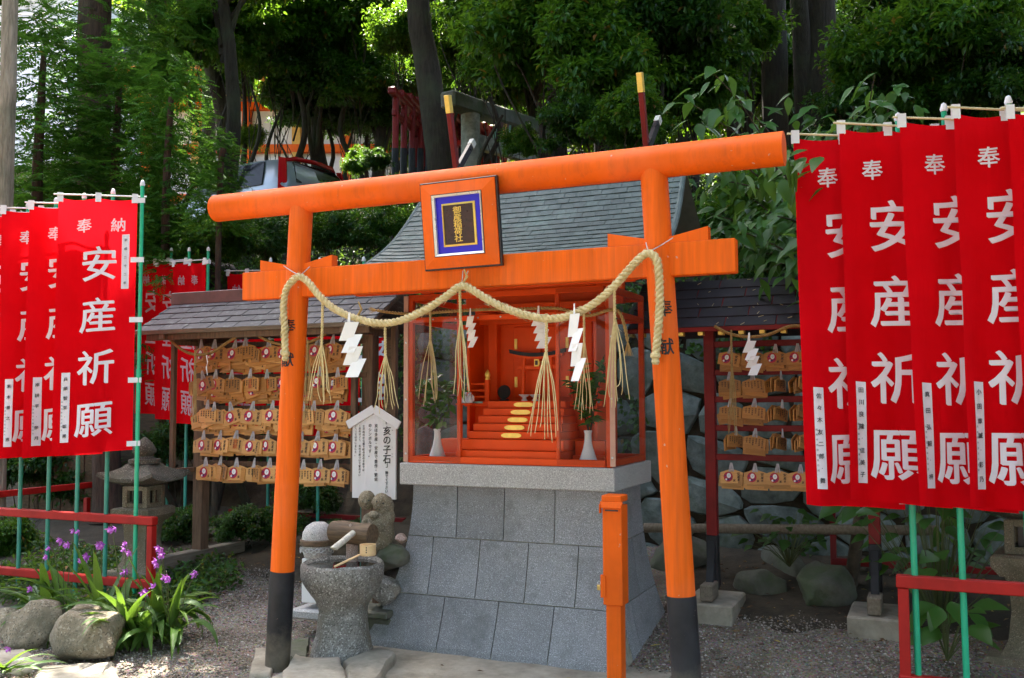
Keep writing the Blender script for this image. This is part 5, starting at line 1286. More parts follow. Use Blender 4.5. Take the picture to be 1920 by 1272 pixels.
# log rail, shaded rocks
lo = MB(); a, b = at(1208, 990, Y=2.55), at(1760, 995, Y=2.55); lo.tube([a.lerp(b, t) for t in np.linspace(0, 1, 9)], .036, 14).jitter(.004, 8); tag(lo.build('log_rail', M['woodgrey'], None, True), 'long weathered log lying level before the stone wall', 'log')
for i, (px, py, D, s, lab) in enumerate(((1430, 1100, 6.9, (.2, .17, .16), 'dark rounded boulder beside the right rack footing'), (1545, 1105, 6.6, (.27, .18, .2), 'pointed mossy boulder with a pale patch between the rack footings'), (1460, 1060, 7.6, (.5, .2, .17), 'long low dark rock behind the pointed boulder'), (1280, 1045, 7.6, (.28, .2, .2), 'dark rock in shade behind the right torii pillar'))):
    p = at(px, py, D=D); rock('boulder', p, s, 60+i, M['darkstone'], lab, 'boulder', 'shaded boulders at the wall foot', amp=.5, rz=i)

# dark soil under the racks, plank wall and rock behind the left fence
def soil(x0, x1, y0, y1, name, seed):
    def fn(u, v):
        x = x0+(x1-x0)*u; y = y0+.22*mnoise.noise(Vector((x*1.1, seed, 0)))+.08*mnoise.noise(Vector((x*4, seed, 0)))+(y1-y0)*v; return Vector((x, y, gz(x, y)-.012+.03*min(1, v*5)+.01*mnoise.noise(Vector((x*3, y*3, 0)))))
    tag(MB().grid(fn, 60, 24).build(name, M['ground_dark'], None, True), kind='structure')
soil(-9, -1.15, 1.62, 4.2, 'soil_path', 3); soil(.62, 6, 1.52, 4.2, 'soil_shade_ground', 8); soil(-12, -2.95, 1.0, 1.75, 'soil_shade_bed', 5)  # soil; right front edge and left bed also stand in for shade on over-lit ground
pw = empty('plank_wall', at(120, 1010, D=10.8), 0, 'dark weathered plank wall behind the left fence', 'wall')
for k in range(12):
    p = at(48+k*14.5, 940, D=10.9); MB().box((p.x, p.y+.004*(k % 3), 1.15), (.085, .02, 1.6), .003, rz=YAW).build('plank', M['wooddark'], pw)
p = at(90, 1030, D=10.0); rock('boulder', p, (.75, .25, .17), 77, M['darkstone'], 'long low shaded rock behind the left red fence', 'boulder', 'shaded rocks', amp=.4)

# ================================================================== PLANTS
M['orchid_leaf'] = None
t = NT('orchid_leaf'); wv = t.new('ShaderNodeTexWave'); wv.inputs['Scale'].default_value = 38; wv.bands_direction = 'X'; t.lk(t.new('ShaderNodeTexCoord').outputs['UV'], wv.inputs['Vector'])
k = t.ramp(t.rand(), [(0, (.035, .10, .012)), (.7, (.07, .165, .02)), (1, (.12, .21, .035))]); k = t.mix(t.math('MULTIPLY', wv.outputs['Fac'], .25), k, (.03, .08, .012)); t.col(k); t.set(Roughness=.4)
tr = t.new('ShaderNodeBsdfTranslucent'); tr.inputs[0].default_value = (.18, .32, .03, 1); ms = t.new('ShaderNodeMixShader'); ms.inputs[0].default_value = .3; t.lk(t.b.outputs[0], ms.inputs[1]); t.lk(tr.outputs[0], ms.inputs[2]); t.lk(ms.outputs[0], t.out.inputs['Surface'])
t.bump(wv.outputs['Fac'], .4, .003); M['orchid_leaf'] = t.m
t = NT('orchid_petal'); k = t.ramp(t.island(), [(0, (.30, .04, .42)), (.6, (.48, .10, .56)), (1, (.66, .28, .70))]); t.col(k); t.set(Roughness=.6); M['petal'] = t.m

def strap_leaf(base, az, L, Wd, rise, droop, twist, rd):
    """long pleated orchid leaf arching out from the base"""
    n = 10; V = []; UV = []; p = Vector(base); el = rise; d0 = Vector((math.cos(az), math.sin(az), 0))
    for i in range(n+1):
        tt = i/n; wv_ = Wd/2*(math.sin(math.pi*min(1, .06+.94*tt**.75))**.75); dirv = d0*math.cos(el)+Vector((0, 0, math.sin(el)))
        side = dirv.cross(Vector((0, 0, 1)));
        if side.length < .1: side = Vector((-math.sin(az), math.cos(az), 0))
        side = Matrix.Rotation(twist*tt, 3, dirv) @ side.normalized(); nr = side.cross(dirv).normalized()
        for j, s in enumerate((-1, -.5, 0, .5, 1)): V.append(p+side*wv_*s+nr*wv_*(.22*abs(s)-.10*(j % 2))); UV.append((s*.5+.5, tt))
        p = p+dirv*L/n; el -= droop/n*(1+1.2*tt)
    F = [(i*5+j, i*5+j+1, i*5+6+j, i*5+5+j) for i in range(n) for j in range(4)]
    me = MB().add(V, F).mesh('leaf', True, False); uv = me.uv_layers.new(name='uv')
    for lp_ in me.loops: uv.data[lp_.index].uv = UV[lp_.vertex_index]
    me.materials.append(M['orchid_leaf']); return me
def floret(c, rd, s=1.):
    mb = MB(); ax = Vector((rd.gauss(0, .5), -1, rd.gauss(-.3, .3))).normalized(); x, y, d = frame_rot(ax)
    for i in range(5):
        a = i/5*6.28+rd.uniform(-.2, .2)+.3; dv = (x*math.cos(a)+y*math.sin(a))*.85+d*.55; sd = dv.cross(d).normalized(); L = .030*s*rd.uniform(.8, 1.15); wq = .0065*s
        mb.add([c, c+dv*L*.5+sd*wq, c+dv*L, c+dv*L*.5-sd*wq, c+dv*L*.5-d*.003], [(0, 1, 4), (1, 2, 4), (2, 3, 4), (3, 0, 4)])
    mb.tube([c, c+d*.016*s, c+d*.024*s-Vector((0, 0, .005))], [.003, .006*s, .007*s], 7)
    return mb
oc = at(230, 1150, Y=.12); og = empty('orchid_clump', (oc.x, .1, 0), 0, 'large clump of purple ground orchids with long pleated leaves by the left fence', 'plant')
rd = random.Random(8)
bases = [at(px, 1150, Y=.12+dy) for px, dy in ((85, .1), (140, .2), (190, .05), (235, -.05), (275, .1), (320, .02), (120, .12), (255, -.15), (300, .14), (215, .2))]
for b in bases: b.z = .02
for i in range(150):
    b = bases[i % len(bases)]+Vector((rd.uniform(-.07, .07), rd.uniform(-.07, .07), 0)); az = rd.choice((rd.uniform(-2.9, -.2), rd.uniform(-3.14, 3.14)))
    up = rd.random() < .13
    me = strap_leaf(b, az, rd.uniform(.38, .62) if not up else rd.uniform(.5, .74), rd.uniform(.045, .078), R(rd.uniform(62, 84)) if up else R(rd.uniform(44, 78)), R(rd.uniform(10, 40)) if up else R(rd.uniform(55, 125)), rd.uniform(-.8, .8), rd)
    link('leaf', me, og)
for px, py in ((140, 995), (190, 1022), (208, 988), (157, 1045), (235, 1028), (235, 1072), (302, 1034), (292, 1062), (312, 1077), (372, 1078), (98, 1030), (55, 1105), (283, 1108), (118, 1018)):
    top = at(px, py, Y=rd.uniform(-.02, .16)); bb = min(bases, key=lambda q_: (q_-top).length); st = MB().tube(smooth_path([bb, bb.lerp(top, .6)+Vector((0, 0, .08)), top+Vector((0, 0, .02))], 5), .0028, 5).build('flower_stem', M['stem'], og, True)
    for j in range(rd.randint(2, 4)): floret(top+Vector((rd.gauss(0, .022), rd.gauss(0, .015), rd.gauss(0, .018))), rd, 1.2).build('floret', M['petal'], st, recalc=False)
# little clump at the bottom left corner
o2 = at(10, 1262, Z=.02); og2 = empty('orchid_clump', o2, 0, 'small bright strap leaved clump at the bottom left corner', 'plant')
for i in range(15): link('leaf', strap_leaf(o2+Vector((rd.uniform(-.06, .06), rd.uniform(-.04, .04), 0)), rd.uniform(-1.6, 1.1), rd.uniform(.2, .36), rd.uniform(.028, .042), R(rd.uniform(15, 55)), R(rd.uniform(20, 70)), rd.uniform(-.5, .5), rd), og2)
p = at(17, 1215, Z=.1); floret(p, rd, 1.1).build('floret', M['petal'], og2, recalc=False)

# ---- leaf clouds
def leaf_cloud(C, D, U, L, Wd, fold=.25):
    """C base points, D directions, U approximate up normals (n,3); L, Wd per leaf -> vertices, triangles"""
    n = len(C); D = D/np.linalg.norm(D, axis=1, keepdims=True); S = np.cross(D, U); S /= np.maximum(1e-6, np.linalg.norm(S, axis=1, keepdims=True)); N = np.cross(S, D)
    L = np.broadcast_to(L, n)[:, None]; Wd = np.broadcast_to(Wd, n)[:, None]
    b = C; tip = C+D*L-N*L*.12; m = C+D*L*.45
    l = m+S*Wd*.5+N*Wd*fold; r = m-S*Wd*.5+N*Wd*fold
    V = np.stack([b, r, tip, l], 1).reshape(-1, 3); k = 4*np.arange(n)[:, None]
    F = np.concatenate([k+np.array([[0, 1, 2]]), k+np.array([[0, 2, 3]])], 1).reshape(-1, 3)
    return V, F
def unit(n): v = RNG.normal(size=(n, 3)); return v/np.linalg.norm(v, axis=1, keepdims=True)
def clump_points(cent, rad, per, shell=.5):
    """leaves gathered in clumps: positions and outward vectors"""
    K = len(cent); u = unit(K*per); rr = RNG.random(K*per)**shell; P = np.repeat(cent, per, 0)+u*np.repeat(rad, per, 0)*rr[:, None]; return P, u
def crown_mesh(name, size, K, per, L, Wd, mat, droop=.3, bottom=-.6, seed=0, clump=.28, kind='broad'):
    """crown of many leaf clumps inside an ellipsoid of half sizes size, origin at the crown centre"""
    u = unit(K*3); u = u[u[:, 2] > bottom][:K]; K = len(u); off = RNG.uniform(0, 50)
    r = RNG.uniform(.3, 1.0, K)**.6*np.array([.62+1.0*max(-.35, mnoise.noise(Vector(tuple(q*1.9+off)))) for q in u])
    cent = u*r[:, None]*np.array(size); rad = np.repeat((RNG.uniform(.6, 1.25, K)*clump)[:, None], 3, 1)*np.array([1, 1, .62])
    P, o = clump_points(cent, rad, per); n = len(P)
    D = o*.8+unit(n)*.7+np.array([0, 0, -droop]); Un = np.array([0, 0, 1.])+o*.5+unit(n)*.45
    V, F = leaf_cloud(P, D, Un, L*RNG.uniform(.7, 1.3, n), Wd*RNG.uniform(.8, 1.2, n))
    return np_mesh(name, V, F, mat), cent
M['leaf_dark'] = leafmat('dark_broad_leaf', (.008, .034, .007), (.026, .09, .015), .30, (.20, .42, .03), .36, .5, .01)
M['leaf_mid'] = leafmat('broad_leaf', (.016, .062, .008), (.052, .16, .020), .42, (.26, .46, .02), .4, .45, .012)
M['leaf_bright'] = leafmat('sunny_leaf', (.028, .075, .006), (.07, .15, .012), .5, (.30, .46, .02), .45, .4)
M['needle'] = leafmat('cedar_needle', (.014, .060, .010), (.050, .16, .026), .28, (.20, .42, .03), .5, .15, .004)
M['cherry'] = leafmat('cherry_leaf', (.020, .078, .012), (.048, .145, .024), .32, (.32, .5, .06), .38, .45, 0)
M['under'] = leafmat('undergrowth_leaf', (.010, .042, .008), (.036, .11, .018), .3, (.3, .5, .05), .45, .4, .02)
def barkmat(name, c1, c2):
    t = NT(name); mp = t.new('ShaderNodeMapping'); mp.inputs['Scale'].default_value = (9, 9, 1.2); t.lk(t.coord(True), mp.inputs['Vector']); f = t.noise(3, 8, .7, mp.outputs[0])
    t.col(t.mix(t.ramp(t.noise(1.5, 5), [(.5, (0, 0, 0)), (.7, (.5, .5, .5))]), t.ramp(f, [(.3, c1), (.7, c2)]), (.06, .08, .04))); t.set(Roughness=.95); t.bump(f, .9, .04); return t.m
M['bark'] = barkmat('dark_bark', (.012, .009, .006), (.05, .038, .026)); M['bark_red'] = barkmat('cedar_bark', (.025, .014, .009), (.10, .058, .04)); M['bark_pale'] = barkmat('pale_bark', (.16, .13, .09), (.46, .40, .31))

CR = {}
CR['broad'], cb = crown_mesh('crown', (2.6, 2.4, 2.2), 300, 62, .27, .12, M['leaf_dark'], clump=.55)
CR['mid'], cm = crown_mesh('crown', (2.5, 2.3, 2.2), 270, 60, .27, .13, M['leaf_mid'], clump=.55)
CR['bright'], cbr = crown_mesh('crown', (2.6, 2.4, 2.4), 130, 150, .16, .085, M['leaf_bright'], clump=.8)
def needle_crown(name, H, Rb, nb, mat):
    """cedar foliage: drooping sprays of narrow leaflets on branches round the trunk; origin at the trunk foot"""
    C = []; Dd = []
    for i in range(nb):
        h = H*RNG.uniform(.04, 1.0); a = RNG.uniform(0, 6.28); rl = Rb*(1-.62*h/H)*RNG.uniform(.65, 1.1); d = np.array([math.cos(a), math.sin(a), 0]); ns = max(6, int(rl*11))
        for s in range(ns):
            tt = .2+.8*(s+RNG.random())/ns; p = d*rl*tt+np.array([0, 0, h-.42*rl*tt*tt+.10*math.sin(5*tt)])+RNG.normal(0, .11, 3)
            C.append(p); Dd.append(d*.8+np.array([RNG.normal(0, .55), RNG.normal(0, .55), -.10+RNG.normal(0, .25)]))
    C = np.array(C); Dd = np.array(Dd); Dd /= np.linalg.norm(Dd, axis=1, keepdims=True); n = len(C); m = 15
    U = np.array([0, 0, 1.])+unit(n)*.35; S = np.cross(Dd, U); S /= np.linalg.norm(S, axis=1, keepdims=True)
    k = np.arange(m); tt = k/(m-1); sg = np.where(k % 2 == 0, 1., -1.)
    Ls = RNG.uniform(.22, .36, n)
    P = C[:, None, :]+Dd[:, None, :]*(tt[None, :, None]*Ls[:, None, None])+np.array([0, 0, -.04])*(tt**2)[None, :, None]
    L = (.105*(1-.5*tt))[None, :]*np.ones((n, 1)); LD = Dd[:, None, :]*.85+S[:, None, :]*sg[None, :, None]*.9+np.array([0, 0, -.05])
    V, F = leaf_cloud(P.reshape(-1, 3), LD.reshape(-1, 3), np.repeat(U, m, 0)+unit(n*m)*.2, L.ravel(), .034, .1)
    return np_mesh(name, V, F, mat)
CR['cedar'] = needle_crown('crown', 10.5, 2.1, 270, M['needle'])
CR['cedar_small'] = needle_crown('crown', 3.2, 1.45, 125, M['needle'])

def limbs(mb, top, cents, r0, rd, n=9):
    for c in rd.sample(cents, min(n, len(cents))):
        c = Vector(c); s = top+Vector((0, 0, -rd.uniform(.1, 1.6))); mid = s.lerp(c, .5)+Vector((rd.uniform(-.3, .3), rd.uniform(-.3, .3), .25)); pts = smooth_path([s, mid, c], 4); mb.tube(pts, [r0*(1-.8*i/(len(pts)-1)) for i in range(len(pts))], 7)
def tree(name, base, path, r0, r1, crown, crown_at, scale, rz, label, group, bark='bark', nlimb=9, seed=1, cents=None):
    """tapered trunk along path (offsets from base), limbs into the crown, shared crown mesh"""
    rd = random.Random(seed); base = Vector(base); r = empty(name, base, 0, label, 'tree', group)
    P = smooth_path([base+Vector(p) for p in path], 6); mb = MB(); n = len(P)
    mb.tube(P, [r0*(1.25 if i == 0 else 1)+(r1-r0)*i/(n-1) for i in range(n)], 14).jitter(r0*.12, 2.2, seed)
    CT = Matrix.Translation(crown_at) @ Matrix.Rotation(rz, 4, 'Z') @ Matrix.Diagonal((*scale, 1)) if not isinstance(scale, (int, float)) else Matrix.Translation(crown_at) @ Matrix.Rotation(rz, 4, 'Z') @ Matrix.Scale(scale, 4)
    if cents is not None: limbs(mb, P[-1], [CT @ Vector(c) for c in cents], r1*.55, rd, nlimb)
    mb.build('trunk', M[bark], r, True, angle=70)
    link('crown', CR[crown], r, M=CT); return r
BG = 'trees on the wooded hill'
# cedars at the upper left
def foot(px, D, py=330):
    p = at(px, py, D=D); return Vector((p.x, p.y, hz(p.x, p.y)-.3))
f = foot(178, 14.0); tree('cedar_tree', f, [(0, 0, 0), (-.05, 0, 4), (-.12, 0, 9), (-.1, 0, 14)], .30, .16, 'cedar', f+Vector((0, .3, -.2)), 1.0, .4, 'tall cedar with reddish trunk and drooping sprays above the left banners', BG, 'bark_red')
for px, pyb, D, sx, szz, rz, lab in ((70, 500, 11.5, 1.0, 1.0, 1.2, 'young cedar just above the left row of banners'), (312, 500, 11.0, .62, .75, 2.6, 'young cedar with light sprays left of the parked car'), (215, 470, 12.0, .9, .8, 5.5, 'young cedar between the two others below the tall one'), (412, 425, 10.2, .32, .32, 4.0, 'low cedar sapling reaching over the end of the torii beam')):
    f = foot(px, D); c = at(px, pyb, D=D); c.z = at(px, pyb, D=D).z
    tree('cedar_tree', f, [(0, 0, 0), (0, 0, max(.5, c.z-f.z+.8*szz)), (.05, 0, max(.8, c.z-f.z+2.6*szz))], .10*sx, .03, 'cedar_small', c, (sx, sx, szz), rz, lab, BG, 'bark_red')
f = foot(300, 19.5); tree('cedar_tree', f, [(0, 0, 0), (0, 0, 6), (0, 0, 13)], .2, .1, 'cedar', f+Vector((0, 0, 3.4)), 1.0, 3.3, 'slim cedar standing behind the tallest one at upper left', BG, 'bark_red')
# leaning dark trunk behind the torii
f = foot(838, 14.5, 300); tree('leaning_tree', f, [(0, 0, 0), (-.12, 0, 1.6), (-.45, 0, 3.6), (-.85, 0, 6.2), (-1.2, .1, 9)], .25, .12, 'broad', f+Vector((-.4, 1.3, 9.6)), (1.0, 1.0, .8), .7, 'dark leaning tree trunk rising behind the torii name plaque', BG, cents=cb, seed=4)
f = foot(405, 15.5, 270); tree('broadleaf_tree', f, [(0, 0, 0), (.25, 0, 1.6), (.35, 0, 3.2), (.1, 0, 5)], .15, .09, 'mid', f+Vector((.3, .2, 5.9)), (.55, .55, .45), 2.1, 'slim curved tree in front of the vermilion hall', BG, cents=cm, seed=5, nlimb=5)
f = foot(640, 18.6, 290); tree('broadleaf_tree', f, [(0, 0, 0), (-.2, 0, 1.2), (-.5, 0, 2.0), (-.6, 0, 2.9)], .2, .1, 'broad', at(610, 150, D=18.6), (.42, .42, .36), 3.9, 'dark forked tree behind the parked car', BG, cents=cb, seed=6, nlimb=6)
f = foot(700, 18.9, 290); tree('broadleaf_tree', f, [(0, 0, 0), (.1, 0, 1.3), (.15, 0, 2.2), (.2, 0, 3)], .17, .09, 'broad', at(690, 170, D=18.9), (.36, .4, .34), 5.0, 'dark tree between the car and the leaning trunk', BG, cents=cb, seed=7, nlimb=6)
# right side: big trunks
for i, (px, D, r, lab) in enumerate(((1530, 15.0, .33, 'thick dark trunk standing behind the gap between torii and right banners'), (1450, 17.0, .27, 'second dark trunk just left of the thickest right one'), (1372, 18.5, .13, 'slim pale lit trunk on the dark slope right of centre'), (1780, 14, .26, 'trunk hidden in dark leaves above the right banners'))):
    f = foot(px, D, 260); tree('broadleaf_tree', f, [(0, 0, 0), (.05, 0, 4), (.15*(i-1), 0, 9)], r, r*.6, 'broad', f+Vector((.3*i-.4, .6, 10.4)), (1.3, 1.2, 1.0), i*1.3, lab, BG, cents=cb, seed=10+i)
# leafy bushes and low trees of the slope: picture place, distance, radius in picture
sl = [(1010, 60, 12, 150, 'mid', 'dense dark bush high on the slope right of the stone torii'), (930, 110, 13.2, 75, 'mid', 'light bush above the grey stone torii'), (1130, 120, 11.5, 130, 'mid', 'leafy bush filling the slope above the torii beam'), (1240, 40, 12, 140, 'broad', 'dark bush at the top right of centre'), (1095, 225, 11, 78, 'broad', 'dark bush just above the middle of the torii beam'), (1180, 225, 10.5, 85, 'mid', 'bush behind the right crossed finial of the roof'), (1300, 170, 12.5, 110, 'mid', 'dark bush left of the thick right trunks'), (1385, 50, 13.5, 90, 'mid', 'bush in front of the slim pale trunk'),
      (1650, 110, 10.5, 110, 'mid', 'leafy bush above the second right banner'), (1790, 60, 10, 140, 'mid', 'dark bush in the upper right corner'), (1885, 150, 9.8, 110, 'broad', 'dark bush at the right edge above the banners'), (1705, 10, 12.5, 100, 'broad', 'dark bush at the top edge above the right banners'), (1610, 215, 10.5, 80, 'broad', 'low dark bush behind the second right banner'), (1770, 180, 10.2, 90, 'mid', 'bush just above the third right banner'),
      (560, 35, 18.5, 118, 'mid', 'dark overhanging bush at the top left of centre'), (455, 15, 18.0, 95, 'broad', 'dark bush at the top beside the tall cedar'), (670, 15, 18.6, 100, 'broad', 'dark bush at the top left of the leaning trunk'), (900, 10, 14.2, 80, 'mid', 'light bush right of the leaning trunk at the top'),
      (1400, 390, 8.6, 90, 'mid', 'green bush on the bank right of the shrine roof'), (1330, 440, 8.8, 80, 'broad', 'dark bush on the bank beside the shrine roof'), (1470, 480, 8.2, 80, 'broad', 'dark bush on the bank above the right rack'), (1500, 330, 9.2, 80, 'broad', 'dark bush on the bank under the end of the torii beam'),
      (672, 305, 14.9, 34, 'mid', 'small bush right behind the parked car'), (705, 300, 14.6, 30, 'broad', 'small dark bush between the car and the red torii row'), (452, 985, 8.9, 55, 'broad', 'dark bush in shade beside the left rack post'), (520, 1000, 9.4, 60, 'broad', 'dark bush in shade behind the left torii pillar'), (20, 1010, 9.3, 60, 'mid', 'green bush in shade at the left edge behind the fence'), (640, 1010, 9.0, 50, 'broad', 'dark bush in the gap behind the basin'), (520, 120, 18.6, 72, 'mid', 'dappled bush left of centre above the vermilion hall'), (605, 105, 19.5, 75, 'mid', 'dappled crown right of the hall'), (690, 110, 19.8, 80, 'mid', 'dappled crown left of the leaning trunk'), (440, 150, 18.8, 48, 'mid', 'small crown left of the vermilion hall'), (570, 215, 19.2, 55, 'broad', 'dark crown above the parked car roof'), (650, 225, 19.4, 50, 'broad', 'dark crown behind the tail of the parked car'), (400, 455, 10.8, 60, 'mid', 'bush on the bank left of the torii pillar'), (480, 445, 11, 68, 'broad', 'dark bush on the bank under the left beam end'), (570, 430, 11.5, 66, 'mid', 'green bush on the bank beside the left pillar'), (655, 435, 11.5, 66, 'broad', 'dark bush on the bank right of the left pillar'), (725, 420, 12, 56, 'mid', 'green bush on the bank left of the shrine roof'), (620, 385, 13, 50, 'broad', 'dark bush on the bank below the parked car'), (730, 360, 13.5, 48, 'broad', 'dark bush on the bank below the red torii row'), (985, 270, 13.0, 42, 'mid', 'small bush before the grey stone torii'), (335, 985, 9.3, 55, 'broad', 'dark bush in shade right behind the stone lantern'), (150, 900, 11.2, 80, 'broad', 'dark bush behind the plank wall at left'), (60, 870, 11.0, 80, 'broad', 'dark bush at the left edge behind the banners'), (330, 830, 10.6, 70, 'broad', 'dark bush behind the mirrored red banners'), (580, 930, 9.9, 60, 'broad', 'dark bush deep behind the left torii pillar'), (365, 70, 16.2, 80, 'mid', 'leafy crown right of the tall cedar trunk'), (300, 140, 15.6, 58, 'mid', 'small crown beside the tall cedar'), (425, 95, 17.2, 66, 'mid', 'crown over the slim curved tree'), (755, 60, 16.6, 70, 'mid', 'crown just left of the leaning trunk top'), (790, 150, 19.3, 55, 'mid', 'crown above the red torii row'), (865, 75, 17.2, 62, 'mid', 'crown just right of the leaning trunk'), (525, 175, 18.9, 48, 'mid', 'crown hanging before the vermilion hall'), (660, 165, 18.4, 60, 'mid', 'crown above the tail of the parked car'), (720, 225, 19.0, 45, 'broad', 'dark crown left of the red torii row'), (480, 60, 17.5, 60, 'mid', 'crown at the top between cedar and hall'), (470, 260, 18, 40, 'bright', 'sunny low bush in front of the vermilion hall'), (390, 330, 15.5, 42, 'mid', 'bush at the nose of the parked car')]
for i, (px, py, D, rp, cr, lab) in enumerate(sl):
    p = at(px, py, D=D); b = Vector((p.x, p.y, hz(p.x, p.y)-.2)); top = p-b; s = rp*D/FPX/2.3
    jx, jy = .22*math.sin(i*2.1), .2*math.cos(i*3.3); tree('shrub_tree', b, [(0, 0, 0), (jx*top.z*.35, 0, top.z*.22), (-jx*top.z*.3, jy, top.z*.5), (jx*.5, 0, max(.3, top.z*.75))], .13*s+.03, .07*s, cr, p, (s, s, s*.95), i*2.4, lab, 'leafy bushes on the slope', cents=cb if cr == 'broad' else cm, seed=30+i, nlimb=6)
# second layer of dark trees
for i, (px, py, D, rp, lab) in enumerate(((1000, 90, 18, 200, 'dark tree filling the slope behind the grey stone torii'), (1220, 70, 18.5, 200, 'dark tree behind the middle of the torii beam'), (1400, 130, 20, 150, 'dark tree behind the two thick trunks'), (1680, 90, 17, 170, 'dark tree behind the leafy bush over the right banners'), (1860, 70, 16, 190, 'dark tree deep behind the upper right corner'), (1480, 20, 21, 110, 'dark crown between the thick trunks at the top'))):
    p = at(px, py, D=D); b = Vector((p.x, p.y, hz(p.x, p.y)-.2)); s = rp*D/FPX/2.4
    tree('shrub_tree', b, [(0, 0, 0), (0, 0, (p.z-b.z)*.5), (0, 0, max(.3, (p.z-b.z)*.85))], .16, .08, 'broad', p, (s, s, s), i*1.9, lab, 'dark trees of the second rank', cents=cb, seed=130+i, nlimb=6)
# far sunlit trees
far = [(-27, 26, 1.5), (-21, 30, 1.7), (-15, 28, 1.6), (-10, 27, 1.5), (-4, 30, 1.7), (2, 28, 1.6), (8, 30, 1.8), (-24, 38, 1.9), (-16, 40, 2.0), (-8, 38, 1.9), (0, 40, 2.0), (9, 42, 2.0), (-33, 32, 1.9), (-32, 44, 2.1), (-30, 22, 1.4), (14, 24, 1.7), (-12, 21, 1.1), (-5, 22, 1.2)]
for i, (x, y, s) in enumerate(far):
    b = Vector((x, y, hz(x, y)-.3)); h = 6+(i*37 % 5)*.6
    r_ = tree('far_tree', b, [(0, 0, 0), (.1, 0, h*.5), (0, 0, h)], .25, .12, 'bright', b+Vector((0, 0, h+.6)), (s, s, s*1.1), i*1.7, 'sunlit tree of the far wood, %s counted from the rear left' % (NUM+['eleventh', 'twelfth', 'thirteenth', 'fourteenth', 'fifteenth', 'sixteenth', 'seventeenth', 'eighteenth'])[i], 'far sunlit trees', cents=cbr, seed=60+i, nlimb=5)
    link('low_foliage', CR['bright'], r_, M=Matrix.Translation(b+Vector((.5, -1.0, 2.6))) @ Matrix.Rotation(i*.9, 4, 'Z') @ Matrix.Scale(s*.95, 4))
# tall canopy trees whose crowns stand above the picture and shade the yard; the last is added to keep sun off the left rack roof
can = [(-10.6, 6.5, 14), (-3.1, 6, 14.5), (-1.2, 6.2, 14.2), (2.6, 6.4, 14.6), (6.5, 6.2, 14), (-7, 10, 17), (-2.5, 10.5, 17.5), (3.6, 11.5, 17), (7, 10, 17), (-12, 10, 17), (-2.3, 3.4, 11.8), (.6, 3.6, 12.2), (4.4, 3.8, 11.8), (-9.6, 3.8, 12), (10, 5, 13), (-6.5, 7.4, 14)]
ORD = NUM+['eleventh', 'twelfth', 'thirteenth', 'fourteenth', 'fifteenth', 'sixteenth']
for i, (x, y, z) in enumerate(can):
    b = Vector((x*1.05+(2.2 if i == 15 else 0), max(y+2.2, 9.2)+(i % 3)*.8+(7 if i == 15 else 0), 0)); b.z = hz(b.x, b.y)-.3; c = Vector((x, y, z)); d = c-b
    s = ((1.25 if i < 5 else 1.0) if i < 10 else 1.05) if i < 15 else .72
    tree('canopy_tree', b, [(0, 0, 0), (d.x*.1, d.y*.1, d.z*.45), (d.x*.6, d.y*.6, d.z*.85)], .17, .09, 'broad' if i % 2 else 'mid', c, (s, s, s*.8), i*1.1, 'tall tree with its crown above the picture, %s of the canopy' % ORD[i], 'tall canopy trees', cents=cb, seed=90+i, nlimb=7)
b = Vector((5.6, .6, .1)); tree('added_shade_tree', b, [(0, 0, 0), (.1, 0, 2), (0, 0, 4)], .2, .12, 'broad', b+Vector((.2, 0, 5.4)), (1.05, 1.15, 1.3), .8, 'dense unseen tree added outside the right picture edge to shade the yard', BG, cents=cb, seed=201)  # unseen tree added to deepen shade on the right of the yard
# unseen trees added on the viewer's side to cut low sky light
for i, (x, y, zc, sx, sz_) in enumerate(((-15, -3, 8, 1.9, 2.6), (-15.5, -9, 8, 1.9, 2.6), (-11.5, -14, 8.5, 2.0, 2.8), (-5.5, -15.5, 8.5, 2.0, 2.8), (.5, -16, 8.5, 2.0, 2.8), (6, -14.5, 8.5, 2.0, 2.8), (11, -11.5, 8, 1.9, 2.6), (10.8, -7.0, 7.5, 1.7, 2.4), (9.8, -2.8, 7, 1.6, 2.3), (9.6, 3, 7, 1.6, 2.3))):
    b = Vector((x, y, -.1))
    tree('unseen_yard_tree', b, [(0, 0, 0), (.1, 0, zc*.5), (0, 0, zc)], .3, .2, 'mid', b+Vector((0, 0, zc)), (sx, sx, sz_), i*1.3, 'unseen tree added to cut sky light into the yard, %s round the edge' % ORD[i], 'unseen trees added round the yard', cents=cm, seed=160+i, nlimb=7)
PLAZA = ((-9, -7.5), (-3.5, -8.5), (2.5, -9), (8, -8))  # unseen crowns added to shade the plaza and weaken the light it bounces back
for i, (x, y) in enumerate(PLAZA):
    b = Vector((x, y-5, -.1)); tree('unseen_yard_tree', b, [(0, 0, 0), (0, 2, 7), (0, 4, 11)], .28, .16, 'mid', Vector((x, y, 14.5)), (1.2, 1.0, .8), i*2.1, 'unseen high crowned tree added to shade the open yard, %s in line' % ORD[i], 'unseen trees added round the yard', cents=cm, seed=180+i, nlimb=7)
# pale trunk at the left edge
f = at(3, 600, D=9.6); f.z = gz(0, 3); tree('pale_trunk_tree', f, [(0, 0, 0), (0, 0, 3), (-.02, 0, 6), (-.1, 0, 9)], .085, .07, 'mid', f+Vector((-2.6, 2.6, 10.2)), (.6, .6, .5), .3, 'pale sunlit tree trunk at the left picture edge', BG, 'bark_pale', cents=None)
f = at(205, 900, D=10.3); tree('cedar_tree', Vector((f.x, f.y, .3)), [(0, 0, 0), (-.1, 0, 1.5), (-.2, 0, 3.2)], .16, .12, 'cedar_small', Vector((f.x-.2, f.y+1.0, 2.0)), (.6, .6, .6), 5.1, 'leaning reddish trunk behind the stone lantern', BG, 'bark_red')

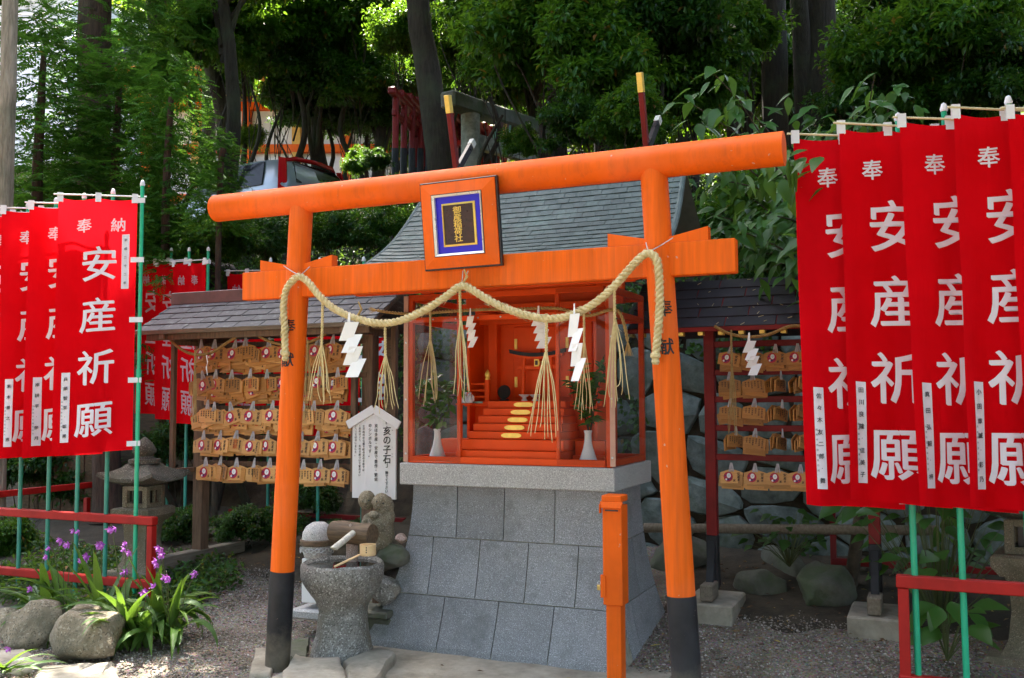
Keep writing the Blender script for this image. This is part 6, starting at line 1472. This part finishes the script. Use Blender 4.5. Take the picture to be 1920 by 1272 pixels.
# undergrowth on the bank (nobody could count it)
def undergrowth():
    n = 95000; x = RNG.uniform(-15, 9, n); y = 3.7+(RNG.random(n)**.8)*6.5; keep = (x > -2.3) | (y > 4.4); x, y = x[keep], y[keep]; n = len(x)
    z = np.array([hz(a, b) for a, b in zip(x, y)]); cl = np.array([mnoise.noise(Vector((a*1.3, b*1.3, 3))) for a, b in zip(x, y)]); h = RNG.random(n)**.7*(.28+.42*np.clip(cl+.3, 0, 1)); C = np.stack([x, y, z+h], 1)
    D = unit(n)*.8+np.array([0, -.45, -.15]); U = np.array([0, -.55, 1.])+unit(n)*.5; V, F = leaf_cloud(C, D, U, RNG.uniform(.06, .13, n), RNG.uniform(.028, .05, n))
    o = link('undergrowth', np_mesh('undergrowth', V, F, M['under'])); tag(o, 'dense green undergrowth covering the bank behind the shrine', 'undergrowth', kind='stuff')
undergrowth()
def ivy():
    n = 9000; x = RNG.uniform(-2, 5, n); z = RNG.uniform(.3, 2.35, n); k = np.array([mnoise.noise(Vector((a*1.1, b*1.1, 9))) for a, b in zip(x, z)])+ (z-1.5)*.35; m = k > .22; x, z = x[m], z[m]; n = len(x)
    C = np.stack([x, 3.25+RNG.uniform(-.06, .05, n), z], 1); D = unit(n)*.6+np.array([0, -.3, -.6]); V, F = leaf_cloud(C, D, np.array([0, -1., .3])+unit(n)*.4, RNG.uniform(.035, .07, n), RNG.uniform(.03, .05, n))
    tag(link('ivy_leaves', np_mesh('ivy_leaves', V, F, M['under'])), 'small leaves creeping over the stone wall', 'ivy', kind='stuff')
ivy()

def ground_cover():
    n = 9000; x = RNG.uniform(-6.2, -2.75, n); y = RNG.uniform(.62, 1.85, n); k = np.array([mnoise.noise(Vector((a*1.6, b*1.6, 4))) for a, b in zip(x, y)])+(y < 1.3)*.15; m = k > -.12; x, y = x[m], y[m]; n = len(x)
    C = np.stack([x, y, np.array([gz(a, b) for a, b in zip(x, y)])+RNG.random(n)*.14+.02], 1); V, F = leaf_cloud(C, unit(n)*.8+np.array([0, -.3, 0]), np.array([0, -.2, 1.])+unit(n)*.5, RNG.uniform(.035, .075, n), RNG.uniform(.02, .036, n))
    tag(link('ground_cover_leaves', np_mesh('ground_cover_leaves', V, F, M['under'])), 'low dark ground cover under the left red fence', 'ground cover', kind='stuff')
    t = NT('leaf_litter'); t.col(t.ramp(t.island(), [(0, (.06, .03, .014)), (.6, (.16, .085, .035)), (.9, (.30, .19, .07)), (1, (.42, .32, .06))])); t.set(Roughness=.85)
    P = [(RNG.uniform(.6, 3.2), RNG.uniform(1.3, 3.1)) for _ in range(420)]+[(RNG.uniform(-5, -1.2), RNG.uniform(1.2, 3.2)) for _ in range(420)]+[(RNG.uniform(-3, 2.4), RNG.uniform(-.6, 1.3)) for _ in range(70)]
    P = [p for p in P if not (-1.15 < p[0] < .75 and p[1] > .55)]; n = len(P); C = np.array([(a, b, gz(a, b)+.027) for a, b in P]); V, F = leaf_cloud(C, unit(n)*np.array([1, 1, .12]), np.array([0, 0, 1.])+unit(n)*.25, RNG.uniform(.02, .055, n), RNG.uniform(.009, .02, n))
    tag(link('leaf_litter', np_mesh('leaf_litter', V, F, t.m)), 'brown leaf litter scattered over soil and gravel', 'leaf litter', kind='stuff')
ground_cover()
# ---- cherry with broad leaves in front at the right
V_, F_ = blade(.15, .078, .2, .22, 7); CHL = MB().add(V_, F_).mesh('leaf', True, False); CHL.materials.append(M['cherry'])
cbase = at(1590, 1000, D=6.9); cbase.z = .2
ch = empty('cherry_tree', cbase, 0, 'young cherry tree with broad toothed leaves behind the right banners', 'tree')
rd = random.Random(44); mb = MB(); leaves = []
tips = [(1330, 130, 6.6), (1290, 190, 6.7), (1380, 180, 6.4), (1400, 260, 6.5), (1310, 250, 6.8), (1640, 140, 6.6), (1680, 160, 6.7), (1600, 200, 6.4), (1500, 200, 6.7), (1480, 285, 5.0), (1440, 310, 5.3), (1505, 330, 5.1), (1330, 400, 6.9), (1380, 430, 6.7), (1430, 400, 6.2), (1480, 430, 6.4), (1450, 500, 6.3), (1500, 520, 6.2), (1380, 350, 7.0), (1330, 460, 7.2), (1500, 480, 5.9), (1410, 470, 7.0), (1560, 250, 6.0), (1290, 330, 7.2), (1620, 220, 6.8)]
hub = at(1600, 560, D=6.9); mb.tube(smooth_path([cbase, cbase.lerp(hub, .5)+Vector((.1, 0, 0)), hub, at(1580, 300, D=6.9)], 5), [.05-.0018*i for i in range(16)], 9)
for px, py, D in tips:
    tip = at(px, py, D=D); s = hub+Vector((0, 0, rd.uniform(-.2, .9))); path = smooth_path([s, s.lerp(tip, .5)+Vector((0, 0, .14)), tip], 6); mb.tube(path, [.013*(1-.85*i/(len(path)-1)) for i in range(len(path))], 6)
    for j in range(26):
        tt = 1-.62*(j/26)**1.1*rd.uniform(.7, 1); i = min(len(path)-2, int(tt*(len(path)-1))); p = path[i].lerp(path[i+1], tt*(len(path)-1)-i)+Vector((rd.gauss(0, .075), rd.gauss(0, .06), rd.gauss(0, .06)))
        leaves.append(p)
rd.shuffle(leaves)
leaves.sort(key=lambda p: (p-CAMP).length)
ex = MB()
for i, p in enumerate(leaves):
    d = Vector((rd.gauss(-.25, .7), rd.gauss(-.35, .6), rd.gauss(-.55, .35))).normalized(); up = Vector((rd.gauss(0, .3), rd.gauss(-.45, .3), 1)).normalized(); xx = d.cross(up).normalized(); zz = xx.cross(d); s = rd.uniform(.65, 1.2)
    MT = Matrix(((xx.x, d.x, zz.x, p.x), (xx.y, d.y, zz.y, p.y), (xx.z, d.z, zz.z, p.z), (0, 0, 0, 1))) @ Matrix.Scale(s, 4)
    if i < 300: link('leaf', CHL, ch, M=MT)
    else: ex.add([MT @ Vector(v) for v in V_], F_)
mb.build('trunk', M['bark_thin'], ch, True)
tag(ex.build('leaves', M['cherry'], ch, True, recalc=False), kind='stuff')
# pods hanging at the torii end
mb = MB()
for k, (px, py) in enumerate(((1478, 300), (1484, 312), (1490, 306))): a = at(px, py, D=4.9); mb.tube([a, a-Vector((0, 0, .06)), a-Vector((-.005, 0, .15))], [.004, .014, .003], 8)
mb.build('curled_leaf', M['leaf_bright'], ch, True)

# low plants in the shade at right
def herb(c, n, hgt, rad, L, seed, label, mat='cherry', wide=.75):
    rd = random.Random(seed); c = Vector(c); r = empty('leafy_plant', c, 0, label, 'plant', 'low leafy plants'); key = ('herb', mat, L, wide)
    if key not in _glyphs:
        v, f_ = blade(L, L*wide, .2, .2, 5); m_ = MB().add(v, f_).mesh('leaf', True, False); m_.materials.append(M[mat]); _glyphs[key] = m_
    st = MB()
    for i in range(n):
        a = rd.uniform(0, 6.28); q_ = c+Vector((math.cos(a)*rad*rd.random(), math.sin(a)*rad*rd.random(), hgt*rd.uniform(.3, 1))); st.tube([c, c.lerp(q_, .5)+Vector((0, 0, .04)), q_], [.004, .003, .0015], 5)
        d = Vector((math.cos(a)*.8, math.sin(a)*.5-.4, rd.gauss(-.2, .3))).normalized(); up = Vector((rd.gauss(0, .3), -.4, 1)).normalized(); xx = d.cross(up).normalized(); zz = xx.cross(d); s = rd.uniform(.7, 1.25)
        link('leaf', _glyphs[key], r, M=Matrix(((xx.x, d.x, zz.x, q_.x), (xx.y, d.y, zz.y, q_.y), (xx.z, d.z, zz.z, q_.z), (0, 0, 0, 1))) @ Matrix.Scale(s, 4))
    st.build('stem', M['stem'], r, True)
p = at(1480, 1050, D=7.1); herb((p.x, p.y, p.z-.05), 34, .42, .32, .11, 1, 'leafy green plant growing between the boulders before the log', 'under')
p = at(1760, 1090, D=6.0); herb((p.x, p.y, .15), 90, 1.15, .62, .16, 2, 'tall dark leafy shrub behind the right fence poles', 'cherry')
p = at(1775, 1190, D=5.4); herb((p.x, p.y, .12), 18, .34, .2, .15, 3, 'low plant with pointed leaves between the right fence poles', 'cherry')
p = at(760, 1160, Y=.86); herb((p.x, p.y, .1), 5, .1, .05, .05, 4, 'tiny green sprout between basin shelf and pedestal', 'under')
p = at(60, 1120, D=7.6); herb((p.x, p.y, .05), 60, .12, .5, .06, 5, 'low green ground plant under the left fence', 'under', .5)


# fallen leaves
rd = random.Random(6); m_ = {}
for nm, cc in (('pink', (.42, .20, .17)), ('yellow', (.62, .48, .05)), ('brown', (.20, .10, .045))): m_[nm] = paint('fallen_leaf_'+nm, cc, .6, .2)
v, f_ = blade(.08, .034, -.15, .3, 5)
for i, (px, py, nm, lab) in enumerate(((462, 1242, 'pink', 'pinkish fallen leaf on the gravel left of the torii foot'), (1450, 1222, 'yellow', 'yellow fallen leaf on the gravel right of the torii foot'), (1600, 1178, 'yellow', 'yellow fallen leaf near the right rack footing'), (1218, 1222, 'yellow', 'yellow fallen leaf beside the pedestal base'), (1240, 1252, 'brown', 'brown fallen leaf between pedestal and torii foot'), (435, 1140, 'brown', 'brown fallen leaf on the gravel behind the orchids'), (700, 1200, 'brown', 'orange brown leaf beside the basin foot'), (352, 1235, 'brown', 'brown fallen leaf on the gravel before the orchids'), (480, 1090, 'brown', 'brown fallen leaf in the shade left of the pillar'))):
    p = at(px, py, Z=.03); p.z = gz(p.x, p.y)+.012; o = MB().add(v, f_).build('fallen_leaf', m_[nm], None, True, recalc=False); o.location = p; o.rotation_euler = (rd.uniform(-.2, .2), rd.uniform(-.2, .2), rd.uniform(0, 6)); tag(o, lab, 'leaf', 'fallen leaves')

# ================================================================== BACKGROUND
# ---- parked car on the terrace
t = NT('silver_paint'); t.set(Base_Color=(.30, .335, .36, 1), Roughness=.3, Metallic=.3); M['silver_paint'] = t.m
M['red_lamp'] = NT('red_lamp').set(Base_Color=(.45, .008, .012, 1), Roughness=.12).m
cp = at(604, 352, D=17.0); CZ = hz(cp.x, cp.y)
CZ = cp.z-1.02
car = empty('parked_car', (cp.x, cp.y, CZ), R(170), 'silver compact car with red tail lamps parked on the terrace above', 'car')
# local: x forward (away from the tail), y left side (towards the camera-left flank), tail at x = 0
def csec(x, wb, wr, zb, zr):  # cross-section ring: half widths at belt and roof, belt and roof heights
    return [(x, -wb*.96, .28), (x, -wb, .6), (x, -wb*.98, zb), (x, -wr, zr-.05), (x, -wr*.75, zr), (x, wr*.75, zr), (x, wr, zr-.05), (x, wb*.98, zb), (x, wb, .6), (x, wb*.96, .28)]
secs = [csec(0, .78, .60, .92, 1.0), csec(.05, .82, .63, .95, 1.14), csec(.14, .835, .64, .96, 1.32), csec(.26, .84, .66, .97, 1.43), csec(.45, .845, .67, .97, 1.49), csec(.8, .845, .68, .97, 1.525), csec(1.3, .845, .68, .96, 1.54), csec(1.8, .845, .67, .96, 1.51), csec(2.3, .845, .64, .95, 1.42), csec(2.9, .84, .66, .95, 1.02), csec(3.5, .80, .6, .85, .9), csec(3.75, .72, .55, .7, .76)]
V = [p for s in secs for p in s]; n = 10; F = [(i*n+k, i*n+(k+1) % n, i*n+n+(k+1) % n, i*n+n+k) for i in range(len(secs)-1) for k in range(n)]+[tuple(range(n)), tuple((len(secs)-1)*n+k for k in range(n))]
_bd = MB().add(V, F).build('body', M['silver_paint'], car, True, True, 60)
def cpanel(pts, nm, m, off=.012):
    P = [Vector(p) for p in pts]; nn = (P[1]-P[0]).cross(P[2]-P[0]).normalized(); c = sum(P, Vector())/len(P); o = Vector((1.7, 0, .9))
    if nn.dot(c-o) < 0: nn = -nn
    k = len(P); return MB().add([p+nn*off for p in P]+[p-nn*.01 for p in P], [tuple(range(k)), tuple(range(k, 2*k))]+[(i, (i+1) % k, (i+1) % k+k, i+k) for i in range(k)]).build(nm, m, car, local=True)
for s in (-1, 1):
    cpanel([(.62, s*.83, 1.0), (1.42, s*.83, 1.0), (1.42, s*.70, 1.44), (.70, s*.70, 1.44)], 'side_window', M['carglass']); cpanel([(1.5, s*.83, 1.0), (2.5, s*.83, .99), (2.15, s*.69, 1.38), (1.5, s*.70, 1.43)], 'side_window', M['carglass'])
    cpanel([(.02, s*.80, .80), (.20, s*.845, .82), (.34, s*.70, 1.47), (.20, s*.66, 1.44)], 'tail_lamp', M['red_lamp'], .02)
    for x in (.72, 3.05):
        wq = empty('wheel', (0, 0, 0)); wq.parent = car
        MB().lathe([(.18, -.1), (.28, -.1), (.3, -.06), (.3, .06), (.28, .1), (.18, .1)], 24, M=Matrix.Translation((x, s*.75, .3)) @ Matrix.Rotation(R(90), 4, 'X')).build('tyre', M['black'], wq, True, True)
        MB().lathe([(.05, -.06), (.18, -.08), (.18, .08), (.05, .06)], 16, M=Matrix.Translation((x, s*.75, .3)) @ Matrix.Rotation(R(90), 4, 'X')).build('rim', M['steel'], wq, True, True)
cpanel([(.035, -.60, 1.0), (.035, .60, 1.0), (.125, .55, 1.27), (.23, .5, 1.40), (.23, -.5, 1.40), (.125, -.55, 1.27)], 'rear_window', M['carglass'], .03)
MB().tube([(.30, -.60, 1.43), (.22, -.45, 1.475), (.19, 0, 1.49), (.22, .45, 1.475), (.30, .60, 1.43)], [.03, .04, .04, .04, .03], 10).build('red_spoiler', M['red_lamp'], car, True, True)
MB().box((-.03, 0, .45), (.12, 1.55, .28), .04).build('bumper', M['silver_paint'], car, local=True)
MB().box((.9, .86, .92), (.16, .02, .04), .008).build('door_handle', M['silver_paint'], car, local=True); MB().bar((.0, -.3, 1.02), (.06, .3, 1.1), .02, .02).build('wiper', M['black'], car, local=True)

# ---- vermilion hall with white panels, far left of centre
M['white_wall'] = paint('white_plaster', (.72, .70, .68), .8, .06, 3, .05); M['yellow'] = paint('ochre_paint', (.70, .36, .05), .5, .1)
hp = at(455, 300, D=26); hb = empty('vermilion_hall', hp, 0, 'vermilion and white shrine hall half hidden by trees behind the car', 'building'); HX = Matrix.Translation((hp.x-3.2, hp.y+1.2, hp.z-2.2)) @ Matrix.Rotation(R(24), 4, 'Z')
def hbx(c, d, nm, m, par=None): return MB().box(None, d, .01, M=HX @ Matrix.Translation(c)).build(nm, M[m], par or hb)
hbx((2.5, .5, 1.9), (7.6, .3, 5.4), 'wall', 'white_wall')
for k in range(6): hbx((-1.2+k*1.5, .28, 1.9), (.26, .22, 5.4), 'column', 'yellow' if k % 2 else 'orange')
for z in (.3, 1.7, 3.2, 4.5): hbx((2.5, .26, z), (7.7, .2, .24), 'beam', 'orange' if z > .5 else 'redpaint')
hbx((2.5, .1, 1.05), (7.6, .06, .08), 'rail', 'redpaint'); hbx((2.5, -.6, 4.9), (9, 2.6, .16), 'eave', 'orange'); hbx((2.5, .5, 5.6), (9.6, 3.4, 1.1), 'roof', 'slate')
for k in range(18): hbx((-1.6+k*.48, -.6, 4.76), (.12, 2.5, .12), 'rafter', 'yellow')
for k in range(26): hbx((-1.2+k*.3, .05, .7), (.05, .05, .75), 'baluster', 'redpaint')

# ---- row of small red torii
for i in range(13):
    tt = i/12; px, py = 762+tt*175, 322-tt*12; D = 16.0+tt*5; p = at(px, py, D=D); top = at(px-4, 197+tt*62, D=D); h = top.z-p.z
    tr_ = empty('small_torii', p, R(104), 'dark red small torii, %s in the tunnel row behind the leaning trunk' % (NUM+['eleventh', 'twelfth', 'last'])[i], 'torii', 'row of small red torii')
    hw = .62
    for s in (-1, 1):
        q_ = MB().tube([(s*(hw+.03), 0, -.6), (s*hw, 0, h-.05)], .055, 10).build('pillar', M['darkred'], tr_, True, True); MB().tube([(s*(hw+.03), 0, -.6), (s*(hw+.02), 0, .22)], .06, 10).build('black_foot', M['black'], q_, True, True)
    MB().box((0, 0, h), (hw*2+.5, .13, .12), .02).build('top_beam', M['darkred'], tr_, local=True); MB().box((0, 0, h-.32), (hw*2+.25, .06, .1), .01).build('tie_beam', M['darkred'], tr_, local=True)
# ---- grey stone torii on the slope
M['grey_torii'] = stone('grey_stone_torii', (.16, .17, .14), (.36, .37, .32), 8, None, .9, .4, 30, moss=.3)
g0, g1 = at(838, 186, D=13.6), at(1040, 252, D=16.2)
gt = empty('stone_torii', g0.lerp(g1, .5)-Vector((0, 0, 1.6)), 0, 'grey stone torii with dark top beam on the slope behind', 'torii gate')
MB().bar(g0, g1, .26, .24, .03).build('top_beam', M['darkstone'], gt)
for t_ in (.19, .82):
    c = g0.lerp(g1, t_); MB().tube([c-Vector((0, 0, 2.3)), c-Vector((0, 0, .12))], .14, 16).build('pillar', M['grey_torii'], gt, True)
dn = Vector((0, 0, -.5)); MB().bar(g0.lerp(g1, .22)+dn, g0.lerp(g1, .80)+dn, .12, .22, .01).build('tie_beam', M['grey_torii'], gt)
pc = g0.lerp(g1, .52)+Vector((0, -.22, -.28)); dv = (g1-g0).normalized(); ang = math.atan2(dv.y, dv.x)
PT = Matrix.Translation(pc) @ Matrix.Rotation(ang, 4, 'Z') @ Matrix.Rotation(R(10), 4, 'X')
pq = MB().box(None, (.40, .05, .56), .01, M=PT).build('name_board', M['verdigris'], gt); MB().box(None, (.22, .03, .40), .005, M=PT @ Matrix.Translation((0, -.025, 0))).build('board_panel', M['copper'], pq)
mb = MB(); put_text(mb, lambda x, z, h=0: PT @ Vector((x, -.043-h, z)), [('稲', 0, .1, .1), ('荷', 0, 0, .1), ('社', 0, -.1, .1)], .01); mb.build('lettering', M['gold'], pq, recalc=False)
mb = MB(); laid_rope(mb, smooth_path([g0.lerp(g1, .2)+Vector((0, -.15, -.65)), g0.lerp(g1, .35)+Vector((0, -.15, -1.0)), g0.lerp(g1, .5)+Vector((0, -.15, -1.1)), g0.lerp(g1, .68)+Vector((0, -.15, -.95)), g0.lerp(g1, .8)+Vector((0, -.15, -.7))], 6), .05, .2, 3, .03, 6); mb.build('straw_rope', M['straw_old'], gt, True)
for t_ in (.36, .46, .56): a = g0.lerp(g1, t_)+Vector((0, -.15, -1.12)); MB().lathe([(.09, -.2), (.07, -.12), (.03, -.05), (.01, .05)], 12, a).build('straw_bell', M['straw_old'], gt, True)
# red fence lines on the hill by the torii row
a, b = at(860, 268, D=17), at(1000, 300, D=18.5); fence('red_fence', a-Vector((0, 0, .7)), b-Vector((0, 0, .7)), (.7, .35, .1), (.05, .3, .55, .8, 1.0), 'red railing on the slope beside the grey stone torii', 'redpaint', .09)

# ---- wires and a yellow eave bar at the upper left, house roof behind
M['ochre'] = M['yellow']
for i, ((x0_, y0_), (x1_, y1_)) in enumerate((((-10, 24), (90, 14)), ((-10, 52), (120, 40)), ((-10, 73), (115, 58)), ((-10, 86), (95, 72)))):
    a, b = at(x0_, y0_, D=16), at(x1_*1.6, y0_+(y1_-y0_)*1.6, D=21); o = MB().tube([a.lerp(b, k/6)-Vector((0, 0, .12*math.sin(math.pi*k/6))) for k in range(7)], .012, 5).build('overhead_wire', M['black'], None, True); tag(o, '%s overhead wire from the top at the upper left corner' % NUM[i], 'wire', 'overhead wires')
hs_ = empty('distant_house', at(40, 60, D=34), 0, 'house with brown roof and yellow gutter bar in the upper left corner', 'building')
a = at(-60, 60, D=34); MB().box((a.x, a.y+3, a.z-2), (9, 5, 6), .05).build('wall', M['white_wall'], hs_); MB().bar((a.x-5, a.y, a.z+2.2), (a.x+6, a.y+1.0, a.z+2.5), 4.5, .4).build('roof', M['copper'], hs_); MB().bar((a.x-5, a.y-2, a.z+1.9), (a.x+6, a.y-1.0, a.z+2.2), .2, .25).build('gutter_bar', M['yellow'], hs_)
# small roof with ridge tile behind the left banners
rb = at(378, 520, Y=4.2); hr = empty('tiled_roof', rb, 0, 'small dark tiled roof end with ridge tile above the left rack', 'building')
MB().box((rb.x-.9, 4.4, rb.z-.05), (2.2, .5, .16), .02).build('ridge', M['slate_right'], hr); MB().tube([(rb.x+.15, 4.1, rb.z+.06), (rb.x+.15, 4.5, rb.z+.06)], .13, 14).build('end_tile', M['slate_right'], hr, True)
for k in range(12): MB().tube([(rb.x-1.9+k*.19, 4.35, rb.z-.08), (rb.x-1.9+k*.19, 3.7, rb.z-.42)], .05, 8).build('roof_tile', M['slate_right'], hr, True)
MB().box((rb.x-.9, 4.3, rb.z-1.4), (2.1, .7, 2.0), .01).build('wall', M['wooddark'], hr)
